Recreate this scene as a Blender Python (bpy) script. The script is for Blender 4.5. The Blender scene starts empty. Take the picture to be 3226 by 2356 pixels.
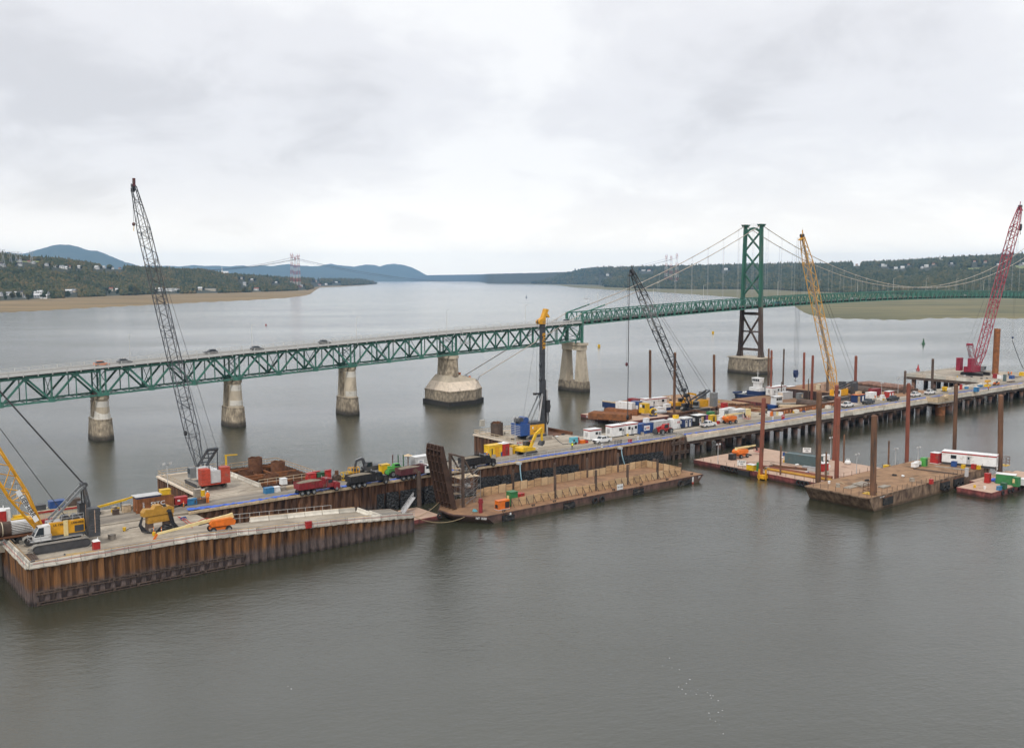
import bpy, math, random
import numpy as np
from mathutils import Vector, Matrix
R = math.radians
rnd = random.Random(7)
sc = bpy.context.scene
C = sc.collection
# ------------------------------------------------------------------ camera
F_PX, CAM_H, IMG_W, IMG_H, HZ = 3000.0, 50.0, 3226.0, 2356.0, 878.0
PITCH = math.atan((IMG_H/2 - HZ)/F_PX)
cam_d = bpy.data.cameras.new('camera'); cam = bpy.data.objects.new('camera', cam_d); C.objects.link(cam)
cam_d.sensor_fit = 'HORIZONTAL'; cam_d.sensor_width = 36.0; cam_d.lens = 36.0*F_PX/IMG_W
cam_d.clip_start = 1.0; cam_d.clip_end = 90000.0
cam.location = (0, 0, CAM_H); cam.rotation_euler = (R(90) - PITCH, 0, 0)
sc.camera = cam
# ------------------------------------------------------------------ sky
world = bpy.data.worlds.new('World'); sc.world = world; world.use_nodes = True
SUN_EL, SUN_AZ = R(48), R(200)          # azimuth measured from +Y, clockwise
def build_world():
	nt = world.node_tree; n = nt.nodes; l = nt.links; n.clear()
	out = n.new('ShaderNodeOutputWorld')
	sky = n.new('ShaderNodeTexSky'); sky.sky_type = 'NISHITA'; sky.sun_disc = False
	sky.sun_elevation = SUN_EL; sky.sun_rotation = SUN_AZ
	bg1 = n.new('ShaderNodeBackground'); bg1.inputs[1].default_value = 0.10
	l.new(sky.outputs[0], bg1.inputs[0])
	tc = n.new('ShaderNodeTexCoord')
	sep = n.new('ShaderNodeSeparateXYZ'); l.new(tc.outputs['Generated'], sep.inputs[0])
	def mth(op, a, b=None, clamp=False):
		m = n.new('ShaderNodeMath'); m.operation = op; m.use_clamp = clamp
		for i, x in enumerate((a, b)):
			if x is None: continue
			if isinstance(x, (int, float)): m.inputs[i].default_value = x
			else: l.new(x, m.inputs[i])
		return m.outputs[0]
	zc = mth('ADD', mth('MAXIMUM', sep.outputs[2], 0.0), 0.34)
	cx = mth('DIVIDE', sep.outputs[0], zc); cy = mth('DIVIDE', sep.outputs[1], zc)
	cmb = n.new('ShaderNodeCombineXYZ'); l.new(cx, cmb.inputs[0]); l.new(cy, cmb.inputs[1])
	def noise(scale, detail, rough, dist, off):
		mp = n.new('ShaderNodeMapping'); mp.inputs['Location'].default_value = off
		l.new(cmb.outputs[0], mp.inputs[0])
		t = n.new('ShaderNodeTexNoise'); t.inputs['Scale'].default_value = scale
		t.inputs['Detail'].default_value = detail; t.inputs['Roughness'].default_value = rough
		t.inputs['Distortion'].default_value = dist
		l.new(mp.outputs[0], t.inputs[0]); return t.outputs[0]
	a = noise(1.15, 8, 0.5, 0.3, (3.1, 1.3, 0)); b = noise(3.6, 8, 0.55, 0.4, (7.7, 2.2, 1))
	f = mth('ADD', mth('MULTIPLY', a, 0.62), mth('MULTIPLY', b, 0.38))
	ramp = n.new('ShaderNodeValToRGB'); l.new(f, ramp.inputs[0]); ramp.color_ramp.interpolation = 'EASE'
	e = ramp.color_ramp.elements
	e[0].position = 0.36; e[0].color = (0.69, 0.685, 0.705, 1)
	e[1].position = 0.60; e[1].color = (0.95, 0.945, 0.945, 1)
	m = e.new(0.48); m.color = (0.83, 0.825, 0.845, 1)
	bg2 = n.new('ShaderNodeBackground'); bg2.inputs[1].default_value = 0.87
	# warm glow added low in the sky all round, offsetting the haze's dimming
	hz = mth('POWER', 2.718, mth('MULTIPLY', mth('MAXIMUM', sep.outputs[2], 0.026), -28.0))
	vm = n.new('ShaderNodeVectorMath'); vm.operation = 'SCALE'; vm.inputs[0].default_value = (2.1, 1.65, 0.95); l.new(hz, vm.inputs[3])
	va = n.new('ShaderNodeVectorMath'); va.operation = 'ADD'; l.new(ramp.outputs[0], va.inputs[0]); l.new(vm.outputs[0], va.inputs[1])
	l.new(va.outputs[0], bg2.inputs[0])
	mix = n.new('ShaderNodeMixShader'); mix.inputs[0].default_value = 0.97
	l.new(bg1.outputs[0], mix.inputs[1]); l.new(bg2.outputs[0], mix.inputs[2])
	l.new(mix.outputs[0], out.inputs[0])
build_world()
sun_d = bpy.data.lights.new('sun', 'SUN'); sun = bpy.data.objects.new('sun', sun_d); C.objects.link(sun)
sun_d.energy = 1.5; sun_d.angle = R(10); sun_d.color = (1.0, 0.96, 0.9)
sun.rotation_euler = (R(90) - SUN_EL, 0, math.pi - SUN_AZ)
sun.location = (0, 0, 400)
vs = sc.view_settings
vs.view_transform = 'Standard'; vs.look = 'None'; vs.exposure = 0.36; vs.gamma = 1.0; vs.use_curve_mapping = False
sc.cycles.max_bounces = 6; sc.cycles.diffuse_bounces = 2; sc.cycles.glossy_bounces = 3
sc.cycles.transparent_max_bounces = 8; sc.cycles.volume_bounces = 1
sc.cycles.use_denoising = True; sc.cycles.caustics_reflective = False; sc.cycles.caustics_refractive = False
# ------------------------------------------------------------------ pixel <-> place
_cp, _sp = math.cos(PITCH), math.sin(PITCH)
def ray(px, py):
	x = (px - IMG_W/2)/F_PX; y = -(py - IMG_H/2)/F_PX
	return Vector((x, _cp + _sp*y, -_sp + _cp*y))
def P(px, py, z=0.0):                  # photo pixel to the point of height z it looks at
	d = ray(px, py); k = (z - CAM_H)/d.z
	return Vector((d.x*k, d.y*k, z))
def PD(px, py, dist):                  # photo pixel to the point at forward distance dist
	d = ray(px, py); k = dist/d.y
	return Vector((d.x*k, dist, CAM_H + d.z*k))
SA = R(38.7); UX, UY = math.cos(SA), math.sin(SA)
C0 = P(97, 1912, 0)
def S(u, v, z=0.0):                    # site frame: u along the causeway, v towards the near bank
	return Vector((C0.x + u*UX + v*UY, C0.y + u*UY - v*UX, z))
def UV(p):
	dx, dy = p.x - C0.x, p.y - C0.y
	return dx*UX + dy*UY, dx*UY - dy*UX
def plane_hit(px, py, base, heading):  # ray against the upright plane through base along heading
	d = ray(px, py); nx, ny = -math.sin(heading), math.cos(heading)
	k = (base.x*nx + base.y*ny)/(d.x*nx + d.y*ny)
	return Vector((d.x*k, d.y*k, CAM_H + d.z*k))
# ------------------------------------------------------------------ materials
MATS = {}
def _math(nt, op, a, b):
	m = nt.nodes.new('ShaderNodeMath'); m.operation = op
	for i, x in enumerate((a, b)):
		if isinstance(x, (int, float)): m.inputs[i].default_value = x
		else: nt.links.new(x, m.inputs[i])
	return m.outputs[0]
def _noise(nt, vec, scale, detail=4, rough=0.55, stretch=(1, 1, 1)):
	mp = nt.nodes.new('ShaderNodeMapping'); mp.inputs['Scale'].default_value = stretch
	nt.links.new(vec, mp.inputs[0])
	t = nt.nodes.new('ShaderNodeTexNoise'); t.inputs['Scale'].default_value = scale
	t.inputs['Detail'].default_value = detail; t.inputs['Roughness'].default_value = rough
	nt.links.new(mp.outputs[0], t.inputs[0]); return t.outputs[0]
def _ramp(nt, fac, stops):
	r = nt.nodes.new('ShaderNodeValToRGB'); nt.links.new(fac, r.inputs[0])
	e = r.color_ramp.elements
	while len(e) < len(stops): e.new(0.5)
	for k, (p, c) in enumerate(stops):
		e[k].position = p; e[k].color = (c[0], c[1], c[2], 1)
	return r.outputs[0]
def _mix(nt, fac, a, b):
	m = nt.nodes.new('ShaderNodeMix'); m.data_type = 'RGBA'
	for s, x in ((0, fac), (6, a), (7, b)):
		if isinstance(x, (int, float)): m.inputs[s].default_value = x
		elif isinstance(x, tuple): m.inputs[s].default_value = (x[0], x[1], x[2], 1)
		else: nt.links.new(x, m.inputs[s])
	return m.outputs[2]
def new_mat(name):
	m = bpy.data.materials.new(name); m.use_nodes = True; nt = m.node_tree
	b = nt.nodes['Principled BSDF']; g = nt.nodes.new('ShaderNodeNewGeometry')
	MATS[name] = m
	return m, nt, b, g.outputs['Position']
def _bump(nt, b, h, strength, dist):
	bp = nt.nodes.new('ShaderNodeBump'); bp.inputs['Strength'].default_value = strength
	bp.inputs['Distance'].default_value = dist
	nt.links.new(h, bp.inputs['Height']); nt.links.new(bp.outputs[0], b.inputs['Normal'])
def _each(nt, c, amt):                  # every piece a little lighter or darker than the next
	oi = nt.nodes.new('ShaderNodeObjectInfo'); vm = nt.nodes.new('ShaderNodeVectorMath'); vm.operation = 'SCALE'
	f = _math(nt, 'ADD', _math(nt, 'MULTIPLY', oi.outputs['Random'], 2*amt), 1 - amt)
	nt.links.new(c, vm.inputs[0]); nt.links.new(f, vm.inputs[3]); return vm.outputs[0]
def mat(name, col, rough=0.55, var=0.22, scale=1.2, metal=0.0, dirt=None, dirt_amt=0.0, dscale=0.6, stretch=(1, 1, 1), bump=0.0, rv=0.06):
	if name in MATS: return MATS[name]
	m, nt, b, pos = new_mat(name)
	n1 = _noise(nt, pos, scale, 5, 0.6, stretch)
	lo = tuple(c*(1 - var) for c in col); hi = tuple(min(1, c*(1 + var)) for c in col)
	c = _ramp(nt, n1, ((0.3, lo), (0.7, hi)))
	if dirt:
		n2 = _noise(nt, pos, dscale, 6, 0.65, stretch)
		d = _ramp(nt, n2, ((0.62 - 0.3*dirt_amt, (0, 0, 0)), (0.80 - 0.3*dirt_amt, (1, 1, 1))))
		c = _mix(nt, d, c, dirt)
	c = _each(nt, c, 0.16 if any(k in name for k in ('timber', 'wood', 'concrete', 'rust', 'pile', 'block', 'bridge', 'brown')) else rv)
	nt.links.new(c, b.inputs['Base Color'])
	b.inputs['Roughness'].default_value = rough; b.inputs['Metallic'].default_value = metal
	if bump: _bump(nt, b, n1, 0.6, bump)
	return m
DIRT = (0.16, 0.12, 0.085)
def setup_mats():
	m = mat
	m('white', (0.76, 0.76, 0.75), 0.4, 0.08, 1.0, dirt=(0.42, 0.38, 0.33), dirt_amt=0.25)
	m('cream', (0.66, 0.58, 0.42), 0.5, 0.1, 0.8, dirt=DIRT, dirt_amt=0.15)
	m('red', (0.40, 0.022, 0.02), 0.45, 0.3, 1.3, dirt=DIRT, dirt_amt=0.25)
	m('crane_red', (0.46, 0.06, 0.03), 0.5, 0.25, 1.2, dirt=DIRT, dirt_amt=0.2); m('crimson', (0.27, 0.02, 0.045), 0.5, 0.25, 0.8)
	m('tan_orange', (0.66, 0.38, 0.11), 0.5, 0.15, 0.8)
	m('dark_red', (0.24, 0.02, 0.025), 0.5, 0.25, 0.8, dirt=DIRT, dirt_amt=0.25)
	m('maroon', (0.10, 0.028, 0.035), 0.5, 0.25, 0.8, dirt=DIRT, dirt_amt=0.3)
	m('yellow', (0.70, 0.34, 0.014), 0.45, 0.2, 1.2, dirt=DIRT, dirt_amt=0.2)
	m('lemon', (0.70, 0.43, 0.015), 0.45, 0.22, 1.2, dirt=DIRT, dirt_amt=0.25)
	m('ochre', (0.46, 0.24, 0.03), 0.5, 0.2, 1.2, dirt=DIRT, dirt_amt=0.2)
	m('pale_yellow', (0.72, 0.58, 0.28), 0.5, 0.12, 1.0, dirt=DIRT, dirt_amt=0.1)
	m('orange', (0.70, 0.16, 0.015), 0.45, 0.2, 1.2, dirt=DIRT, dirt_amt=0.2)
	m('blue', (0.02, 0.07, 0.24), 0.45, 0.22, 1.2, dirt=DIRT, dirt_amt=0.2)
	m('light_blue', (0.03, 0.17, 0.34), 0.45, 0.2, 1.2, dirt=DIRT, dirt_amt=0.2)
	m('cyan', (0.12, 0.42, 0.5), 0.45, 0.15, 1.0, dirt=DIRT, dirt_amt=0.05)
	m('navy', (0.012, 0.03, 0.10), 0.45, 0.2, 1.0)
	m('green', (0.03, 0.18, 0.055), 0.45, 0.22, 1.2, dirt=DIRT, dirt_amt=0.2)
	m('lime', (0.07, 0.33, 0.06), 0.45, 0.2, 1.2, dirt=DIRT, dirt_amt=0.2)
	m('dark_green', (0.025, 0.10, 0.045), 0.5, 0.2, 1.0)
	m('black', (0.018, 0.018, 0.02), 0.45, 0.3, 1.0, dirt=(0.09, 0.08, 0.07), dirt_amt=0.15)
	m('dark_grey', (0.06, 0.062, 0.068), 0.5, 0.25, 1.0, dirt=DIRT, dirt_amt=0.1)
	m('mid_grey', (0.20, 0.21, 0.215), 0.5, 0.2, 1.0, dirt=DIRT, dirt_amt=0.1)
	m('light_grey', (0.48, 0.48, 0.48), 0.5, 0.12, 1.0, dirt=DIRT, dirt_amt=0.1)
	m('teal_grey', (0.085, 0.125, 0.13), 0.5, 0.15, 1.0, dirt=DIRT, dirt_amt=0.1)
	m('galvanised_steel', (0.44, 0.45, 0.46), 0.4, 0.15, 2.0, metal=0.5)
	m('boom_grey', (0.045, 0.05, 0.058), 0.5, 0.25, 0.8)
	m('wire_rope', (0.05, 0.05, 0.055), 0.6, 0.1, 1.0)
	m('ramp_steel', (0.06, 0.031, 0.02), 0.8, 0.4, 0.8, dirt=(0.085, 0.042, 0.026), dirt_amt=0.3)
	m('scaffold_steel', (0.27, 0.275, 0.28), 0.45, 0.15, 2.0, metal=0.3)
	m('rubber', (0.02, 0.02, 0.021), 0.85, 0.3, 2.0, dirt=(0.12, 0.10, 0.08), dirt_amt=0.2)
	m('track_steel', (0.27, 0.255, 0.23), 0.65, 0.3, 2.5, dirt=(0.26, 0.22, 0.17), dirt_amt=0.3)
	m('glass_dark', (0.02, 0.028, 0.035), 0.08, 0.1, 1.0)
	m('tarp_blue', (0.035, 0.11, 0.50), 0.5, 0.35, 1.6, dirt=(0.35, 0.38, 0.45), dirt_amt=0.15, bump=0.1)
	m('concrete', (0.50, 0.465, 0.40), 0.85, 0.16, 0.7, dirt=(0.27, 0.24, 0.195), dirt_amt=0.25, dscale=0.35)
	m('pale_concrete', (0.62, 0.58, 0.50), 0.85, 0.14, 0.7, dirt=(0.33, 0.30, 0.25), dirt_amt=0.15, dscale=0.5)
	m('cream_block', (0.64, 0.54, 0.43), 0.85, 0.15, 0.7, dirt=(0.30, 0.25, 0.19), dirt_amt=0.15, dscale=0.5)
	m('rust', (0.13, 0.055, 0.026), 0.8, 0.4, 1.2, dirt=(0.07, 0.035, 0.025), dirt_amt=0.3)
	m('rust_pile', (0.16, 0.078, 0.042), 0.75, 0.4, 0.5, dirt=(0.05, 0.035, 0.03), dirt_amt=0.4, stretch=(1.5, 1.5, 0.25))
	m('rust_orange', (0.23, 0.085, 0.028), 0.8, 0.35, 0.8, dirt=(0.10, 0.045, 0.025), dirt_amt=0.35)
	m('brown_steel', (0.10, 0.068, 0.052), 0.7, 0.35, 0.8, dirt=(0.05, 0.037, 0.03), dirt_amt=0.35)
	m('red_pile', (0.225, 0.066, 0.04), 0.7, 0.3, 0.6, dirt=(0.11, 0.05, 0.03), dirt_amt=0.35, stretch=(1.5, 1.5, 0.3))
	m('timber', (0.46, 0.305, 0.165), 0.8, 0.28, 1.4, dirt=(0.23, 0.14, 0.07), dirt_amt=0.3, stretch=(0.5, 0.5, 3))
	m('pale_timber', (0.52, 0.40, 0.26), 0.8, 0.25, 1.6, dirt=(0.30, 0.22, 0.14), dirt_amt=0.25)
	m('grey_timber', (0.33, 0.29, 0.24), 0.85, 0.25, 1.6, dirt=(0.18, 0.15, 0.12), dirt_amt=0.3)
	m('bark', (0.05, 0.04, 0.03), 0.9, 0.3, 2.0)
	m('rock', (0.05, 0.052, 0.055), 0.9, 0.6, 3.5, bump=0.25)
	m('soil_load', (0.20, 0.165, 0.12), 0.95, 0.3, 1.5, bump=0.2)
	m('skin', (0.45, 0.27, 0.2), 0.6, 0.05)
	m('hivis_yellow', (0.75, 0.78, 0.05), 0.6, 0.1, 3.0)
	m('hivis_orange', (0.85, 0.22, 0.02), 0.6, 0.1, 3.0)
	m('dark_cloth', (0.03, 0.035, 0.05), 0.8, 0.2, 3.0)
	m('tote_white', (0.72, 0.74, 0.74), 0.4, 0.1, 3.0)
	m('hose_red', (0.5, 0.05, 0.03), 0.6, 0.1)
	m('rope', (0.36, 0.27, 0.16), 0.9, 0.2, 4.0)
	m('pale_blue_pipe', (0.36, 0.58, 0.68), 0.5, 0.1)
	m('bridge_green', (0.05, 0.172, 0.13), 0.5, 0.22, 0.35, dirt=(0.10, 0.115, 0.09), dirt_amt=0.25, dscale=0.25)
	m('bridge_dark', (0.018, 0.03, 0.026), 0.6, 0.3, 0.4)
	m('asphalt', (0.26, 0.245, 0.225), 0.9, 0.12, 0.5, dirt=(0.19, 0.18, 0.165), dirt_amt=0.3, dscale=0.3)
	m('dark_asphalt', (0.10, 0.097, 0.092), 0.9, 0.15, 0.4)
	m('rail_grey', (0.52, 0.52, 0.50), 0.5, 0.1, 1.0)
	m('cable_tan', (0.45, 0.40, 0.34), 0.6, 0.1, 0.5)
	m('pier_concrete', (0.50, 0.43, 0.33), 0.9, 0.2, 0.25, dirt=(0.25, 0.205, 0.155), dirt_amt=0.22, dscale=0.22, stretch=(1, 1, 0.5), bump=0.05)
	m('pier_patch', (0.62, 0.59, 0.53), 0.85, 0.1, 0.5, dirt=(0.38, 0.34, 0.28), dirt_amt=0.2)
	m('wood_ply', (0.50, 0.36, 0.21), 0.8, 0.15, 1.0)
	m('plaster_white', (0.74, 0.73, 0.70), 0.7, 0.08, 0.3)
	m('plaster_cream', (0.60, 0.53, 0.42), 0.7, 0.1, 0.3)
	m('plaster_grey', (0.40, 0.40, 0.40), 0.7, 0.1, 0.3)
	m('roof_dark', (0.09, 0.085, 0.085), 0.8, 0.2, 0.3)
	m('roof_grey', (0.26, 0.27, 0.29), 0.7, 0.2, 0.3)
	m('roof_red', (0.26, 0.09, 0.06), 0.8, 0.2, 0.3)
	m('roof_pale', (0.62, 0.62, 0.62), 0.6, 0.1, 0.3)
	# weathered steel that changes with the tide: rust above, grey brown silt below
	def tidal(name, zsplit, upper, upper2, lower, lower2, st):
		mm, nt, b, pos = new_mat(name)
		sep = nt.nodes.new('ShaderNodeSeparateXYZ'); nt.links.new(pos, sep.inputs[0])
		streak = _noise(nt, pos, 1.0, 5, 0.6, st)
		fine = _noise(nt, pos, 2.2, 5, 0.65, (1, 1, 0.35))
		wob = _noise(nt, pos, 0.5, 3, 0.5)
		h = _math(nt, 'ADD', sep.outputs[2], _math(nt, 'MULTIPLY', _math(nt, 'SUBTRACT', wob, 0.5), 1.2))
		up = _ramp(nt, streak, ((0.36, upper2), (0.52, upper), (0.70, tuple(min(1, c*1.75) for c in upper))))
		lowc = _ramp(nt, fine, ((0.3, lower2), (0.7, lower)))
		fac = _ramp(nt, _math(nt, 'MULTIPLY', _math(nt, 'ADD', h, 4.0), 0.1), (((zsplit + 3.4)*0.1, (0, 0, 0)), ((zsplit + 4.5)*0.1, (1, 1, 1))))
		c = _mix(nt, fac, lowc, up)
		wet = _ramp(nt, _math(nt, 'MULTIPLY', _math(nt, 'ADD', h, 4.0), 0.1), ((0.425, (0.4, 0.4, 0.4)), (0.475, (1, 1, 1))))
		mx = nt.nodes.new('ShaderNodeMix'); mx.data_type = 'RGBA'; mx.blend_type = 'MULTIPLY'; mx.inputs[0].default_value = 1
		nt.links.new(c, mx.inputs[6]); nt.links.new(wet, mx.inputs[7])
		nt.links.new(_each(nt, mx.outputs[2], 0.2), b.inputs['Base Color']); b.inputs['Roughness'].default_value = 0.8
		return mm
	tidal('sheet_steel', 2.5, (0.165, 0.076, 0.028), (0.058, 0.028, 0.017), (0.165, 0.12, 0.105), (0.06, 0.046, 0.046), (1.6, 1.6, 0.12))
	tidal('sheet_steel_dark', 1.6, (0.125, 0.062, 0.034), (0.055, 0.028, 0.02), (0.10, 0.08, 0.07), (0.05, 0.04, 0.04), (1.6, 1.6, 0.12))
	tidal('trestle_pile', 1.4, (0.22, 0.12, 0.085), (0.12, 0.07, 0.055), (0.12, 0.095, 0.085), (0.06, 0.05, 0.05), (1, 1, 0.25))
	tidal('pier_masonry', 1.7, (0.29, 0.24, 0.175), (0.16, 0.13, 0.095), (0.10, 0.085, 0.065), (0.04, 0.034, 0.028), (0.9, 0.9, 0.5))
	tidal('hull_brown', 0.25, (0.105, 0.06, 0.05), (0.055, 0.034, 0.03), (0.30, 0.22, 0.145), (0.20, 0.14, 0.09), (0.8, 0.8, 0.25))
	tidal('hull_red', 0.2, (0.19, 0.055, 0.05), (0.10, 0.035, 0.034), (0.16, 0.09, 0.07), (0.10, 0.05, 0.04), (0.8, 0.8, 0.3))
	tidal('hull_pale', 0.6, (0.20, 0.135, 0.09), (0.085, 0.05, 0.034), (0.30, 0.21, 0.13), (0.15, 0.09, 0.05), (0.9, 0.9, 0.4))
	m('plum', (0.18, 0.05, 0.22), 0.5, 0.3, 2.0); m('plum_grey', (0.14, 0.13, 0.22), 0.5, 0.15, 1.0)
	m('mat_black', (0.028, 0.029, 0.031), 0.85, 0.7, 4.0, dirt=(0.085, 0.085, 0.085), dirt_amt=0.35, dscale=3.0)
	m('deck_rust', (0.27, 0.15, 0.078), 0.9, 0.28, 0.35, dirt=(0.17, 0.09, 0.05), dirt_amt=0.35, dscale=0.25)
	m('deck_pink', (0.50, 0.35, 0.26), 0.9, 0.18, 0.3, dirt=(0.30, 0.19, 0.14), dirt_amt=0.35, dscale=0.3)
	m('deck_brown', (0.33, 0.195, 0.105), 0.9, 0.3, 0.35, dirt=(0.15, 0.09, 0.05), dirt_amt=0.4, dscale=0.25)
	# packed gravel and timber mats of the work decks
	mm, nt, b, pos = new_mat('work_deck')
	mp = nt.nodes.new('ShaderNodeMapping'); mp.inputs['Rotation'].default_value = (0, 0, -SA)
	nt.links.new(pos, mp.inputs[0])
	big = _noise(nt, pos, 0.11, 5, 0.6); fine = _noise(nt, pos, 1.3, 6, 0.7)
	lanes = _noise(nt, mp.outputs[0], 0.35, 4, 0.6, (0.12, 1, 1))
	c = _ramp(nt, fine, ((0.3, (0.33, 0.285, 0.225)), (0.7, (0.55, 0.485, 0.39))))
	c = _mix(nt, _ramp(nt, big, ((0.42, (0, 0, 0)), (0.62, (0.8, 0.8, 0.8)))), c, (0.27, 0.225, 0.17))
	c = _mix(nt, _ramp(nt, lanes, ((0.5, (0, 0, 0)), (0.68, (0.7, 0.7, 0.7)))), c, (0.25, 0.21, 0.165))
	seams = _noise(nt, mp.outputs[0], 1.0, 2, 0.5, (0.05, 3.2, 1))
	c = _mix(nt, _ramp(nt, seams, ((0.36, (0.55, 0.55, 0.55)), (0.46, (0, 0, 0)))), c, (0.20, 0.165, 0.125))
	wet = _noise(nt, pos, 0.3, 4, 0.55)
	c = _mix(nt, _ramp(nt, wet, ((0.60, (0, 0, 0)), (0.68, (0.6, 0.6, 0.6)))), c, (0.17, 0.145, 0.115))
	nt.links.new(c, b.inputs['Base Color']); b.inputs['Roughness'].default_value = 0.95
	_bump(nt, b, fine, 0.5, 0.08)
	mm, nt, b, pos = new_mat('haul_road')
	mp = nt.nodes.new('ShaderNodeMapping'); mp.inputs['Rotation'].default_value = (0, 0, -SA)
	nt.links.new(pos, mp.inputs[0])
	fine = _noise(nt, pos, 1.1, 6, 0.7); lanes = _noise(nt, mp.outputs[0], 0.5, 4, 0.6, (0.06, 1, 1))
	c = _ramp(nt, fine, ((0.3, (0.135, 0.118, 0.098)), (0.7, (0.23, 0.20, 0.165))))
	c = _mix(nt, _ramp(nt, lanes, ((0.42, (0, 0, 0)), (0.62, (0.8, 0.8, 0.8)))), c, (0.31, 0.275, 0.225))
	nt.links.new(c, b.inputs['Base Color']); b.inputs['Roughness'].default_value = 0.95
	_bump(nt, b, fine, 0.5, 0.08)
setup_mats()
def MT(x): return MATS[x] if isinstance(x, str) else x
# ------------------------------------------------------------------ mesh building
class MB:
	def __init__(s): s.v = []; s.f = []; s.smooth = False
	def add(s, verts, faces):
		o = len(s.v); s.v += [tuple(p) for p in verts]; s.f += [tuple(i + o for i in f) for f in faces]; return s
	def box(s, c, d, rz=0.0, M=None):
		hx, hy, hz = d[0]/2, d[1]/2, d[2]/2
		vs_ = [Vector((x*hx, y*hy, z*hz)) for x in (-1, 1) for y in (-1, 1) for z in (-1, 1)]
		if M is None: M = Matrix.Rotation(rz, 3, 'Z')
		c = Vector(c)
		return s.add([M @ p + c for p in vs_], [(0, 1, 3, 2), (4, 6, 7, 5), (0, 4, 5, 1), (2, 3, 7, 6), (0, 2, 6, 4), (1, 5, 7, 3)])
	def bb(s, x0, x1, y0, y1, z0, z1): return s.box(((x0+x1)/2, (y0+y1)/2, (z0+z1)/2), (x1-x0, y1-y0, z1-z0))
	def bar(s, a, b, w, h=None, up=(0, 0, 1)):
		a, b = Vector(a), Vector(b); h = h or w; d = b - a
		if d.length < 1e-6: return s
		x = d.normalized(); u = Vector(up)
		if abs(x.dot(u)) > 0.98: u = Vector((0, 1, 0))
		y = u.cross(x).normalized(); z = x.cross(y)
		M = Matrix((x, y, z)).transposed()
		return s.box((a + b)/2, (d.length, w, h), M=M)
	def tube(s, a, b, r0, r1=None, n=8, cap=True):
		a, b = Vector(a), Vector(b); r1 = r0 if r1 is None else r1; d = b - a
		if d.length < 1e-6: return s
		x = d.normalized(); u = Vector((0, 0, 1)) if abs(x.z) < 0.98 else Vector((0, 1, 0))
		y = u.cross(x).normalized(); z = x.cross(y); vs_ = []
		for c, r in ((a, r0), (b, r1)):
			for k in range(n):
				t = 2*math.pi*k/n; vs_.append(c + y*(r*math.cos(t)) + z*(r*math.sin(t)))
		fs = [(k, (k+1) % n, n + (k+1) % n, n + k) for k in range(n)]
		if cap: fs += [tuple(range(n-1, -1, -1)), tuple(range(n, 2*n))]
		return s.add(vs_, fs)
	def path(s, pts, r, n=6):
		for a, b in zip(pts[:-1], pts[1:]): s.tube(a, b, r, r, n)
		return s
	def extr(s, prof, y0, y1):         # polygon in x,z pushed along y
		n = len(prof); vs_ = [(x, y0, z) for x, z in prof] + [(x, y1, z) for x, z in prof]
		fs = [tuple(range(n)), tuple(range(2*n-1, n-1, -1))] + [(k, n + k, n + (k+1) % n, (k+1) % n) for k in range(n)]
		return s.add(vs_, fs)
	def prism(s, poly, z0, z1, poly2=None):
		p2 = poly2 or poly; n = len(poly)
		vs_ = [(x, y, z0) for x, y in poly] + [(x, y, z1) for x, y in p2]
		fs = [tuple(range(n-1, -1, -1)), tuple(range(n, 2*n))] + [(k, (k+1) % n, n + (k+1) % n, n + k) for k in range(n)]
		return s.add(vs_, fs)
	def wheel(s, c, r, w, n=14, axis='y'):
		a = Vector((0, w/2, 0)) if axis == 'y' else Vector((w/2, 0, 0)); c = Vector(c)
		return s.tube(c - a, c + a, r, r, n)
	def ring(s, c, R0, r, axis, n=12, m=6):
		ax = Vector(axis).normalized(); u = Vector((0, 0, 1)) if abs(ax.z) < 0.9 else Vector((1, 0, 0))
		a = u.cross(ax).normalized(); b = ax.cross(a); c = Vector(c); vs_ = []; fs = []
		for i in range(n):
			t = 2*math.pi*i/n; o = a*math.cos(t) + b*math.sin(t)
			for j in range(m):
				q = 2*math.pi*j/m; vs_.append(c + o*(R0 + r*math.cos(q)) + ax*(r*math.sin(q)))
		for i in range(n):
			for j in range(m):
				fs.append((i*m + j, ((i+1) % n)*m + j, ((i+1) % n)*m + (j+1) % m, i*m + (j+1) % m))
		return s.add(vs_, fs)
	def blob(s, c, d, n=10, m=6):
		c = Vector(c); vs_ = [c + Vector((0, 0, -d[2]/2))]; fs = []
		for j in range(1, m):
			t = math.pi*j/m - math.pi/2
			for i in range(n):
				q = 2*math.pi*i/n
				vs_.append(c + Vector((d[0]/2*math.cos(t)*math.cos(q), d[1]/2*math.cos(t)*math.sin(q), d[2]/2*math.sin(t))))
		vs_.append(c + Vector((0, 0, d[2]/2))); L = len(vs_) - 1
		for i in range(n):
			fs.append((0, 1 + (i+1) % n, 1 + i)); fs.append((L, 1 + (m-2)*n + i, 1 + (m-2)*n + (i+1) % n))
			for j in range(m-2): fs.append((1 + j*n + i, 1 + j*n + (i+1) % n, 1 + (j+1)*n + (i+1) % n, 1 + (j+1)*n + i))
		return s.add(vs_, fs)
	def mesh(s, name):
		me = bpy.data.meshes.new(name); me.from_pydata(s.v, [], s.f); me.update()
		if s.smooth:
			me.polygons.foreach_set('use_smooth', [True]*len(me.polygons))
		return me
	def bd(s, name, m, parent=None, loc=None, rz=None):
		return link(name, s.mesh(name), m, parent, loc, rz)
def link(name, me, m, parent=None, loc=None, rz=None):
	if m is not None and not me.materials: me.materials.append(MT(m))
	o = bpy.data.objects.new(name, me); C.objects.link(o)
	if parent is not None: o.parent = parent
	if loc is not None: o.location = loc
	if rz is not None: o.rotation_euler = (0, 0, rz)
	return o
def tag(o, label=None, cat=None, group=None, kind=None):
	if label: o['label'] = label
	if cat: o['category'] = cat
	if group: o['group'] = group
	if kind: o['kind'] = kind
	return o
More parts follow.
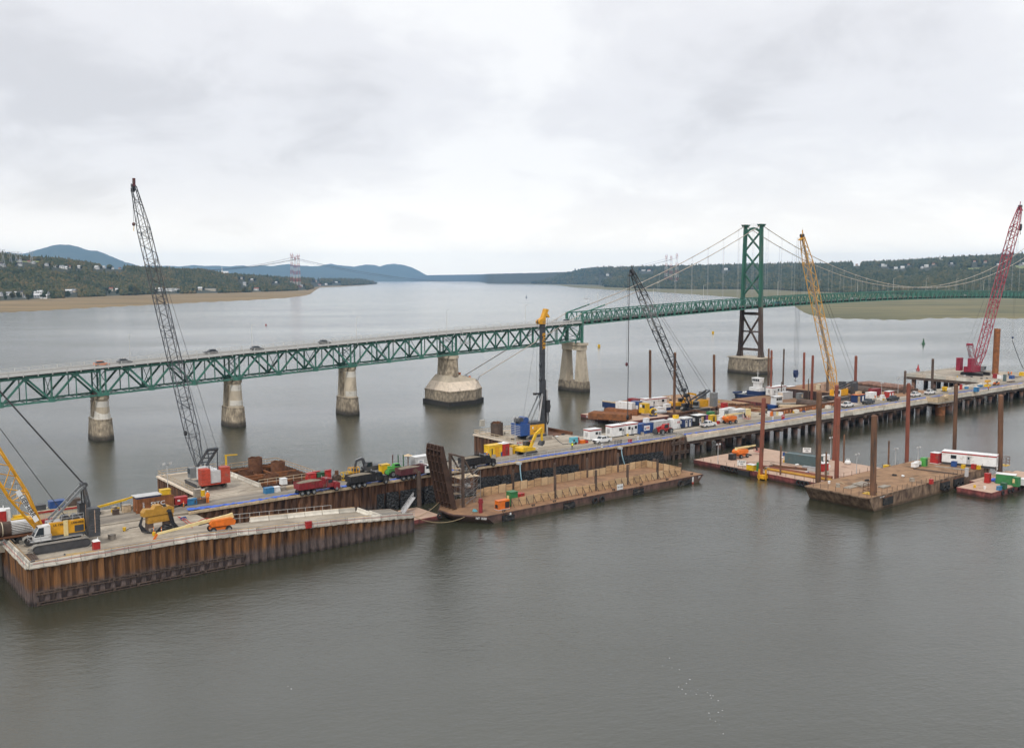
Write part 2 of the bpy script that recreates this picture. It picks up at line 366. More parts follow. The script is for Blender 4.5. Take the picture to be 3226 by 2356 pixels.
def thing(name, label, cat, loc=(0, 0, 0), rz=0.0, group=None):
	o = bpy.data.objects.new(name, None); C.objects.link(o); o.empty_display_size = 0.5
	o.location = loc; o.rotation_euler = (0, 0, rz)
	return tag(o, label, cat, group)
def dup(root, loc=None, rz=None, label=None, group=None):
	r = root.copy(); C.objects.link(r)
	if loc is not None: r.location = loc
	if rz is not None: r.rotation_euler = (0, 0, rz)
	if label: r['label'] = label
	if group: r['group'] = group
	def rec(a, b):
		for ch in a.children:
			c = ch.copy(); C.objects.link(c); c.parent = b; rec(ch, c)
	rec(root, r); return r
def lettering(txt, size, m, parent, loc, x_axis, up=(0, 0, 1), depth=0.01, name='lettering', squash=1.0):
	cu = bpy.data.curves.new('t', 'FONT'); cu.body = txt; cu.size = size; cu.align_x = 'CENTER'; cu.align_y = 'CENTER'
	cu.extrude = depth; cu.offset = size*0.012
	t = bpy.data.objects.new('t', cu); C.objects.link(t)
	bpy.context.view_layer.update()
	me = bpy.data.meshes.new_from_object(t.evaluated_get(bpy.context.evaluated_depsgraph_get()))
	bpy.data.objects.remove(t); bpy.data.curves.remove(cu)
	me.materials.clear(); me.name = name
	x = Vector(x_axis).normalized(); y = Vector(up).normalized(); z = x.cross(y).normalized(); y = z.cross(x)
	M = Matrix((x*squash, y, z)).transposed().to_4x4(); M.translation = Vector(loc)
	me.transform(M)
	return link(name, me, m, parent)
# ================================================================== water
def build_water():
	m, nt, b, pos = new_mat('river_water')
	mp = nt.nodes.new('ShaderNodeMapping'); mp.inputs['Rotation'].default_value = (0, 0, R(-12))
	nt.links.new(pos, mp.inputs[0]); v = mp.outputs[0]
	rip = _noise(nt, v, 1.0, 6, 0.68, (0.65, 1.0, 1)); chop = _noise(nt, v, 0.17, 4, 0.6, (0.7, 1.0, 1))
	patch = _noise(nt, v, 0.006, 4, 0.55, (0.35, 1.0, 1))
	amp = _ramp(nt, patch, ((0.38, (0.22, 0.22, 0.22)), (0.60, (1, 1, 1))))
	h = _math(nt, 'ADD', _math(nt, 'MULTIPLY', rip, 0.62), _math(nt, 'MULTIPLY', chop, 0.85))
	h = _math(nt, 'MULTIPLY', h, amp)
	b.inputs['Base Color'].default_value = (0.030, 0.031, 0.017, 1)
	tone = _noise(nt, pos, 0.02, 4, 0.6)
	nt.links.new(_ramp(nt, tone, ((0.3, (0.030, 0.031, 0.016)), (0.7, (0.046, 0.048, 0.032)))), b.inputs['Base Color'])
	b.inputs['Roughness'].default_value = 0.13; b.inputs['IOR'].default_value = 1.85
	_bump(nt, b, h, 1.0, 0.25)
	w = MB().add([(-24000, -3000, 0), (24000, -3000, 0), (24000, 26500, 0), (-24000, 26500, 0)], [(0, 1, 2, 3)])
	tag(w.bd('water', m), kind='structure')
build_water()
# ================================================================== banks, hills, mountains
def interp(x, tab, k): return float(np.interp(x, [r[0] for r in tab], [r[k] for r in tab]))
class Land:
	# table rows: px, marsh edge y, growth edge y, ridge distance, skyline y, flat share
	def __init__(s, tab): s.t = tab
	def prof(s, px):
		dm = CAM_H*F_PX/(interp(px, s.t, 1) - HZ); dv = CAM_H*F_PX/(interp(px, s.t, 2) - HZ)
		dr = max(interp(px, s.t, 3), dv*1.15); h = CAM_H + (HZ - interp(px, s.t, 4))/F_PX*dr
		return dm, dv, dr, h, interp(px, s.t, 5)
	def z(s, px, d):
		dm, dv, dr, h, fl = s.prof(px)
		df = dv + (dr - dv)*fl
		if d < dv: return 0.5 + 1.0*max(0, (d - dm)/max(1, dv - dm))
		if d < df: return 1.5 + 3.5*(d - dv)/(df - dv)
		top = max(6.0, h - 9)
		if d < dr:
			t = (d - df)/(dr - df); t2 = t*t*(3 - 2*t)
			return 5 + (top - 5)*(0.55*t2 + 0.45*t) + 2.5*math.sin(d*0.021 + px*0.05)*math.sin(px*0.031 + 1)*min(1, 4*t)
		return top*max(0.3, 1 - 0.25*(d - dr)/dr)
	def pt(s, px, d, dz=0): return Vector(((px - IMG_W/2)/F_PX*d, d, s.z(px, d) + dz))
	def hit(s, px, py):
		dm, dv, dr, h, fl = s.prof(px); d = dv
		while d < dr*1.02:
			if s.z(px, d) >= CAM_H + (HZ - py)/F_PX*d: return s.pt(px, d)
			d += 15
		return s.pt(px, dr)
	def mesh(s, mb, pxs, ts):
		n = len(ts); o = len(mb.v)
		for px in pxs:
			dm, dv, dr, h, fl = s.prof(px)
			for t in ts: mb.v.append(tuple(s.pt(px, dv + (dr - dv)*t)))
		for i in range(len(pxs) - 1):
			for j in range(n - 1):
				a = o + i*n + j; mb.f.append((a, a + n, a + n + 1, a + 1))
LEFT = Land([(-700, 1050, 985, 2600, 792, .22), (-200, 1005, 962, 2900, 794, .22), (0, 985, 951, 3100, 799, .24), (100, 981, 946, 3200, 814, .24), (200, 975, 941, 3300, 818, .22),
			 (330, 968, 935, 3500, 838, .2), (480, 961, 929, 3700, 848, .2), (640, 952, 926, 4000, 853, .2), (720, 949, 924, 4300, 866, .2),
			 (800, 945, 922, 4700, 872, .25), (900, 939, 918, 5200, 879, .3), (960, 932, 916, 5600, 881, .3), (990, 924, 908, 6000, 882, .3), (1000, 906, 903, 6300, 883, .3),
			 (1060, 904, 901, 7200, 884, .3), (1150, 899, 897.5, 8600, 885.5, .3), (1190, 895, 894, 9400, 891, .3)])
RIGHT = Land([(1290, 886.2, 886, 19500, 871, .05), (1350, 886.4, 886.2, 18800, 866, .05), (1470, 887.2, 887, 17500, 864, .05), (1520, 889, 888, 15000, 863, .05),
			  (1535, 893.5, 893, 11000, 861, .05), (1700, 896, 895, 9000, 857, .06), (1760, 898, 896, 8500, 855, .06), (1800, 905, 896.5, 8000, 854, .06), (1890, 911, 898, 7600, 850, .08),
			  (1905, 912, 905, 7400, 850, .10), (2040, 918, 910, 7000, 847, .10), (2160, 926, 912, 6700, 845, .10), (2300, 936, 912, 6400, 841, .10), (2440, 945, 914, 6100, 839, .10),
			  (2470, 952, 916, 6000, 838, .10), (2500, 962, 918, 6000, 838, .10), (2525, 985, 919, 6000, 838, .10), (2590, 1003, 921, 5900, 839, .10), (2700, 1008, 924, 5700, 833, .10), (2800, 1009, 928, 5500, 831, .10),
			  (2860, 1010, 932, 5400, 828, .10), (2930, 1004, 936, 5300, 823, .10), (3050, 1003, 938, 5100, 815, .10), (3226, 1005, 940, 5000, 808, .10), (3800, 1030, 950, 4600, 800, .10)])
def build_land():
	m, nt, b, pos = new_mat('forest_floor')
	c = _ramp(nt, _noise(nt, pos, 0.03, 5, 0.65), ((0.3, (0.02, 0.026, 0.012)), (0.5, (0.032, 0.036, 0.016)), (0.7, (0.055, 0.05, 0.023))))
	nt.links.new(c, b.inputs['Base Color']); b.inputs['Roughness'].default_value = 0.95
	m2, nt, b, pos = new_mat('marsh_grass')
	f1 = _noise(nt, pos, 0.01, 6, 0.7, (0.35, 1, 1)); f2 = _noise(nt, pos, 0.15, 4, 0.6)
	c = _ramp(nt, f1, ((0.35, (0.14, 0.095, 0.042)), (0.5, (0.235, 0.158, 0.068)), (0.66, (0.30, 0.205, 0.095))))
	c = _mix(nt, _math(nt, 'MULTIPLY', f2, 0.35), c, (0.12, 0.10, 0.045))
	nt.links.new(c, b.inputs['Base Color']); b.inputs['Roughness'].default_value = 0.95
	m3, nt, b, pos = new_mat('marsh_olive')
	f1 = _noise(nt, pos, 0.012, 6, 0.7, (0.3, 1, 1))
	c = _ramp(nt, f1, ((0.36, (0.075, 0.08, 0.036)), (0.5, (0.135, 0.125, 0.055)), (0.64, (0.21, 0.175, 0.08))))
	nt.links.new(c, b.inputs['Base Color']); b.inputs['Roughness'].default_value = 0.95
	rr = random.Random(3)
	for nm, L, xs in (('left', LEFT, list(range(-700, 1191, 15))), ('right', RIGHT, list(range(1290, 3801, 18)))):
		hb = MB(); L.mesh(hb, xs, [0, .04, .08, .12, .16, .2, .25, .3, .36, .42, .48, .54, .6, .66, .72, .78, .84, .9, .95, 1, 1.1, 1.3]); hb.smooth = True
		tag(hb.bd('hillside', m), kind='structure')
		mb = MB(); rows = [0, .02, .1, .3, .6, 1.0, 1.02]; n = len(rows)
		for px in xs:
			dm, dv, dr, h, fl = L.prof(px)
			dm *= 1 + 0.012*math.sin(px*0.11) + rr.uniform(-.006, .006)
			dv2 = dv*1.01
			dm = min(dm, dv2 - 4)
			for k, t in enumerate(rows):
				d = dm + (dv2 - dm)*min(t, 1.0) + (15 if t > 1 else 0)
				mb.v.append(((px - IMG_W/2)/F_PX*d, d, -0.5 if k == 0 else (0.25 + 1.6*t if t <= 1 else 1.0)))
		for i in range(len(xs) - 1):
			for j in range(n - 1):
				a = i*n + j; mb.f.append((a, a + n, a + n + 1, a + 1))
		mb.smooth = True
		tag(mb.bd('marsh', m2 if nm == 'left' else m3), kind='structure')
build_land()
def build_mountains():
	m, nt, b, pos = new_mat('far_woods')
	c = _ramp(nt, _noise(nt, pos, 0.004, 6, 0.65), ((0.3, (0.035, 0.05, 0.025)), (0.7, (0.075, 0.085, 0.045))))
	nt.links.new(c, b.inputs['Base Color']); b.inputs['Roughness'].default_value = 1.0
	def ridge(pts, dist, depth):
		mb = MB(); xs = np.linspace(pts[0][0], pts[-1][0], 90); n = 7
		for k, x in enumerate(xs):
			y = float(np.interp(x, [p[0] for p in pts], [p[1] for p in pts])) + 0.5*math.sin(x*0.09) + 0.35*math.sin(x*0.23 + 2)
			h = CAM_H + (HZ - y)/F_PX*dist
			for t, hh in ((0, 0), (.25, .22), (.5, .5), (.8, .86), (1, 1), (1.3, .85), (1.8, 0)):
				d = dist - depth*(1 - t)
				w = 1 + (0.06*math.sin(x*0.05 + t*5) if 0 < t < 1 else 0)
				mb.v.append(((x - IMG_W/2)/F_PX*d, d, max(h*hh*w, -0.3 if hh == 0 else 1)))
		for i in range(len(xs) - 1):
			for j in range(n - 1):
				a = i*n + j; mb.f.append((a, a + n, a + n + 1, a + 1))
		mb.smooth = True
		tag(mb.bd('mountain', m), kind='structure')
	z6 = lambda l: [(x/2.976, 720 + y/2.976) for x, y in l]; z7 = lambda l: [(700 + x/2.976, 760 + y/2.976) for x, y in l]
	ridge(z6([(-900, 240), (-300, 235), (0, 228), (100, 225), (200, 240), (280, 235), (400, 200), (500, 170), (570, 157), (680, 155), (760, 175), (850, 205), (940, 213), (1000, 235), (1100, 275), (1200, 320), (1240, 325), (1320, 350), (1500, 400), (1700, 470)]), 15500, 2500)
	ridge(z6([(1100, 400), (1250, 365), (1400, 352), (1520, 350), (1700, 356), (1850, 345), (1950, 352)]) + z7([(0, 232), (100, 238), (210, 228), (270, 240), (400, 228), (480, 235), (640, 215), (700, 228), (850, 236), (940, 232), (1100, 244), (1240, 262), (1400, 285), (1600, 320), (1800, 370), (1900, 378)]), 19500, 2500)
	ridge(z7([(700, 330), (850, 250), (940, 230), (1030, 213), (1100, 225), (1180, 235), (1240, 240), (1340, 222), (1440, 225), (1480, 237), (1560, 218), (1630, 215), (1720, 225), (1800, 255), (1870, 290), (1945, 330), (2050, 362), (2150, 378)]), 22500, 2500)
build_mountains()
# ================================================================== forest on the banks
def crown_templates():
	out = []
	t = (1 + 5**.5)/2
	V = [(-1, t, 0), (1, t, 0), (-1, -t, 0), (1, -t, 0), (0, -1, t), (0, 1, t), (0, -1, -t), (0, 1, -t), (t, 0, -1), (t, 0, 1), (-t, 0, -1), (-t, 0, 1)]
	Fc = [(0, 11, 5), (0, 5, 1), (0, 1, 7), (0, 7, 10), (0, 10, 11), (1, 5, 9), (5, 11, 4), (11, 10, 2), (10, 7, 6), (7, 1, 8), (3, 9, 4), (3, 4, 2), (3, 2, 6), (3, 6, 8), (3, 8, 9), (4, 9, 5), (2, 4, 11), (6, 2, 10), (8, 6, 7), (9, 8, 1)]
	V = [Vector(v).normalized() for v in V]
	mid = {}; F2 = []; V2 = list(V)
	def md(a, b):
		k = (min(a, b), max(a, b))
		if k not in mid: V2.append(((V[a] + V[b])/2).normalized()); mid[k] = len(V2) - 1
		return mid[k]
	for a, b, c in Fc:
		x, y, z = md(a, b), md(b, c), md(c, a); F2 += [(a, x, z), (b, y, x), (c, z, y), (x, y, z)]
	r = random.Random(5)
	for k in range(7):
		vv = []
		conic = k in (5, 6)
		for v in V2:
			s = r.uniform(0.68, 1.22)
			p = v*s
			if conic: f = max(0.12, 0.75 - 0.6*p.z); vv.append((p.x*f, p.y*f, p.z*1.5 + 0.7))
			else: vv.append((p.x, p.y, p.z*0.95 + 0.55))
		out.append((np.array(vv), np.array(F2)))
	return out
CROWNS = crown_templates()
def forest_mesh(name, places, m):
	vs_, fs, o, tint = [], [], 0, []
	r = random.Random(11)
	for (x, y, z, rad, k) in places:
		V, Fc = CROWNS[k]; a = r.uniform(0, 6.28); ca, sa = math.cos(a), math.sin(a)
		q = np.empty_like(V); q[:, 0] = (V[:, 0]*ca - V[:, 1]*sa)*rad + x; q[:, 1] = (V[:, 0]*sa + V[:, 1]*ca)*rad + y; q[:, 2] = V[:, 2]*rad*r.uniform(.95, 1.35) + z
		vs_.append(q); fs.append(Fc + o); o += len(V); tint.append(np.full(len(V), r.random(), np.float32))
	V = np.concatenate(vs_).astype(np.float32); Fc = np.concatenate(fs).astype(np.int32)
	me = bpy.data.meshes.new(name); me.vertices.add(len(V)); me.vertices.foreach_set('co', V.ravel())
	me.loops.add(len(Fc)*3); me.loops.foreach_set('vertex_index', Fc.ravel())
	me.polygons.add(len(Fc)); me.polygons.foreach_set('loop_start', np.arange(0, len(Fc)*3, 3, dtype=np.int32))
	me.update(calc_edges=True); me.validate()
	me.attributes.new('tint', 'FLOAT', 'POINT').data.foreach_set('value', np.concatenate(tint))
	return link(name, me, m)
def foliage_mat(name, stops, sc1=0.035, sc2=0.22, per_tree=False):
	m, nt, b, pos = new_mat(name)
	f = _math(nt, 'ADD', _math(nt, 'MULTIPLY', _noise(nt, pos, sc1*(.3 if per_tree else 1), 4, 0.6), 0.6), _math(nt, 'MULTIPLY', _noise(nt, pos, sc2, 3, 0.6), 0.4))
	if per_tree:                        # each tree its own leaf colour
		at_ = nt.nodes.new('ShaderNodeAttribute'); at_.attribute_name = 'tint'
		f = _math(nt, 'ADD', f, _math(nt, 'MULTIPLY', _math(nt, 'SUBTRACT', at_.outputs['Fac'], 0.5), 0.2))
	nt.links.new(_ramp(nt, f, stops), b.inputs['Base Color']); b.inputs['Roughness'].default_value = 0.9
	b.inputs['Specular IOR Level'].default_value = 0.15
	return m
foliage_mat('forest_left', ((0.34, (0.024, 0.034, 0.016)), (0.45, (0.05, 0.06, 0.024)), (0.54, (0.085, 0.08, 0.034)), (0.66, (0.145, 0.105, 0.045))), per_tree=True)
foliage_mat('forest_right', ((0.34, (0.022, 0.035, 0.018)), (0.45, (0.044, 0.055, 0.026)), (0.55, (0.07, 0.073, 0.032)), (0.67, (0.12, 0.10, 0.045))), per_tree=True)
HOUSES = []      # px, py, width, depth, height, wall, roof, turn
for a in ((8, 838, 16, 10, 6, 'plaster_white', 'roof_dark'), (20, 842, 14, 9, 6, 'plaster_white', 'roof_grey'), (70, 839, 15, 10, 6, 'plaster_white', 'roof_dark'), (74, 828, 9, 8, 6, 'plaster_white', 'roof_grey'),
		  (102, 830, 10, 8, 5, 'plaster_cream', 'roof_red'), (116, 832, 10, 8, 5, 'plaster_white', 'roof_grey'), (156, 838, 10, 8, 5, 'plaster_white', 'roof_grey'), (184, 845, 9, 8, 5, 'plaster_white', 'roof_grey'),
		  (204, 847, 14, 9, 6, 'plaster_white', 'roof_grey'), (215, 849, 10, 8, 5, 'plaster_white', 'roof_pale'), (226, 845, 9, 8, 5, 'plaster_cream', 'roof_red'), (257, 847, 8, 7, 7, 'plaster_white', 'roof_pale'),
		  (311, 847, 20, 10, 6, 'plaster_white', 'roof_pale'), (333, 847, 14, 9, 5, 'plaster_white', 'roof_pale'), (363, 849, 8, 7, 5, 'plaster_white', 'roof_grey'), (385, 849, 8, 7, 5, 'plaster_cream', 'roof_red'),
		  (4, 933, 12, 9, 6, 'plaster_white', 'roof_grey'), (33, 932, 12, 8, 6, 'plaster_white', 'roof_grey'), (52, 931, 14, 9, 6, 'plaster_cream', 'roof_pale'), (70, 932, 11, 9, 8, 'plaster_cream', 'roof_dark'),
		  (84, 938, 9, 7, 5, 'plaster_grey', 'roof_dark'), (115, 930, 14, 9, 6, 'plaster_white', 'roof_pale'), (130, 927, 16, 9, 6, 'plaster_white', 'roof_pale'), (122, 938, 13, 9, 7, 'plaster_grey', 'roof_pale'), (142, 941, 15, 9, 7, 'plaster_white', 'roof_pale'),
		  (153, 931, 12, 8, 6, 'plaster_white', 'roof_grey'), (222, 923, 18, 10, 6, 'plaster_grey', 'roof_pale'), (237, 922, 14, 9, 6, 'plaster_cream', 'roof_grey'), (352, 917, 16, 10, 6, 'plaster_cream', 'roof_red'), (370, 917, 12, 9, 5, 'plaster_cream', 'roof_pale'),
		  (505, 918, 22, 12, 6, 'plaster_white', 'roof_pale'), (532, 916, 44, 14, 7, 'plaster_white', 'roof_pale'), (552, 915, 34, 14, 6, 'plaster_white', 'roof_pale'), (634, 914, 14, 10, 7, 'plaster_cream', 'roof_pale'), (660, 915, 66, 12, 6, 'plaster_cream', 'roof_pale'),
		  (774, 899, 12, 10, 10, 'plaster_white', 'roof_grey'), (811, 915, 18, 10, 7, 'plaster_white', 'roof_red'), (765, 880, 9, 8, 6, 'plaster_cream', 'roof_grey'), (798, 884, 12, 8, 5, 'plaster_cream', 'roof_pale'), (872, 893, 14, 9, 5, 'plaster_grey', 'roof_pale'),
		  (953, 902, 12, 9, 6, 'plaster_white', 'roof_grey'), (996, 888, 20, 12, 7, 'plaster_cream', 'roof_red'), (1008, 900, 22, 12, 6, 'plaster_cream', 'roof_red'), (1030, 898, 16, 12, 6, 'plaster_white', 'roof_pale'), (1062, 892, 20, 12, 6, 'plaster_grey', 'roof_pale'),
		  (1913, 868, 20, 14, 9, 'plaster_white', 'roof_grey'), (2025, 854, 26, 14, 9, 'plaster_white', 'roof_pale'), (2042, 855, 20, 12, 8, 'plaster_white', 'roof_red'), (2283, 852, 22, 14, 8, 'plaster_white', 'roof_pale'),
		  (2692, 838, 13, 10, 7, 'plaster_cream', 'roof_red'), (2774, 840, 16, 10, 9, 'plaster_white', 'roof_pale'), (2783, 840, 11, 9, 6, 'plaster_white', 'roof_grey'), (2815, 848, 16, 10, 6, 'plaster_white', 'roof_pale'), (2836, 847, 18, 12, 8, 'plaster_white', 'roof_pale'),
		  (2854, 838, 10, 9, 6, 'plaster_cream', 'roof_red'), (2897, 846, 10, 9, 6, 'plaster_white', 'roof_pale'), (2910, 843, 18, 10, 9, 'plaster_white', 'roof_pale'), (2932, 837, 12, 10, 7, 'plaster_cream', 'roof_red'), (2990, 835, 14, 10, 6, 'plaster_grey', 'roof_pale'),
		  (3060, 828, 11, 9, 6, 'plaster_cream', 'roof_red'), (3094, 829, 11, 9, 6, 'plaster_cream', 'roof_red'), (3135, 838, 12, 9, 6, 'plaster_white', 'roof_pale'), (3205, 840, 14, 10, 8, 'plaster_grey', 'roof_dark'), (3214, 835, 12, 10, 6, 'plaster_white', 'roof_pale')):
	HOUSES.append(a)
FIELDS = [(RIGHT, 3010, 3085, 846, 857), (RIGHT, 3180, 3300, 838, 848), (LEFT, 40, 150, 824, 829)]
def keep_clear(px, py):
	for h in HOUSES:
		w = 12 + h[2]*0.3
		if abs(px - h[0]) < w and -1.5 < py - h[1] < 19: return True
	for L, x0, x1, y0, y1 in FIELDS:
		if x0 < px < x1 and y0 < py < y1 + 2: return True
	return False
def build_forest():
	r = random.Random(21)
	for nm, L, x0, x1, dens, radf, m in (('woodland', LEFT, -260, 1188, 1/72., lambda d: 3.9 + d*0.0006, 'forest_left'), ('woodland', RIGHT, 1530, 3420, 1/210., lambda d: 5.2 + d*0.0008, 'forest_right')):
		pl = []
		step = 8.0
		px = x0
		while px < x1:
			dm, dv, dr, h, fl = L.prof(px)
			d = dv
			while d < min(dr*1.06, 9000):
				cell = step/F_PX*d*40.0
				nexp = cell*dens*(1.0 if d > dv*1.03 else 1.6)
				if fl > .15 and dv*1.03 < d < dv + (dr - dv)*fl: nexp *= 0.75
				if L is RIGHT and d > 7000: nexp *= 0.6
				k = int(nexp) + (1 if r.random() < nexp % 1 else 0)
				for _ in range(k):
					qx = px + r.uniform(0, step); qd = d + r.uniform(0, 40)
					p = L.pt(qx, qd); py = HZ + (CAM_H - p.z)/F_PX*0 + (CAM_H - p.z)/qd*F_PX
					if keep_clear(qx, py): continue
					rad = radf(qd)*r.uniform(.7, 1.35)
					if d < dv*1.03: rad *= 0.7
					pl.append((p.x, p.y, p.z - 0.5 + (rad*0.25), rad, r.choice((0, 1, 2, 3, 4, 0, 1, 2, 3, 4, 5, 6))))
				d += 40.0
			px += step
		o = forest_mesh(nm, pl, m)
		tag(o, 'mixed woodland covering the hillside of the ' + ('left bank' if L is LEFT else 'far island'), 'woodland', kind='stuff')
build_forest()
def build_fields():
	mat('field_grass', (0.20, 0.22, 0.08), 0.95, 0.2, 0.02)
	for L, x0, x1, y0, y1 in FIELDS:
		mb = MB(); n = 8
		for i in range(n + 1):
			for j in range(3):
				px = x0 + (x1 - x0)*i/n; py = y1 + (y0 - y1)*j/2
				q = L.hit(px, py); mb.v.append((q.x, q.y, q.z + 1.2))
		for i in range(n):
			for j in range(2):
				a = i*3 + j; mb.f.append((a, a + 3, a + 4, a + 1))
		tag(mb.bd('field', 'field_grass'), kind='structure')
build_fields()
ORD = 'first second third fourth fifth sixth seventh eighth ninth tenth eleventh twelfth thirteenth fourteenth fifteenth sixteenth seventeenth eighteenth nineteenth twentieth twenty-first twenty-second twenty-third'.split()
def build_houses():
	r = random.Random(9)
	COL = {'plaster_white': 'white', 'plaster_cream': 'cream', 'plaster_grey': 'grey'}
	RF = {'roof_dark': 'dark', 'roof_grey': 'grey', 'roof_red': 'red-brown', 'roof_pale': 'pale'}
	cnt, tot = {}, {}
	def where_(px, py): return ('on the left ridge' if py < 860 else 'in the left village') if px < 1250 else 'on the island slope'
	HS = sorted(HOUSES)
	for (px, py, w, dp, h, wm, rm) in HS:
		k = f'{"long" if w > 24 else ("tall" if h > 7 else "small")} {COL[wm]} house with {RF[rm]} roof {where_(px, py)}'; tot[k] = tot.get(k, 0) + 1
	for (px, py, w, dp, h, wm, rm) in HS:
		L = LEFT if px < 1250 else RIGHT
		p = L.hit(px, py)
		long_ = w > 24
		where = where_(px, py)
		size = 'long' if long_ else ('tall' if h > 7 else 'small')
		key = f'{size} {COL[wm]} house with {RF[rm]} roof {where}'; cnt[key] = cnt.get(key, 0) + 1
		t = thing('house', key if tot[key] == 1 else f'{key}, {ORD[cnt[key] - 1]} from the left', 'house', p, r.uniform(-.5, .5), group='houses ' + where)
		MB().bb(-w/2, w/2, -dp/2, dp/2, -3, h).bd('wall', wm, t)
		if long_:
			MB().bb(-w/2 - .4, w/2 + .4, -dp/2 - .4, dp/2 + .4, h, h + .7).bd('roof', rm, t)
		else:
			rr = MB(); o = .6; rh = dp*.42
			rr.add([(-w/2 - o, -dp/2 - o, h), (w/2 + o, -dp/2 - o, h), (w/2 + o, dp/2 + o, h), (-w/2 - o, dp/2 + o, h), (-w/2 - o, 0, h + rh), (w/2 + o, 0, h + rh)],
				   [(0, 1, 5, 4), (2, 3, 4, 5), (0, 4, 3), (1, 2, 5), (0, 3, 2, 1)]).bd('roof', rm, t)
		nw = max(2, int(w/5))
		for k in range(nw):
			MB().bb(-w/2 + (k + .3)*w/nw, -w/2 + (k + .7)*w/nw, -dp/2 - .06, -dp/2 + .05, h*.35, h*.7).bd('window', 'glass_dark', t)
	for px, py, L, sc_ in ((708, 868, LEFT, 1.0), (2954, 833, RIGHT, 1.1)):
		p = L.hit(px, py)
		t = thing('church', 'white church with a tall pointed steeple ' + ('above the left bank trees' if L is LEFT else 'among trees on the island ridge'), 'church', p, 0.5)
		s = sc_
		MB().bb(-2*s, 22*s, -7*s, 7*s, -4, 14*s).bd('nave', 'plaster_white', t)
		MB().add([(-2*s, -7.6*s, 14*s), (22.5*s, -7.6*s, 14*s), (22.5*s, 7.6*s, 14*s), (-2*s, 7.6*s, 14*s), (-2*s, 0, 22*s), (22.5*s, 0, 22*s)], [(0, 1, 5, 4), (2, 3, 4, 5), (0, 4, 3), (1, 2, 5), (0, 3, 2, 1)]).bd('roof', 'roof_pale', t)
		tw = MB().bb(-7*s, -1.9*s, -2.7*s, 2.7*s, -4, 24*s).bd('tower', 'plaster_white', t)
		MB().prism([(-7.2*s, -2.9*s), (-1.7*s, -2.9*s), (-1.7*s, 2.9*s), (-7.2*s, 2.9*s)], 24*s, 46*s, [(-4.5*s, -.1), (-4.4*s, -.1), (-4.4*s, .1), (-4.5*s, .1)]).bd('steeple', 'roof_pale', tw)
build_houses()
# ================================================================== single trees along the shores
def leaf_crown(r, rad, hgt, n):
	mb = MB(); lobes = [(Vector((r.uniform(-.45, .45)*rad, r.uniform(-.45, .45)*rad, hgt*r.uniform(.35, .95))), rad*r.uniform(.35, .62)) for _ in range(8)]
	for _ in range(n):
		c, lr = r.choice(lobes); d = Vector((r.gauss(0, 1), r.gauss(0, 1), r.gauss(0, .8)))
		d = d.normalized()*lr*r.uniform(.5, 1.05); q = c + d; q.z = max(q.z, hgt*.12)
		s = rad*r.uniform(.09, .17); a = Vector((r.gauss(0, 1), r.gauss(0, 1), r.gauss(0, 1))).normalized(); b_ = a.cross(Vector((r.gauss(0, 1), r.gauss(0, 1), r.gauss(0, 1)))).normalized()
		mb.add([q - a*s - b_*s*.7, q + a*s - b_*s*.7, q + a*s + b_*s*.7, q - a*s + b_*s*.7], [(0, 1, 2, 3)])
	return mb
def build_trees():
	r = random.Random(31)
	foliage_mat('shore_leaf_dark', ((0.38, (0.03, 0.05, 0.02)), (0.62, (0.075, 0.095, 0.035))), 0.1, 0.8)
	foliage_mat('shore_leaf_olive', ((0.38, (0.06, 0.065, 0.022)), (0.62, (0.14, 0.125, 0.045))), 0.1, 0.8)
	crowns = []
	for k in range(4):
		trunk = MB().tube((0, 0, -1), (0.2, 0.1, 6), .45, .3).tube((.2, .1, 6), (1.2, .4, 10), .3, .12).tube((.2, .1, 6), (-1.4, -.3, 9.6), .26, .1).tube((.2, .1, 5), (.3, 1.5, 9), .24, .1).mesh('trunk')
		crowns.append((trunk, leaf_crown(r, 6.0, 13, 420).mesh('crown')))
	spots = [(18, 947), (40, 945), (60, 943), (90, 946), (100, 941), (135, 944), (165, 941), (175, 938), (205, 936), (215, 938), (255, 934), (275, 933), (295, 934), (315, 931), (345, 930), (370, 929), (395, 931), (415, 929), (428, 931), (450, 929), (490, 927), (560, 925), (610, 925), (700, 924), (770, 922), (840, 920),
			 (1930, 905), (1970, 908), (2010, 910), (2060, 911), (2120, 912), (2200, 912), (2250, 912), (2830, 930), (2880, 934), (3000, 937), (3150, 939)]
	cn = {}
	for i, (px, py) in enumerate(spots):
		p = P(px, py, 1.5); k = r.randrange(4); left = px < 1250
		s = r.uniform(.75, 1.25)*(1.45 if 400 < px < 440 else 1.0)
		dark = r.random() < .6
		ck = (dark, left); cn[ck] = cn.get(ck, 0) + 1
		t = thing('shore_tree', f'{"dark green" if dark else "olive"} tree on the {"left" if left else "island"} marsh edge, {ORD[cn[ck] - 1]} of them from the left', 'tree', p, r.uniform(0, 6), group=f'{"dark" if dark else "olive"} trees along the {"left" if left else "island"} shore')
		a = link('trunk', crowns[k][0], 'bark', t); c = bpy.data.objects.new('crown', crowns[k][1]); C.objects.link(c); c.parent = t
		if not crowns[k][1].materials: crowns[k][1].materials.append(MT('shore_leaf_dark'))
		c.material_slots[0].link = 'OBJECT'; c.material_slots[0].material = MT('shore_leaf_dark' if dark else 'shore_leaf_olive')
		t.scale = (s, s, s*r.uniform(.9, 1.2))
build_trees()
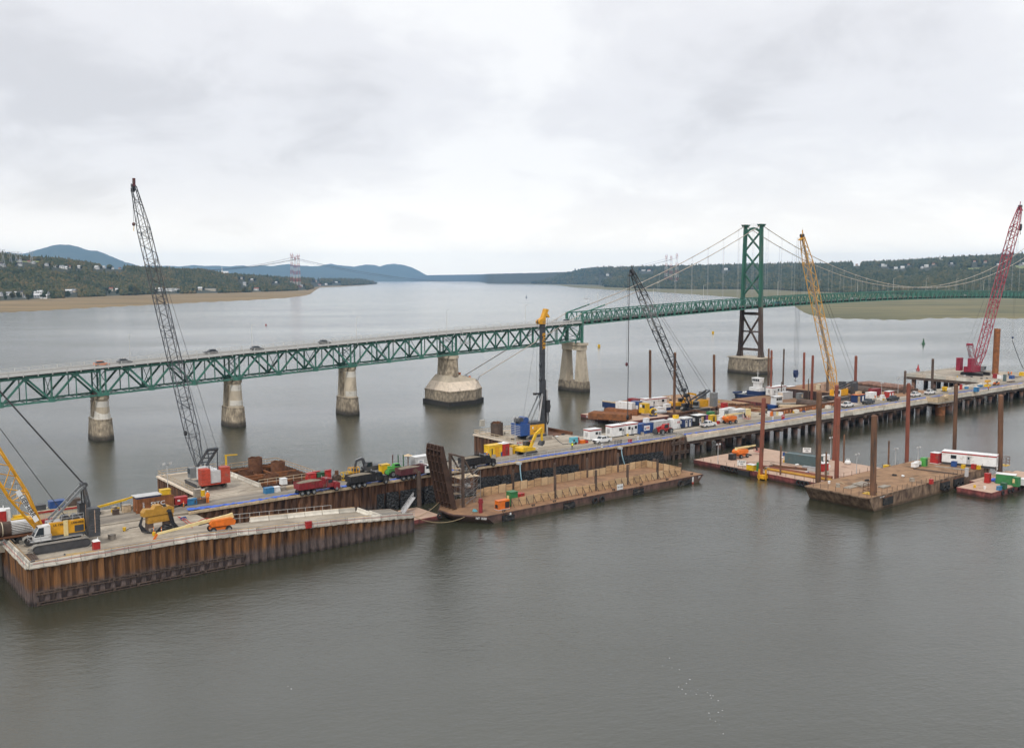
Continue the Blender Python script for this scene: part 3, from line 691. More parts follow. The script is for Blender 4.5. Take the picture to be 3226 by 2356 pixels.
# ================================================================== tall river-crossing pylons
def build_pylons():
	mat('pylon_red', (0.38, 0.06, 0.05), 0.6, 0.2, 0.05); mat('pylon_white', (0.66, 0.64, 0.63), 0.6, 0.1, 0.05)
	def pylon(px, ptop, pbase, dist, label):
		b = PD(px, pbase, dist); top = PD(px, ptop, dist); H = top.z - b.z
		t = thing('power_pylon', label, 'pylon', b, 0.6)
		bands = 9
		def half(z): return 5.5*(1 - z/H)**1.15 + 3.0
		for k in range(bands):
			z0, z1 = H*.93*k/bands, H*.93*(k + 1)/bands; a, c = half(z0), half(z1); mb = MB(); rr = 0.46
			for sx, sy in ((1, 1), (1, -1), (-1, -1), (-1, 1)):
				mb.tube((sx*a, sy*a, z0), (sx*c, sy*c, z1), rr, rr, 5)
			q0 = [(a, a), (a, -a), (-a, -a), (-a, a)]; q1 = [(c, c), (c, -c), (-c, -c), (-c, c)]
			for i in range(4):
				j = (i + 1) % 4
				mb.tube((*q0[i], z0), (*q1[j], z1), .24, .24, 4).tube((*q0[j], z0), (*q1[i], z1), .24, .24, 4).tube((*q1[i], z1), (*q1[j], z1), .24, .24, 4)
			mb.bd('lattice_section', 'pylon_red' if k % 2 == 0 else 'pylon_white', t)
		z = H*.93; mb = MB()
		for sx in (-1, 1):
			mb.tube((sx*4.5, -2, z), (sx*5.2, 0, H), .55, .35, 5).tube((sx*4.5, 2, z), (sx*5.2, 0, H), .55, .35, 5)
		mb.bar((-9, 0, z), (9, 0, z), 2.2, 1.4).bd('cross_arm', 'pylon_red', t)
		return b + Vector((0, 0, H*.86))
	A = [pylon(921, 796, 910, 4600, 'red and white lattice pylon on the left bank, leftmost of its three'),
		 pylon(931.5, 803, 911, 4560, 'red and white lattice pylon on the left bank, shortest and middle one'),
		 pylon(942, 799, 911, 4520, 'red and white lattice pylon on the left bank, nearest the river')]
	B = [pylon(2098, 801, 903, 5300, 'red and white lattice pylon on the island, leftmost of its three'),
		 pylon(2113, 804, 906, 5150, 'red and white lattice pylon on the island, middle of its three'),
		 pylon(2131, 797, 908, 5000, 'red and white lattice pylon on the island, rightmost of its three')]
	def span(a, b, sag, label):
		mb = MB(); n = 26
		for off in (-6, 0, 6):
			pts = [a.lerp(b, k/n) + Vector((0, off, -sag*4*(k/n)*(1 - k/n))) for k in range(n + 1)]
			mb.path(pts, 0.28, 4)
		tag(mb.bd('power_line', 'wire_rope'), label, 'cable', 'high voltage lines over the river')
	for k in range(3):
		span(A[k], B[k], 125, ('upstream', 'middle', 'downstream')[k] + ' power cable sagging across the river between the pylons')
		span(PD(430 - k*20, 850, 3600), A[k], 25, ('upstream', 'middle', 'downstream')[k] + ' power cable running from the left ridge to the pylons')
	def small(px, ptop, pbase, label):
		b = LEFT.hit(px, pbase); H = (pbase - ptop)/F_PX*b.y
		t = thing('transmission_tower', label, 'pylon', b, 0.3); mb = MB()
		for sx, sy in ((1, 1), (1, -1), (-1, -1), (-1, 1)):
			mb.tube((sx*5, sy*5, -2), (sx*1.5, sy*1.5, H*.6), .35, .3, 4).tube((sx*1.5, sy*1.5, H*.6), (sx*5, sy*1.5, H), .3, .25, 4)
		for k in range(5):
			z0, z1 = H*.12*k, H*.12*(k + 1); a = 5 - 3.5*z0/(H*.6); c = 5 - 3.5*z1/(H*.6)
			mb.tube((-a, -a, z0), (c, -c, z1), .22, .22, 4).tube((a, -a, z0), (-c, -c, z1), .22, .22, 4)
		mb.bd('lattice_frame', 'galvanised_steel', t)
		MB().bar((-9, 0, H*.82), (9, 0, H*.82), .8, .8).bar((-8, 0, H), (8, 0, H), .7, .7).bd('cross_arm', 'galvanised_steel', t)
	for k, (px, a, b_) in enumerate(((6, 786, 838), (21, 789, 840), (45, 795, 838), (62, 797, 836), (75, 797, 834), (110, 794, 832))):
		small(px, a, b_, ('leftmost', 'second', 'third', 'fourth', 'fifth', 'rightmost')[k] + ' grey transmission tower along the left ridge skyline')
build_pylons()
# ================================================================== buoys and boats far out
def build_buoys():
	def buoy(px, py, m, label, s=1.0, can=False):
		p = P(px, py, 0)
		t = thing('buoy', label, 'buoy', p, 0.3); s *= 1.0
		if can:
			MB().prism([(math.cos(k*math.pi/4)*1.1*s, math.sin(k*math.pi/4)*1.1*s) for k in range(8)], -.4, 1.9*s).bd('body', m, t)
			MB().tube((0, 0, 1.9*s), (0, 0, 2.3*s), .2*s).bd('lifting_eye', 'dark_grey', t)
		else:
			MB().tube((0, 0, -.3), (0, 0, .9*s), 1.3*s, 1.1*s, 12).bd('float', m, t)
			MB().tube((0, 0, .9*s), (0, 0, 3.4*s), .75*s, .3*s, 8).bd('tower', m, t)
			MB().tube((0, 0, 3.4*s), (0, 0, 4.0*s), .25*s, .25*s, 8).bd('lantern', 'dark_grey', t)
	buoy(1887, 1093, 'lemon', 'yellow mooring buoy floating right of the twin-legged bridge pier', 0.95, True)
	buoy(2246, 1050, 'lemon', 'yellow mooring buoy floating left of the suspension tower', 0.95, True)
	buoy(2909, 1084, 'dark_green', 'green channel buoy off the island marsh', 1.1)
	buoy(2892, 1166, 'red', 'red channel buoy beside the trestle', 0.8)
	buoy(838, 1025, 'red', 'tiny red buoy beyond the bridge deck', 0.7, True)
	buoy(1658, 938, 'navy', 'dark channel buoy far out on the open river', 1.6)
	p = P(1846, 942, 0); t = thing('motor_boat', 'small white motor boat far out on the river', 'boat', p, 0.4)
	MB().prism([(-4, -1.4), (3, -1.4), (5.5, 0), (3, 1.4), (-4, 1.4)], -.2, 1.4, [(-4.2, -1.6), (3, -1.6), (6.2, 0), (3, 1.6), (-4.2, 1.6)]).bd('hull', 'white', t)
	MB().bb(-2.2, 1.2, -1.1, 1.1, 1.4, 3.2).bd('cabin', 'white', t); MB().tube((-1, 0, 3.2), (-1, 0, 5.5), .08).bd('mast', 'light_grey', t)
build_buoys()
# ================================================================== haze
def build_haze():
	m = bpy.data.materials.new('haze_air'); m.use_nodes = True; nt = m.node_tree; nt.nodes.clear()
	out = nt.nodes.new('ShaderNodeOutputMaterial'); v = nt.nodes.new('ShaderNodeVolumePrincipled')
	v.inputs['Color'].default_value = (0.36, 0.64, 1.0, 1); v.inputs['Density'].default_value = 3.9e-5
	v.inputs['Anisotropy'].default_value = 0.0
	nt.links.new(v.outputs[0], out.inputs['Volume'])
	b = MB().bb(-25000, 25000, -4000, 27500, -1.0, 760)
	o = b.bd('haze', m); tag(o, 'pale blue haze over the far banks', 'haze', kind='stuff')
build_haze()
# ================================================================== the old suspension bridge
BA = R(39.5); BD = Vector((math.cos(BA), math.sin(BA), 0)); BN = Vector((math.sin(BA), -math.cos(BA), 0)); B0 = P(1808, 1230, 0)
T_TOW, T_MID, T_P = 129.0, 308.0, [-247.0, -203.5, -160.0, -115.5, -69.5, 0.0]
def z_top(t): return float(np.interp(t, [-300, -232, -205, -162, -117, -73, 0], [17.6, 20.6, 21.8, 23.8, 25.6, 27.5, 29.7]))
def z_bot(t): return z_top(t) - float(np.interp(t, [-80, -20, 0], [7.6, 7.6, 6.6]))
def z_sus(t): return 37.1 - 7.4*((t - T_MID)/308.0)**2
def z_cab(t):
	if t < T_TOW:
		k = t/T_TOW; return 34.8 + (78.0 - 34.8)*k - 4*3.2*k*(1 - k)
	return 44.2 + (78.0 - 44.2)*((t - T_MID)/(T_MID - T_TOW))**2
def build_bridge():
	br = thing('suspension_bridge', 'long green steel bridge with truss approach spans, concrete piers and one tall suspension tower', 'bridge', (B0.x, B0.y, 0), BA)
	# local frame: x = t along the bridge, y = -s (left positive), z up. near side is y = -5
	G = 'bridge_green'
	def rd(poly_hw, hl, n=8, pinch=0.0):   # rounded-end plan across the bridge: half width hw over y, half length hl over x
		pts = []
		for sgn in (-1, 1):
			for k in range(n + 1):
				a = math.pi*k/n + (math.pi if sgn < 0 else 0)
				pts.append((hl*math.cos(a), sgn*(poly_hw - hl) + hl*math.sin(a)))
		return pts
	mat('dark_fender', (0.03, 0.028, 0.026), 0.85, 0.3, 1.0)
	# --- plain piers
	for i, t in enumerate(T_P[:4]):
		zt = z_bot(t) - 0.5
		body = MB(); w0, w1 = 5.5, 4.7
		zm = 6.4 - 0.4*i*0.3
		body.prism(rd(w0 - .5, 2.3), zm, zt - 1.0, rd(w1 - .25, 1.75)); body.smooth = False
		p = body.bd('pier', 'pier_concrete', br, loc=(t, 0, 0));
		MB().prism(rd(w0 + .7, 3.2), -3, zm, rd(w0 - .15, 2.65)).bd('masonry_base', 'pier_masonry', p)
		MB().prism(rd(w0 - .05, 2.75), zm, zm + .35).bd('string_course', 'pier_masonry', p)
		MB().prism(rd(w1 + .05, 2.1), zt - 1.0, zt).bd('cap', 'pier_masonry', p)
		for sgn in (-1, 1):
			for zz, hh in ((zt - 4.2, 2.6), (zm + .6, 2.2 if i > 1 else .01)):
				if hh < .1 or (i == 0): continue
				k = (zz + hh/2 - zm)/(zt - 1 - zm); rr = 2.3 + (1.75 - 2.3)*k + .04; yc = sgn*((w0 - .5 - 2.3) + ((w1 - .25 - 1.75) - (w0 - .5 - 2.3))*k)
				a0 = [(rr*math.cos(math.pi*q/8)*1.0, yc + sgn*rr*math.sin(math.pi*q/8)) for q in range(9)]
				if sgn < 0: a0 = a0[::-1]
				MB().prism(a0, zz, zz + hh).bd('repair_jacket', 'pier_patch', p)
			MB().bb(-1.0, 1.0, sgn*3.9 - .6, sgn*3.9 + .6, zt, zt + .5).bd('bearing', 'hose_red' if i == 1 else G, p)
		rec = MB().bb(-2.32, -2.0, -1.4, 1.4, zm + .6, zt - 1.6).bd('recess', 'pier_masonry', p)
		if i == 1:
			MB().prism([(x*1.03, y*1.01) for x, y in rd(w0 - .5, 2.3)], zm + .36, zt - 3, [(x*1.03, y*1.01) for x, y in rd(w1 - .25, 1.8)]).bd('repair_jacket', 'pier_patch', p)
	# --- anchorage pier
	t = T_P[4]; zt = z_bot(t) - .5
	def sc_(p, k): return [(x*k + 3*(1 - k), y*k) for x, y in p]
	oc = [(-5.5, -8.5), (7.5, -8.5), (14.5, -3.5), (14.5, 3.5), (7.5, 8.5), (-5.5, 8.5)]
	an = MB().prism(oc, 1.4, 5.3).bd('anchorage', 'pier_masonry', br, loc=(t, 0, 0))
	MB().prism(sc_(oc, 1.07), -2.5, 1.6).bd('fender_ring', 'dark_fender', an)
	MB().prism(sc_(oc, 1.015), 5.3, 5.8).bd('cornice', 'pier_masonry', an)
	top = [(-4.2, -6.2), (6, -6.2), (12.5, -3.2), (12.5, 3.2), (6, 6.2), (-4.2, 6.2)]
	MB().prism(sc_(oc, .99), 5.8, 9.2, top).bd('sloped_block', 'cream_block', an)
	MB().prism(top, 9.2, 11.6, [(-2.6, -4.9), (2.8, -4.9), (3.4, -4.0), (3.4, 4.0), (2.8, 4.9), (-2.6, 4.9)]).bd('sloped_cap', 'pier_concrete', an)
	MB().prism(rd(5.6, 2.6), 11.4, zt - 1.2, rd(5.2, 2.3)).bd('shaft', 'pier_masonry', an)
	MB().prism(rd(5.6, 2.7), zt - 1.2, zt).bd('cap', 'pier_concrete', an)
	for y in (-4.6, 4.6):
		MB().tube((11, y, 9.0), (12.6, y, 10.6), .5, .35).bd('cable_shoe', 'galvanised_steel', an)
	# --- twin-legged pier at the end of the suspended spans
	pt_ = br
	tp = MB()
	for sg in (-1, 1):
		b0 = [(-2.1, sg*2.7), (2.1, sg*2.7), (2.1, sg*7.5), (-2.1, sg*7.5)]; b1 = [(-1.6, sg*3.3), (1.6, sg*3.3), (1.6, sg*5.7), (-1.6, sg*5.7)]
		if sg < 0: b0, b1 = b0[::-1], b1[::-1]
		tp.prism(b0, 4.6, 19.9, b1)
	leg = tp.bd('pier', 'pier_concrete', br)
	MB().prism([(-2.6, -8.0), (2.6, -8.0), (2.6, 8.0), (-2.6, 8.0)], -3, 4.6, [(-2.35, -7.7), (2.35, -7.7), (2.35, 7.7), (-2.35, 7.7)]).bd('masonry_base', 'pier_masonry', leg)
	MB().bb(-2.1, 2.1, -6.0, 6.0, 18.4, 20.6).bd('cross_beam', 'pier_concrete', leg)
	MB().bb(-2.5, 2.5, -6.5, 6.5, 20.6, 21.6).bd('cap', 'pier_concrete', leg)
	# --- approach trusses
	W = 4.3
	for i in range(len(T_P) - 1):
		a, b = T_P[i] + .8, T_P[i + 1] - .8
		nu = 3 if i < 4 else 5
		n = nu*2
		ts = [a + (b - a)*k/n for k in range(n + 1)]
		for y in (-W, W):
			for k in range(n):
				MB().bar((ts[k], y, z_top(ts[k])), (ts[k+1], y, z_top(ts[k+1])), .55, .75).bd('top_chord', G, br)
				MB().bar((ts[k], y, z_bot(ts[k])), (ts[k+1], y, z_bot(ts[k+1])), .5, .5).bd('bottom_chord', G, br)
			for k in range(n + 1):
				bottom = k % 2 == 0
				MB().bar((ts[k], y, z_bot(ts[k])), (ts[k], y, z_top(ts[k])), .45 if bottom else .28, .45 if bottom else .28).bd('vertical', G, br)
				MB().box((ts[k], y, (z_bot(ts[k]) + .15) if bottom else (z_top(ts[k]) - .45)), (1.7, .62, 1.1)).bd('gusset_plate', G, br)
			for k in range(n):
				p0 = (ts[k], y, z_bot(ts[k]) if k % 2 == 0 else z_top(ts[k])); p1 = (ts[k+1], y, z_bot(ts[k+1]) if k % 2 else z_top(ts[k+1]))
				MB().bar(p0, p1, .42, .6).bd('diagonal', G, br)
		sway = MB()
		for k in range(n + 1):
			zb, zt2 = z_bot(ts[k]), z_top(ts[k])
			if k % 2 == 0:
				for q in range(2 if k in (0, n) else 1):
					h = (zt2 - zb)/(2 if k in (0, n) else 1); z0 = zb + q*h
					sway.bar((ts[k], -W, z0), (ts[k], W, z0 + h), .16).bar((ts[k], W, z0), (ts[k], -W, z0 + h), .16)
			sway.bar((ts[k], -W, zb), (ts[k], W, zb), .25).bar((ts[k], -5.2, zt2 + .45), (ts[k], 5.2, zt2 + .45), .35, .7)
			if k < n:
				zc, tc_ = z_bot(ts[k+1]), ts[k+1]
				sway.bar((ts[k], -W, zb), (tc_, W, zc), .2).bar((ts[k], W, zb), (tc_, -W, zc), .2)
		sway.bd('sway_bracing', G, br)
	# --- approach deck
	dk, cu, st = MB(), MB(), MB(); xs = [-300 + 6*k for k in range(51)]
	for a, b in zip(xs[:-1], xs[1:]):
		za, zb = z_top(a) + 1.0, z_top(b) + 1.0
		dk.bar((a, 0, za), (b, 0, zb), 8.6, .3)
		for y in (-3, -1, 1, 3): st.bar((a, y, za - .5), (b, y, zb - .5), .3, .7)
	for y in (-4.9, 4.9):
		cu = MB()
		for a, b in zip(xs[:-1], xs[1:]): cu.bar((a, y, z_top(a) + 1.05), (b, y, z_top(b) + 1.05), 1.15, .5)
		cu.bd('sidewalk', 'rail_grey', br)
	dk.bd('road_deck', 'asphalt', br); st.bd('stringer', 'bridge_dark', br)
	for y in (-5.35, 5.35):
		rl = MB()
		for a, b in zip(xs[:-1], xs[1:]):
			za, zb = z_top(a) + 1.0, z_top(b) + 1.0
			for h in (.55, .95, 1.35): rl.bar((a, y, za + h), (b, y, zb + h), .07, .11)
		rl.bd('hand_rail', 'rail_grey', br)
		for k in range(74):
			tt = -298 + 4.0*k
			if tt < -262: continue
			MB().box((tt, y, z_top(tt) + 1.3), (.24, .26, 1.9)).bd('rail_post', 'rail_grey', br)
	for tt in (-262, -232, -192, -150, -108, -66, -24):
		lp = MB().tube((tt, 5.5, z_top(tt) + 1.2), (tt, 5.5, z_top(tt) + 9.6), .11, .06).bar((tt, 5.5, z_top(tt) + 9.6), (tt, 3.9, z_top(tt) + 9.8), .08)
		o = lp.bd('lamp_post', 'rail_grey', br)
		MB().box((tt, 3.7, z_top(tt) + 9.75), (.3, .7, .12)).bd('lamp_head', 'rail_grey', o)
	# --- suspended span: stiffening trusses in panels of 6 m
	W2, HT, pl = 5.0, 5.0, 6.15
	n = int(616/pl)
	for y in (-W2, W2):
		for k in range(n):
			a, b = k*pl, (k + 1)*pl; m_ = (a + b)/2
			if a > 500: break
			za, zb, zm = z_sus(a), z_sus(b), z_sus(m_)
			mb = MB().bar((a, y, za), (b, y, zb), .45, .5).bar((a, y, za + HT), (b, y, zb + HT), .45, .5)
			mb.bar((a, y, za), (m_, y, zm + HT), .28, .32).bar((m_, y, zm + HT), (b, y, zb), .28, .32).bar((a, y, za), (a, y, za + HT), .34, .38).bar((m_, y, zm), (m_, y, zm + HT), .2, .2)
			mb.bd('truss_panel', G, br)
	fl, rdk, rl = MB(), MB(), MB()
	for k in range(int(500/pl)):
		a, b = k*pl, (k + 1)*pl
		fl.bar((a, -W2, z_sus(a) + .35), (a, W2, z_sus(a) + .35), .4, 1.0)
		rdk.bar((a, 0, z_sus(a) + 1.05), (b, 0, z_sus(b) + 1.05), 9.2, .3)
		for y in (-4.3, 4.3):
			for h in (.7, 1.2): rl.bar((a, y, z_sus(a) + 1.1 + h), (b, y, z_sus(b) + 1.1 + h), .08, .12)
		for y in (-3, 0, 3): fl.bar((a, y, z_sus(a) + .55), (b, y, z_sus(b) + .55), .35, .8)
	fl.bd('floor_beams', 'bridge_dark', br); rdk.bd('road_deck', 'dark_asphalt', br); rl.bd('hand_rail', G, br)
	for tt in (20, 58, 96, 160, 200, 242, 284, 326, 368, 410):
		MB().tube((tt, 5.6, z_sus(tt) + HT), (tt, 5.6, z_sus(tt) + HT + 8), .13, .07).bar((tt, 5.6, z_sus(tt) + HT + 8), (tt, 3.8, z_sus(tt) + HT + 8.2), .1).bd('lamp_post', 'rail_grey', br)
	# --- end posts, cables, hangers
	for y in (-W2, W2):
		MB().bar((0, y, 21.6), (0, y, 35.0), .9, 1.0).bd('end_post', G, br)
		MB().bar((-4, y, 21.7), (-.6, y, z_top(-4)), .5, .5).bd('end_post_brace', G, br)
		pts = [(x, y, z_cab(x)) for x in np.linspace(0, T_TOW, 14)]
		MB().path(pts, .2, 8).bd('main_cable', 'cable_tan', br)
		MB().path([(x, y, z_cab(x) + .02) for x in (0, 7, 14)], .32, 8).bd('cable_sleeve', G, br)
		pts = [(x, y, z_cab(x)) for x in np.linspace(T_TOW, 500, 46)]
		MB().path(pts, .2, 8).bd('main_cable', 'cable_tan', br)
		MB().tube((0, y, 34.8), (T_P[4] + 12.2, y*.92, 10.3), .19).bd('back_stay', 'cable_tan', br)
		tt = 12.3
		while tt < 480:
			if abs(tt - T_TOW) > 6:
				zc = z_cab(tt); zd = z_sus(tt) + HT
				if zc > zd + .8:
					h = MB().tube((tt - .25, y, zd), (tt - .25, y, zc), .028, .028, 5).tube((tt + .25, y, zd), (tt + .25, y, zc), .028, .028, 5).bd('hanger', 'galvanised_steel', br)
					MB().box((tt, y, zc), (.6, .55, .6)).bd('cable_clamp', 'rail_grey', h)
			tt += 12.3
	# --- tower
	mat('tower_rusty', (0.075, 0.05, 0.04), 0.7, 0.45, 0.3, dirt=(0.20, 0.20, 0.16), dirt_amt=0.25, dscale=0.35, stretch=(1, 1, 0.2))
	mat('tower_green', (0.03, 0.12, 0.085), 0.55, 0.3, 0.3, dirt=(0.16, 0.19, 0.16), dirt_amt=0.3, dscale=0.35, stretch=(1, 1, 0.2))
	def yl(z): return float(np.interp(z, [8.5, 12, 35, 78], [6.9, 6.55, 5.85, 5.0]))
	T = T_TOW
	pier = MB().prism([(T - 6.2, -10.5), (T + 6.2, -10.5), (T + 7, -8.5), (T + 7, 8.5), (T + 6.2, 10.5), (T - 6.2, 10.5), (T - 7, 8.5), (T - 7, -8.5)][::1], -3, 8.0,
					  [(T - 5.6, -9.7), (T + 5.6, -9.7), (T + 6.4, -8.0), (T + 6.4, 8.0), (T + 5.6, 9.7), (T - 5.6, 9.7), (T - 6.4, 8.0), (T - 6.4, -8.0)]).bd('tower_pier', 'pier_masonry', br)
	MB().bb(T - 6.7, T + 6.7, -10.1, 10.1, 8.0, 8.6).bd('cap', 'pier_concrete', pier)
	for sg in (-1, 1):
		for zs, mm in (([8.6, 12, 22, 35.2], 'tower_rusty'), ([35.2, 50, 64, 77.2], 'tower_green')):
			for q, (wx, wy) in enumerate(((2.3, 1.3), (1.5, 2.0))):      # cruciform plated leg
				mb = MB()
				for z0, z1 in zip(zs[:-1], zs[1:]):
					def sec(z):
						fl_ = 1.55 if z < 9 else (1.2 if z < 13 else (1.05 if z < 36 else 1.0 - .1*(z - 36)/41))
						return wx*fl_, wy*fl_*.95
					a0, b0_ = sec(z0); a1, b1_ = sec(z1); y0, y1 = sg*yl(z0), sg*yl(z1)
					mb.prism([(T - a0/2, y0 - b0_/2), (T + a0/2, y0 - b0_/2), (T + a0/2, y0 + b0_/2), (T - a0/2, y0 + b0_/2)], z0, z1,
							 [(T - a1/2, y1 - b1_/2), (T + a1/2, y1 - b1_/2), (T + a1/2, y1 + b1_/2), (T - a1/2, y1 + b1_/2)])
				mb.bd('tower_leg', mm, br)
		sd = MB().prism([(T - 1.4, sg*5 - 1.1), (T + 1.4, sg*5 - 1.1), (T + 1.4, sg*5 + 1.1), (T - 1.4, sg*5 + 1.1)], 77.2, 78.4, [(T - 2.1, sg*5 - 1.5), (T + 2.1, sg*5 - 1.5), (T + 2.1, sg*5 + 1.5), (T - 2.1, sg*5 + 1.5)])
		sd.bd('cable_saddle', 'tower_green', br)
	def xb(z0, z1, w, m):
		for sg in (-1, 1):
			MB().bar((T + sg*.15, -sg*(yl(z0) - .6), z0), (T + sg*.15, sg*(yl(z1) - .6), z1), .7, w).bd('cross_brace', m, br)
	for z0, z1 in ((41.5, 52.3), (53.5, 63.6), (64.8, 74.2)): xb(z0, z1, .85, 'tower_green')
	xb(13.5, 30, .9, 'tower_rusty')
	for z0, h in ((31.5, 1.5), (12.5, 1.3), (22, .8)): MB().bb(T - .4, T + .4, -yl(z0) + .5, yl(z0) - .5, z0 - h/2, z0 + h/2).bd('cross_strut', 'tower_rusty', br)
	arch = MB()
	for k in range(8):
		a, b = -1 + k/4, -1 + (k + 1)/4
		arch.bar((T, a*4.4, 76.4 - 2.2*a*a), (T, b*4.4, 76.4 - 2.2*b*b), .8, 1.1)
	arch.bd('top_arch', 'tower_green', br)
	cw = MB()
	for h in (78.0, 78.8): cw.bar((T, -4, h - .6), (T, 0, h), .06).bar((T, 0, h), (T, 4, h - .6), .06)
	for k in range(9): cw.bar((T, -4 + k, 77.3), (T, -4 + k, 78.7), .05)
	cw.bd('catwalk_rail', 'rail_grey', br)
	# hanging inspection cradle above the anchorage
	cr = thing('inspection_cradle', 'grey inspection cradle hung on the truss above the anchorage pier', 'cradle', (B0 + BD*(T_P[4] + 4) - Vector((0, 0, 0)))[:], BA)
	z = z_top(T_P[4] + 4)
	MB().bb(-2.2, 2.2, -7.2, -5.3, z - 3.6, z - 3.4).bd('floor', 'galvanised_steel', cr)
	rl = MB()
	for h in (.5, 1.0): rl.bar((-2.2, -7.2, z - 3.5 + h), (2.2, -7.2, z - 3.5 + h), .08).bar((-2.2, -7.2, z - 3.5 + h), (-2.2, -5.3, z - 3.5 + h), .08).bar((2.2, -7.2, z - 3.5 + h), (2.2, -5.3, z - 3.5 + h), .08)
	for x in (-2.2, -.7, .7, 2.2): rl.bar((x, -7.2, z - 3.5), (x, -7.2, z - 2.4), .08)
	rl.bd('guard_rail', 'galvanised_steel', cr)
	MB().bar((-1.5, -5.4, z - 3.5), (-1.5, -5.4, z + 1.8), .15).bar((1.5, -5.4, z - 3.5), (-1.5, -5.4, z + 1.8), .15).bar((.5, -5.4, z - 3.5), (1.5, -5.4, z + .4), .3).bd('hanger_frame', 'galvanised_steel', cr)
	# orange shed and drums on the anchorage block
	p = B0 + BD*(T_P[4] + 6.5) - BN*2.2
	t = thing('equipment_shed', 'small orange-red hut on the anchorage block of the bridge', 'hut', (p.x, p.y, 9.75), BA)
	MB().bb(-.9, .9, -.9, .9, 0, 2.2).bd('wall', 'orange', t); MB().bb(-1.05, 1.05, -1.05, 1.05, 2.2, 2.32).bd('roof', 'white', t); MB().bb(-.3, .3, -.93, -.88, 1.3, 1.8).bd('vent', 'dark_grey', t); MB().bb(-.93, -.88, -.4, .4, .1, 1.9).bd('door', 'dark_red', t)
	for k, (q, m_) in enumerate(((9.0, 'blue'), (10.2, 'orange'))):
		p = B0 + BD*(T_P[4] + q) + BN*1.0
		d = thing('steel_drum', ('blue', 'orange')[k] + ' steel drum beside the hut on the anchorage block', 'drum', (p.x, p.y, 9.2))
		MB().tube((0, 0, 0), (0, 0, 1.3), .45, .45, 12).bd('shell', m_, d); MB().tube((0, 0, 1.3), (0, 0, 1.36), .38).bd('lid', 'dark_grey', d)
build_bridge()
# ================================================================== work site: platforms, causeway, trestle
ZR = {'Z1': (0, 1350, 2.849), 'Z2': (400, 1350, 3.841), 'Z3': (860, 1350, 3.841), 'Z4': (1300, 1350, 3.841), 'Z5': (1460, 950, 3.304), 'R1': (1800, 1100, 3.841), 'R2': (2200, 1080, 3.934),
	  'R3': (2666, 1000, 3.934), 'R4': (2166, 1300, 3.934), 'R5': (2666, 1300, 3.934), 'L1': (0, 1560, 6.854), 'L2': (380, 1530, 7.069), 'L3': (1400, 1480, 7.069), 'L4': (1860, 1480, 5.953), 'L5': (2020, 1220, 6.283), 'L6': (2330, 1160, 6.463), 'L7': (2800, 1180, 5.31), 'L8': (3000, 1420, 8.261)}
def px(r, x, y): a, b, k = ZR[r]; return a + x/k, b + y/k
def at(r, x, y, z): return P(*px(r, x, y), z)              # enlarged view coordinates to a point of height z
def on_v(r, x, y, v):                                      # ... to the upright plane v = const
	p = plane_hit(*px(r, x, y), S(0, v), SA); u, _ = UV(p); return u, p.z
ZD = 6.2
def site(name, label, cat, group=None): return thing(name, label, cat, S(0, 0, 0), SA, group)
def hexa(mb, u0, u1, v0, v1, zb0, zt0, zb1, zt1):          # block in site frame with sloping top and bottom
	y0, y1 = -v1, -v0
	return mb.add([(u0, y0, zb0), (u0, y1, zb0), (u1, y1, zb1), (u1, y0, zb1), (u0, y0, zt0), (u0, y1, zt0), (u1, y1, zt1), (u1, y0, zt1)],
				  [(0, 1, 2, 3), (4, 7, 6, 5), (0, 3, 7, 4), (1, 5, 6, 2), (0, 4, 5, 1), (3, 2, 6, 7)])
def zA(u): return float(np.interp(u, [0, 26, 35, 54, 69.5], [5.95, 5.95, 5.4, 4.25, 3.0]))
PILE_W = 1.6
def pile_mesh(h):
	o = [(-.8, -.22), (-.52, -.22), (-.30, .22), (.30, .22), (.52, -.22), (.8, -.22)]
	inn = [(x, y - .07) for x, y in o][::-1]
	poly = o + inn; mb = MB(); n = len(poly)
	vs_ = [(x, -y, -h) for x, y in poly] + [(x, -y, 0) for x, y in poly]
	fs = [(k, n + k, n + (k+1) % n, (k+1) % n) for k in range(n)]
	for k in range(5): fs.append((n + k, n + n - 1 - k, n + n - 2 - k, n + k + 1))
	return mb.add(vs_, fs).mesh('sheet_pile')
PM = {}
def sheet_wall(parent, p0, p1, ztop, m='sheet_steel', w=PILE_W):
	# p0, p1 in (u, v); the outside of the wall is on the right hand when walking from p0 to p1
	(u0, v0), (u1, v1) = p0, p1; L = math.hypot(u1 - u0, v1 - v0); n = max(1, round(L/w))
	a = math.atan2(-(v1 - v0), u1 - u0)
	if m not in PM: PM[m] = pile_mesh(9.5)
	r = random.Random(int(u0*7 + v0*3))
	for k in range(n):
		t = (k + .5)/n; u, v = u0 + (u1 - u0)*t, v0 + (v1 - v0)*t
		zt = ztop(u) if callable(ztop) else ztop
		o = link('sheet_pile', PM[m], m, parent, (u, -v, zt + r.uniform(-.05, .05)), a)
		o.scale = (L/n/1.6, 1, 1)
def barrier_mesh(l):
	return MB().add(*[(lambda V: V)([(x, y, z) for x in (-l/2, l/2) for y, z in ((-.38, 0), (-.38, .12), (-.17, .38), (-.11, .85), (.11, .85), (.17, .38), (.38, .12), (.38, 0))]),
					  [tuple(range(7, -1, -1)), tuple(range(8, 16))] + [(k, (k+1) % 8, 8 + (k+1) % 8, 8 + k) for k in range(8)]]).mesh('concrete_barrier')
BM = barrier_mesh(3.55)
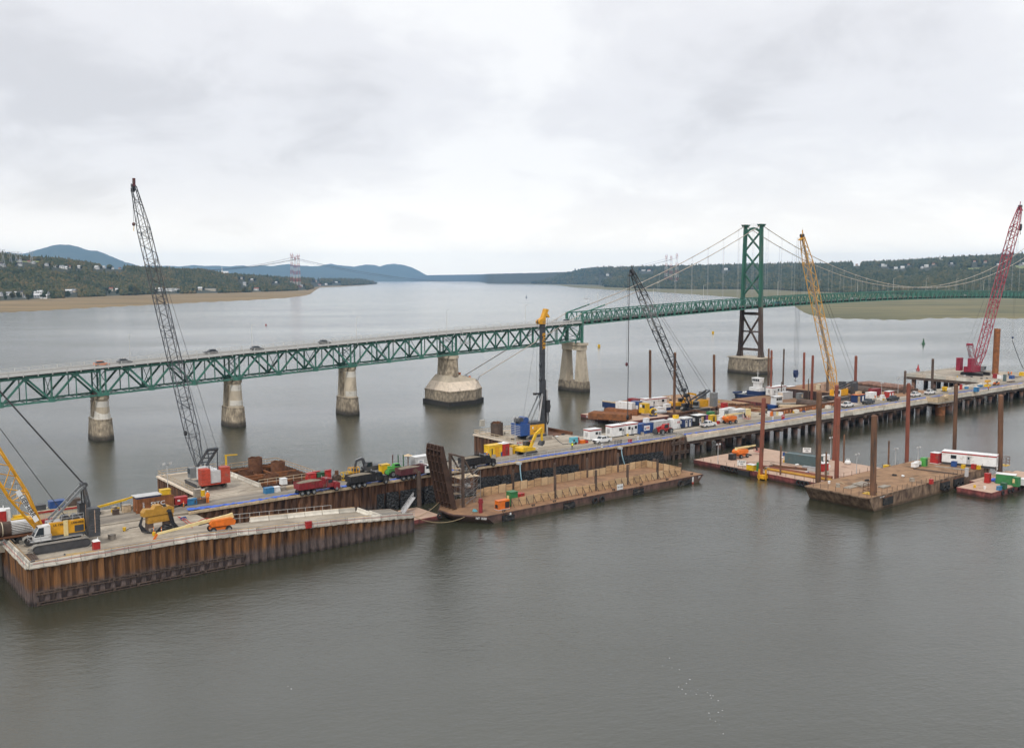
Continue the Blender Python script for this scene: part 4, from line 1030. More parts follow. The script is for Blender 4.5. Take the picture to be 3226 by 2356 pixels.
def barriers(p0, p1, zf, label, group, m=('concrete', 'pale_concrete'), skip=()):
	(u0, v0), (u1, v1) = p0, p1; L = math.hypot(u1 - u0, v1 - v0); n = max(1, round(L/3.66)); r = random.Random(int(u0 + v1*5))
	for k in range(n):
		if k in skip: continue
		t = (k + .5)/n; u, v = u0 + (u1 - u0)*t, v0 + (v1 - v0)*t; z = zf(u) if callable(zf) else zf
		o = bpy.data.objects.new('concrete_barrier', BM); C.objects.link(o); o.location = S(u, v + r.uniform(-.05, .05), z)
		sl = math.atan2((zf(u + 1) - zf(u - 1))/2, 1) if callable(zf) else 0
		o.rotation_euler = (0, -sl, SA + math.atan2(-(v1 - v0), u1 - u0) + r.uniform(-.015, .015))
		if not BM.materials: BM.materials.append(MT(m[0]))
		o.material_slots[0].link = 'OBJECT'; o.material_slots[0].material = MT(r.choice(m))
		tag(o, f'{label}, {ORD[k]} of {n} from the left', 'barrier', group)
def rail_line(parent, pts, h=1.05, step=2.4, m='galvanised_steel', wood=None, name='guard_rail', rr=.035):
	mb = MB(); wd = MB()
	for (a, b) in zip(pts[:-1], pts[1:]):
		a, b = Vector(a), Vector(b); n = max(1, round((b - a).length/step))
		for k in range(n + 1):
			q = a.lerp(b, k/n); mb.tube(q, q + Vector((0, 0, h)), rr, rr, 5)
		for f in (.5, 1.0): (wd if wood else mb).bar(a + Vector((0, 0, h*f)), b + Vector((0, 0, h*f)), rr*1.6 if not wood else .05, rr*1.6 if not wood else .14)
	o = mb.bd(name, m, parent)
	if wood and wd.v: wd.bd('top_rail', wood, o)
	return o
def LV(u, v, z): return Vector((u, -v, z))
def platform_a():
	t = site('sheet_pile_platform', 'nearest sheet pile work platform with a concrete deck carrying the yellow crawler crane', 'platform')
	mb = MB(); us = [.45, 10, 20, 26, 33]
	for a, b in zip(us[:-1], us[1:]): hexa(mb, a, b, -19.2, -.45, 5.0, zA(a) + .08, 5.0, zA(b) + .08)
	mb.bd('deck', 'work_deck', t)
	mb = MB(); us = [33, 35, 45, 54, 62]
	for a, b in zip(us[:-1], us[1:]): hexa(mb, a, b, -8.5, -.45, zA(a) - 1.2, zA(a) + .08, zA(b) - 1.2, zA(b) + .08)
	mb.bd('ramp', 'work_deck', t)
	mb = MB(); hexa(mb, 62, 69.2, -8.5, -.45, zA(62) - 1, zA(62) + .16, zA(69.3) - 1, zA(69.3) + .1); mb.bd('gravel_ramp_end', 'haul_road', t)
	# core fill below the deck
	mb = MB(); hexa(mb, .3, 33, -19.1, -.3, -3, 5.0, -3, 5.0); mb.bd('fill', 'haul_road', t)
	mb = MB(); hexa(mb, 33, 69.0, -8.8, -.3, -3, zA(33) - 1.2, -3, zA(69) - 1); mb.bd('fill', 'haul_road', t)
	sheet_wall(t, (0, 0), (69.6, 0), zA)
	sheet_wall(t, (0, -20), (0, 0), 5.95)
	sheet_wall(t, (69.6, 0), (69.6, -9), zA(69.5))
	sheet_wall(t, (69.6, -9), (33.5, -9), zA)
	# waler beams bolted along the near face
	for z in (2.0, .35):
		for k in range(9):
			u0 = .8 + k*3.72; MB().bb(u0, u0 + 3.66, -.42, -.26, z - .3, z - .14).bb(u0, u0 + 3.66, -.42, -.26, z + .12, z + .28).bd('waler', 'brown_steel', t)
			MB().bb(u0 + .1, u0 + .5, -.46, -.25, z - .22, z + .2).bd('waler_plate', 'brown_steel', t)
	# ragged concrete lip
	r = random.Random(4)
	for k in range(46):
		u0 = k*1.51; zz = zA(u0 + .75)
		MB().prism([(u0, .6), (u0, -.3 - r.uniform(0, .12)), (u0 + .7, -.3 - r.uniform(0, .28)), (u0 + 1.51, -.3 - r.uniform(0, .12)), (u0 + 1.51, .6)], zz - .02, zz + .12).bd('lip', 'concrete', t)
	for k in range(12):
		v0 = -k*1.6; MB().prism([(-.4 - r.uniform(0, .15), -v0), (.6, -v0), (.6, -v0 + 1.6), (-.4 - r.uniform(0, .15), -v0 + 1.6)], 5.95, 6.1).bd('lip', 'concrete', t)
	rail_line(t, [LV(u, .42, zA(u) + .1) for u in (0.0, 12, 26, 35, 54, 69.3)], 1.25, 2.0)
	rail_line(t, [LV(-.35, 0, 6), LV(-.35, -30, 6)], 1.25, 2.0)
	rail_line(t, [LV(u, -8.9, zA(u) + .1) for u in (33.5, 45, 56)], 1.6, 2.0, 'rail_grey')
	barriers((.2, -.05), (69.2, -.05), lambda u: zA(u) + .09, 'concrete barrier on the near platform edge', 'barriers along the near platform edge')
	barriers((.3, -19), (.3, -.6), 6.04, 'concrete barrier on the left platform end', 'barriers on the left platform end')
	barriers((39, -8.4), (61, -8.4), lambda u: zA(u) + .09, 'concrete barrier on the inner ramp side', 'barriers on the inner ramp side')
	for u, v in ((61.5, -6.6), (62.2, -3.2)):
		pass
	barriers((61.3, -8.0), (62.6, -.9), lambda u: zA(u) + .1, 'concrete barrier across the ramp end', 'barriers across the ramp')
	# handrail planks on top of the barriers
	mb = MB()
	for a, b in zip((1, 12, 26, 35, 46), (12, 26, 35, 46, 60)): mb.bar(LV(a, -.28, zA(a) + 1.0), LV(b, -.28, zA(b) + 1.0), .06, .14)
	mb.bd('timber_rail', 'timber', t)
	MB().bar(LV(.5, -18, 7.0), LV(.5, -1, 7.0), .06, .14).bd('timber_rail', 'timber', t)
	MB().bar(LV(39, -8.6, zA(39) + 1.0), LV(61, -8.6, zA(61) + 1.0), .06, .14).bd('timber_rail', 'timber', t)
platform_a()
def causeway():
	t = site('causeway', 'long rock-filled sheet pile causeway with a dirt haul road linking the work platforms', 'causeway')
	mb = MB(); hexa(mb, -30, 172.4, -29.8, -19.65, 4.9, ZD - .1, 4.9, ZD - .1); hexa(mb, -30, .45, -19.65, -16.5, 4.9, 6.03, 4.9, 6.03); mb.bd('deck', 'work_deck', t)
	mb = MB(); hexa(mb, -30, 14, -36, -29.8, 4.9, ZD - .1, 4.9, ZD - .1); hexa(mb, 14, 38, -31.5, -29.8, 4.9, ZD - .1, 4.9, ZD - .1); mb.bd('deck', 'work_deck', t)
	mb = MB(); hexa(mb, 148.5, 172.8, -37, -29.8, 4.9, ZD - .1, 4.9, ZD - .1); mb.bd('deck', 'work_deck', t)
	mb = MB(); hexa(mb, -30, 172.8, -26.3, -20.3, 5.9, ZD - .06, 5.9, ZD - .06); mb.bd('haul_road', 'haul_road', t)
	mb = MB(); hexa(mb, -30, 172.4, -29.6, -19.7, -3, 4.9, -3, 4.9); mb.bd('fill', 'haul_road', t)
	mb = MB(); hexa(mb, 148.8, 172.4, -36.7, -29.6, -3, 4.9, -3, 4.9); mb.bd('fill', 'haul_road', t)
	sheet_wall(t, (33, -19.2), (172.9, -19.2), 5.85, 'sheet_steel_dark')
	sheet_wall(t, (38, -31.6), (-30, -31.6), 6.0, 'sheet_steel_dark')
	sheet_wall(t, (172.9, -19.2), (172.9, -36), 5.85, 'sheet_steel_dark')
	sheet_wall(t, (172.9, -37), (148.5, -37), 5.85, 'sheet_steel_dark')
	sheet_wall(t, (127, -30), (64, -30), 5.85, 'sheet_steel_dark')
	r = random.Random(14)
	u = 31.5
	while u < 168:
		l = 2.0; MB().bb(u, u + l - .04, 18.75, 19.15, 5.86, 6.32 + r.uniform(-.02, .03)).bd('sleeper', 'pale_timber', t); u += l
	for u in np.arange(31, 168, 2.05):                      # steel hooks of the ledge
		pass
	# end braces of the sheet pile wall
	for z in (4.3, 1.6):
		for dz in (0, .55): MB().bb(165.8, 173.2, 18.55, 18.8, z + dz - .18, z + dz + .18).bd('brace_beam', 'brown_steel', t)
	for u in (166.8, 169.2, 171.6): MB().bb(u - .3, u + .3, 18.55, 18.95, -3, 6.0).bd('king_pile', 'brown_steel', t)
	rail_line(t, [LV(100, -19.9, ZD), LV(172, -19.9, ZD)], 1.2, 2.4, 'rail_grey')
causeway()
def tarp(u0, u1, v, z, w, label):
	r = random.Random(int(u0)); n = int((u1 - u0)/.6); mb = MB(); cols = 5
	for i in range(n + 1):
		u = u0 + (u1 - u0)*i/n; sh = .18*math.sin(u*.35) + r.uniform(-.12, .12); ww = w*(1 + .35*math.sin(u*.21 + 1) + r.uniform(-.12, .12))
		for j in range(cols):
			y = -(v + sh) + ww*(j/(cols - 1)) ; hang = -.25*r.random() if j == 0 and r.random() < .35 else 0
			mb.v.append((u, y, z + r.uniform(0, .16) + hang))
	for i in range(n):
		for j in range(cols - 1):
			a = i*cols + j; mb.f.append((a, a + cols, a + cols + 1, a + 1))
	o = mb.bd('tarpaulin', 'tarp_blue'); o.location = S(0, 0, 0); o.rotation_euler = (0, 0, SA); tag(o, label, 'tarpaulin', 'blue tarpaulins along the causeway edge')
tarp(31.8, 96, -19.25, 6.38, 1.15, 'crumpled blue tarpaulin along the causeway edge above the ramp, with trucks behind')
tarp(96.5, 168, -19.3, 6.38, .8, 'crumpled blue tarpaulin along the causeway edge behind the timber-sided barge')
tarp(172, 385, -19.55, 6.42, .55, 'narrow blue tarpaulin running along the trestle edge')
def trestle():
	t = site('trestle', 'long steel trestle roadway on rows of brown tubular piles', 'trestle')
	U0, U1 = 173.2, 430
	mb = MB(); hexa(mb, U0, U1, -28.2, -19.2, 5.75, ZD, 5.75, ZD); mb.bd('deck', 'work_deck', t)
	mb = MB(); hexa(mb, U0, U1, -25.5, -20.2, 6.0, ZD + .03, 6.0, ZD + .03); mb.bd('haul_road', 'haul_road', t)
	r = random.Random(8); u = U0 - 1
	while u < U1:
		l = r.uniform(2.1, 2.5)
		if not 304 < u < 317: MB().bb(u, u + l - .06, 18.62, 19.12, 5.72, 6.36 + r.uniform(-.03, .04)).bd('edge_block', 'cream_block', t)
		u += l
	u = U0 - 1
	while u < U1:
		l = r.uniform(5.0, 7.5); d = r.uniform(0, .14)
		if not 304 < u < 313: MB().bb(u, u + l - .05, 18.66 - d, 19.1, 4.62 - r.uniform(0, .08), 5.70).bd('fascia_panel', r.choice(('concrete', 'pale_concrete', 'pale_concrete', 'cream_block')), t)
		u += l
	for v in (-19.4, -22.4, -25.2, -28): MB().bb(U0, U1, -v - .22, -v + .22, 3.75, 4.6).bd('girder', 'brown_steel', t)
	MB().bb(U0, U1, 18.72, 18.98, 4.4, 4.6).bb(U0, U1, 18.72, 18.98, 3.72, 3.9).bd('girder_flange', 'brown_steel', t)
	MB().bb(U0, U1, 18.6, 28.4, 4.6, 4.72).bd('floor_plate', 'brown_steel', t)
	tm = MB().tube((0, 0, -6), (0, 0, 3.1), .74, .74, 16); tm.smooth = False; tm = tm.mesh('pile')
	k = 0; u = 178.5
	while u < U1:
		for v in (-20.2, -23.8, -27.4):
			if not (305 < u < 316 and v > -22): link('pile', tm, 'trestle_pile', t, (u, -v, 0))
		MB().bb(u - .45, u + .45, 18.3, 28.8, 3.05, 3.75).bd('cap_beam', 'brown_steel', t)
		MB().bb(u - .75, u + .75, 19.4, 21.1, 2.9, 3.1).bd('pile_collar', 'brown_steel', t)
		u += 9.4; k += 1
	# loading bay bumped out over two large casings
	MB().bb(304.5, 318, 14.6, 19.1, 4.6, 5.2).bd('loading_bay', 'grey_timber', t)
	for a, b, c, d in ((304.5, 318, 14.6, 14.75), (304.5, 304.65, 14.6, 19.1), (317.85, 318, 14.6, 19.1)):
		MB().bb(a, b, c, d, 5.2, 7.0).bd('form_panel', 'pale_timber', t)
	brs = MB()
	for k in range(6): brs.bar((304.5 + k*2.2, 14.7, 4.6), (305.6 + k*2.2, 14.7, 3.5), .15).bar((305.6 + k*2.2, 14.7, 3.5), (306.7 + k*2.2, 14.7, 4.6), .15)
	brs.bar((304.5, 14.7, 3.5), (318, 14.7, 3.5), .2).bd('brace_truss', 'brown_steel', t)
	for u, rr, m in ((310.2, 1.75, 'rust_orange'), (316.5, 1.35, 'trestle_pile')):
		q = MB().tube((u, 16.6, -6), (u, 16.6, 4.4), rr, rr, 20); q.bd('casing', m, t)
	# jersey barriers along the far side
	barriers((330, -28.4), (382, -28.4), ZD, 'concrete barrier on the far trestle side', 'barriers along the far trestle side')
	barriers((276, -28.6), (297, -28.6), ZD, 'concrete barrier beside the parked pickups', 'barriers beside the parked pickups')
trestle()
def platform(label, u0, u1, v0, v1, piles, name='sheet_pile_platform', edges=('left',)):
	t = site(name, label, 'platform')
	mb = MB(); hexa(mb, u0 + (.4 if piles else 0), u1, v0 + (.4 if piles else 0), v1, 5.0, ZD - .05, 5.0, ZD - .05); mb.bd('deck', 'work_deck', t)
	if piles:
		mb = MB(); hexa(mb, u0 + .4, u1 - .4, v0 + .4, v1, -3, 5, -3, 5); mb.bd('fill', 'haul_road', t)
		sheet_wall(t, (u0, v0), (u0, v1), 5.95, 'sheet_steel_dark'); sheet_wall(t, (u1, v0), (u0, v0), 5.95, 'sheet_steel_dark'); sheet_wall(t, (u1, v1), (u1, v0), 5.95, 'sheet_steel_dark')
		MB().bb(u0 - .35, u0 + .25, -v1, -v0, 5.95, 6.3).bd('cap_beam', 'cream_block', t); MB().bb(u0, u1, -v0 - .3, -v0 + .3, 5.96, 6.32).bd('cap_beam', 'cream_block', t)
	rail_line(t, [LV(u0 + .1, v1, ZD + .1), LV(u0 + .1, v0, ZD + .1), LV(u1, v0, ZD + .1)], 1.1, 2.4, 'rail_grey', 'pale_timber')
	return t
pb = platform('sheet pile platform with a concrete deck under the white crane with red counterweights', 38, 51.5, -56, -29.8, True)
barriers((51.2, -54), (51.2, -31), ZD - .05, 'concrete barrier between white crane and cofferdam', 'barriers beside the red and white crane')
pc = platform('sheet pile platform with a concrete deck under the blue and yellow drilling rig', 127, 148.5, -58, -29.8, True)
pd_ = platform('low concrete work pad beside the trestle, behind an orange boom lift', 203, 227, -41, -28.2, False, 'work_pad')
MB().bb(203, 227, 28.2, 41, 3.8, 5.0).bd('girder', 'brown_steel', pd_)
for u in (206, 215, 224):
	for v in (-30, -39): MB().tube((u, -v, -5), (u, -v, 3.8), .7, .7, 14).bd('pile', 'trestle_pile', pd_)
def platform_e():
	t = site('trestle_platform', 'trestle platform on dark piles carrying the tall red crawler crane', 'platform')
	u0, u1, v0, v1 = 383, 432, -70, -28.2
	mb = MB(); hexa(mb, u0, u1, v0, v1, 5.6, ZD, 5.6, ZD); mb.bd('deck', 'work_deck', t)
	for k in range(9):
		a = v0 + k*4.64; MB().bb(u0 - .3, u0 + .1, -a - 4.6, -a, 5.3, 6.75).bd('fascia_panel', ('concrete', 'cream_block', 'pale_concrete')[k % 3], t)
	for k in range(9): MB().bb(u0 + k*5.2, u0 + k*5.2 + 5.1, -v0 - .1, -v0 + .3, 5.3, 6.75).bd('fascia_panel', ('concrete', 'pale_concrete')[k % 2], t)
	MB().bb(u0 - .1, u0 + .35, -v1, -v0, 4.1, 5.3).bd('girder', 'brown_steel', t); MB().bb(u0, u1, -v0 - .3, -v0, 4.1, 5.3).bd('girder', 'brown_steel', t)
	MB().bb(u0 + 3, u1, -v1, -v0 - 1, 4.6, 5.6).bd('floor_plate', 'brown_steel', t)
	for u in (385, 396, 408, 420):
		for v in (-67.5, -58, -48, -38, -31): MB().tube((u, -v, -6), (u, -v, 4.1), 1.0, 1.0, 14).bd('pile', 'trestle_pile', t)
	rail_line(t, [LV(u0 + .2, v1, 6.75), LV(u0 + .2, v0, 6.75), LV(u1, v0, 6.75)], .9, 3.0, 'rail_grey')
platform_e()
# ------------------------------------------------------------------ cofferdams with casings
def casing(parent, u, v, r, z0, z1, m='rust', n=18):
	mb = MB(); k = n; o = []
	for rr, zz in ((r, z0), (r, z1), (r*.93, z1), (r*.93, z0)):
		for i in range(k): a = 2*math.pi*i/k; o.append((u + rr*math.cos(a), -v + rr*math.sin(a), zz + (.25*((i*7) % 3 - 1)*.4 if zz == z1 else 0)))
	fs = []
	for j in range(3):
		for i in range(k): fs.append((j*k + i, j*k + (i+1) % k, (j+1)*k + (i+1) % k, (j+1)*k + i))
	mb.add(o, fs); return mb.bd('casing', m, parent)
def cofferdam_1():
	t = site('cofferdam', 'brown sheet pile cofferdam with four rusty casings beside the red and white crane', 'cofferdam')
	u0, u1, v0, v1 = 51.6, 65.5, -54, -33
	for a, b in (((u0 + .6, v0), (u1, v0)), ((u1, v0), (u1, v1)), ((u1, v1), (u0 + .6, v1))):
		sheet_wall(t, a, b, 6.2, 'sheet_steel_dark')
	mb = MB(); hexa(mb, u0, u1, v0, v1, 1.5, 2.0, 1.5, 2.0); mb.bd('floor', 'haul_road', t)
	for k, (u, v, h) in enumerate(((54.6, -46.5, 6.9), (58.6, -50.5, 8.8), (61.9, -45.5, 8.2), (56.8, -38.0, 7.2), (62, -37.4, 7.0))): casing(t, u, v, 1.6, 0, h)
	fr = MB()
	for v in (-43.5, -40.5, -34.6, -52): fr.bar(LV(u0, v, 6.0), LV(u1, v, 6.0), .4, .5)
	for u in (56.8, 60.3): fr.bar(LV(u, v0, 5.6), LV(u, v1, 5.6), .4, .4)
	fr.bd('frame_beam', 'rust_orange', t)
	rail_line(t, [LV(u0, v1 + .3, ZD), LV(u1 + 2, v1 + .3, ZD)], 1.2, 2.0, 'rail_grey', 'pale_timber')
	rail_line(t, [LV(u0, v0, ZD), LV(u1, v0, ZD), LV(u1, v1, ZD)], 1.2, 3.0, 'light_grey', 'timber')
cofferdam_1()
def pit_c():
	t = site('cofferdam', 'low rusty steel curb around the excavation right of the drilling rig', 'cofferdam')
	for a in ((142.5, 148, -58.4, -58), (142.5, 142.9, -58.4, -46), (148, 148.4, -58.4, -40)): MB().bb(a[0], a[1], -a[3], -a[2], 5.6, 7.1).bd('curb_plate', 'rust', t)
	MB().bb(143, 148, 42, 58, 5.7, 6.25).bd('floor', 'rust', t)
	casing(t, 145.5, -50, 1.4, 5, 8.4, 'rust')
pit_c()
t = site('steel_casing', 'short dark brown casing standing open on the drilling rig platform corner', 'casing')
casing(t, 131.0, -52.5, 1.75, ZD, ZD + 3.6, 'brown_steel'); casing(t, 131.0, -52.5, 1.25, ZD, ZD + 3.9, 'rust')
# ------------------------------------------------------------------ barges
def barge(name, label, u0, u1, v0, v1, z, hull, deck, rake0=2.5, rake1=2.0, turn=0.0, cham=0.0):
	c = S((u0 + u1)/2, (v0 + v1)/2); t = thing(name, label, 'barge', c, SA + turn)
	L, W = (u1 - u0)/2, (v1 - v0)/2; mb = MB()
	dk = [(-L + cham, -W), (L, -W), (L, W), (-L + cham, W), (-L, W - cham*1.2), (-L, -W + cham*1.2)] if cham else [(-L, -W), (L, -W), (L, W), (-L, W)]
	k = .18
	def row(f): return [(x + (rake0*(1 - f)*(1 if x < -L + cham + .01 else 0)) - (rake1*(1 - f) if x > L - .01 else 0), y) for x, y in dk]
	n = len(dk)
	zs = ((-1.6, 0.0), (-.6, .45), (z - .35, .98), (z, 1.0)); vs_ = []; fs = []
	for zz, f in zs: vs_ += [(x, y, zz) for x, y in row(f)]
	for j in range(len(zs) - 1):
		for i in range(n): fs.append((j*n + i, j*n + (i+1) % n, (j+1)*n + (i+1) % n, (j+1)*n + i))
	fs.append(tuple(range(n - 1, -1, -1)))
	fs.append(tuple(range((len(zs) - 1)*n, len(zs)*n)))
	mb.add(vs_, fs).bd('hull', hull, t)
	MB().prism([(x*.995, y*.99) for x, y in dk], z - .1, z + .035).bd('deck', deck, t)
	rub = MB()
	for i in range(n): rub.bar((*dk[i], z - .12), (*dk[(i+1) % n], z - .12), .14, .22)
	rub.bd('rubbing_strake', hull, t)
	return t, L, W
def tyre(p, axis, label, group, R0=.5, r=.2):
	o = MB().ring((0, 0, 0), R0, r, axis, 14, 7); o.smooth = True; o = o.bd('tyre_fender', 'rubber'); o.location = p
	return tag(o, label, 'tyre', group)
VA = (math.sin(SA), -math.cos(SA), 0); UA = (UX, UY, 0)
def fender_mat(u0, u1, v, z0, z1, label, group):
	r = random.Random(int(u0*13)); t = site('fender_curtain', label, 'fender', group); mb = MB(); nu, nz = 5, 5
	for i in range(nu + 1):
		for j in range(nz + 1):
			mb.v.append((u0 + (u1 - u0)*i/nu, -v - .3 - r.uniform(0, .2), z0 + (z1 - z0)*j/nz + (r.uniform(-.25, .25) if j == nz else 0)))
	for i in range(nu):
		for j in range(nz): a = i*(nz + 1) + j; mb.f.append((a, a + nz + 1, a + nz + 2, a + 1))
	mb.add([(u0, -v, z0), (u1, -v, z0), (u1, -v, z1), (u0, -v, z1)], [(0, 1, 2, 3)])
	mb.bd('rubber_sheet', 'rubber', t); ch = MB()
	for i in range(4): u = u0 + (u1 - u0)*(i + .5)/4; ch.bar((u, -v - .1, z1 - .2), (u, -v - .05, 1.9), .06)
	ch.bd('chain', 'rust', t); return t
# --- timber-sided material barge with its bow ramp raised
b1, L1, W1 = barge('material_barge', 'long rusty barge with timber side walls and its bow ramp raised upright', 79.5, 151.5, -11.5, 4.6, 1.8, 'hull_brown', 'deck_rust', 5.0, 4.0, 0, 4.5)
def b1x(u, v): return u - 115.5, -(v + 3.45)
def barge1():
	t = b1; r = random.Random(2)
	def wall(p0, p1, n, posts, inner):
		(u0, v0), (u1, v1) = p0, p1
		for k in range(n):
			a = k/n; b = (k + 1)/n; x0, y0 = b1x(u0 + (u1 - u0)*a, v0 + (v1 - v0)*a); x1, y1 = b1x(u0 + (u1 - u0)*b, v0 + (v1 - v0)*b)
			h = r.choice((1.75, 1.75, 1.8, 1.9, 1.65))
			pn = MB().bar((x0, y0, 1.84 + h/2), (x1, y1, 1.84 + h/2), .09, h).bd('timber_panel', r.choice(('timber', 'timber', 'wood_ply')), t)
			sg = -1 if inner else 1
			dx, dy = (x1 - x0), (y1 - y0); l = math.hypot(dx, dy); nx, ny = -dy/l*sg, dx/l*sg
			MB().bar((x0, y0, 1.84), (x0, y0, 1.84 + h), .12, .12).bar((x0 - nx*.05, y0 - ny*.05, 1.84 + h*.8), (x0 - nx*1.1, y0 - ny*1.1, 1.9), .1, .1).bd('stay', 'brown_steel', pn)
			if k in posts: MB().bar((x0, y0, 1.8), (x0, y0, 6.6), .45, .4).bd('post', 'brown_steel', t)
	wall((93, 1.5), (146.5, 1.5), 26, (6, 12, 17, 22), False)
	wall((92.5, -10.4), (147.2, -10.4), 26, (5, 11, 16, 21), True)
	wall((147.2, -10.4), (146.8, 1.5), 6, (), True)
	# bow ramp
	x, y0 = b1x(82.2, -9.0); _, y1 = b1x(82.2, -3.7)
	def rp(z): return x - .24*(z - 2.0)
	H = 15.6
	ramp = MB().add([(rp(2), y0, 2), (rp(2), y1, 2), (rp(H), y1, H), (rp(H), y0, H), (rp(2) + .35, y0, 2), (rp(2) + .35, y1, 2), (rp(H) + .35, y1, H), (rp(H) + .35, y0, H)],
					[(0, 3, 2, 1), (4, 5, 6, 7), (0, 1, 5, 4), (2, 3, 7, 6), (0, 4, 7, 3), (1, 2, 6, 5)]).bd('bow_ramp', 'ramp_steel', t)
	for k in range(5):
		y = y0 + (y1 - y0)*k/4; d = 1.0
		MB().add([(rp(2.2) - d, y - .11, 2.2), (rp(H - 2.2) - d, y - .11, H - 2.2), (rp(H) - .25, y - .11, H), (rp(H), y - .11, H), (rp(2.2), y - .11, 2.2),
				  (rp(2.2) - d, y + .11, 2.2), (rp(H - 2.2) - d, y + .11, H - 2.2), (rp(H) - .25, y + .11, H), (rp(H), y + .11, H), (rp(2.2), y + .11, 2.2)],
				 [(0, 1, 2, 3, 4), (9, 8, 7, 6, 5), (0, 5, 6, 1), (1, 6, 7, 2), (2, 7, 8, 3), (4, 3, 8, 9), (0, 4, 9, 5)]).bd('rib', 'ramp_steel', ramp)
	for z in (3.2, 5.4, 7.6, 9.8, 12, 13.4, 14.6): MB().bar((rp(z) - .45, y0, z), (rp(z) - .45, y1, z), .5, .16).bd('cross_rib', 'ramp_steel', ramp)
	for y in (y0 + .3, y1 + .9):                            # hoist posts behind the ramp
		MB().bar((x + 2.6, y, 1.8), (x + 2.6, y, 12.8), .5, .5).bd('hoist_post', 'brown_steel', t)
		MB().bar((x + 2.6, y, 12.6), (x + 5.2, y, 8.5), .3, .3).bd('hoist_stay', 'brown_steel', t)
	MB().bar((x + 2.6, y0 + .3, 12.6), (x + 2.6, y1 + .9, 12.6), .35, .35).bd('hoist_beam', 'brown_steel', t)
	# bollards
	for u, v, h in ((84.8, 1.6, 3.0),):
		xx, yy = b1x(u, v); q = MB().tube((xx, yy, 1.8), (xx, yy, 1.8 + h), .42, .42, 14).bd('bollard', 'dark_red', t); MB().tube((xx, yy, 1.8 + h - .9), (xx, yy, 1.8 + h - .5), .55, .55, 14).bd('collar', 'dark_red', q)
	for u, v in ((149.3, -1.0), (148.5, -9.0)):
		xx, yy = b1x(u, v); MB().tube((xx, yy, 1.8), (xx, yy, 4.0), .42, .42, 14).bd('bollard', 'brown_steel', t)
	for u, v in ((89, 4.0), (97, 4.0), (103, 4.0), (112, 4.0), (121, 4.0), (130, 4.0), (139, 4.0), (148.5, 3.5)):
		xx, yy = b1x(u, v); MB().tube((xx - .25, yy, 1.8), (xx - .25, yy, 2.25), .15).tube((xx + .25, yy, 1.8), (xx + .25, yy, 2.25), .15).bar((xx - .5, yy, 2.2), (xx + .5, yy, 2.2), .15).bd('cleat', 'brown_steel', t)
	# draught marks and name
	for u in (90.2, 147.6):
		xx, yy = b1x(u, 4.66); o = MB().bb(xx - .28, xx + .28, yy - .02, yy + .03, .35, 1.6).bd('draught_board', 'white', t); MB().bb(xx - .3, xx + .3, yy - .03, yy + .02, -.2, .35).bd('draught_foot', 'hose_red', t)
	xx, yy = b1x(86.0, 4.7);
	lettering('NT 1520', .62, 'white', t, (-L1 + 3.6, -W1 + .55, 1.35), (math.cos(-.85), math.sin(-.85), 0))
	lettering('JSP', .6, 'white', t, (L1 - 1.5, -W1 - .06, 1.3), (1, 0, 0))
	sg = site('name_board', 'white name board hung on the side rail of the timber-walled barge', 'sign')
	u, z = on_v('L4', 550, 318, 4.5); MB().bb(u - .95, u + .95, -4.62, -4.56, z - .62, z + .62).bd('panel', 'white', sg); MB().bar((u - .7, -4.55, z - .6), (u - .7, -4.2, 1.8), .06).bar((u + .7, -4.55, z - .6), (u + .7, -4.2, 1.8), .06).bd('bracket', 'brown_steel', sg)
	lettering('NT 1520', .42, 'dark_grey', sg, (u, -4.64, z), (1, 0, 0))
	for k, (x0, x1) in enumerate(((1285, 1545),)): pass
	for k, (rg, x0, x1, ya, yb, nm) in enumerate((('L3', 1285, 1545, 980, 1150, 'black rubber fender curtain hung on the barge side nearest the bow'), ('Z4', 1825, 1955, 895, 990, 'black rubber fender curtain on the barge side below the second post'),
											  ('L4', 800, 985, 365, 490, 'black rubber fender curtain on the barge side right of the name board'), ('L4', 1715, 1880, 195, 315, 'black rubber fender curtain on the barge side nearest the stern'))):
		u0, za = on_v(rg, x0, ya, 4.7); u1, zb = on_v(rg, x1, yb, 4.7); fender_mat(u0, u1, 4.62, .05, 1.35, nm, 'fender curtains on the timber-walled barge')
	for rg, x, y, nm in (('L4', 85, 610, 'left of the pair of black tyres hung amidships on the barge side'), ('L4', 215, 610, 'right of the pair of black tyres hung amidships on the barge side'), ('L4', 1685, 275, 'black tyre hung beside the stern fender curtain of the barge')):
		u, z = on_v(rg, x, y, 4.85); tyre(S(u, 4.85, max(z, .6)), VA, nm, 'tyres on the timber-walled barge', .62, .24)
barge1()
# --- pink-decked flat barge
b2, L2, W2_ = barge('spud_barge', 'wide flat barge with a pale pink deck carrying a dark container', 165.5, 194.5, -10.5, 27.5, 1.5, 'hull_red', 'deck_pink', .8, .8)
def deck_posts(parent, pts, z, h=.9, m='brown_steel', name='stanchion'):
	for x, y in pts: MB().tube((x, y, z), (x, y, z + h), .05, .05, 5).bd(name, m, parent)
deck_posts(b2, [(-14.3, -18 + 2.6*k) for k in range(14)], 1.5)
deck_posts(b2, [(-12 + 3*k, 18.6) for k in range(9)], 1.5)
b3, L3, W3 = barge('spud_barge', 'rusty brown deck barge with four tall spuds and a peeling cream hull', 154.0, 209.5, 32.0, 48.0, 3.2, 'hull_pale', 'deck_brown', 4.5, 3.0)
deck_posts(b3, [(-26.5 + 2.1*k, -7.75) for k in range(25)], 3.2, 1.1); deck_posts(b3, [(-27.3, -7.2 + 1.9*k) for k in range(8)], 3.2, 1.1); deck_posts(b3, [(-26 + 3.4*k, 7.75) for k in range(14)], 3.2, 1.1)
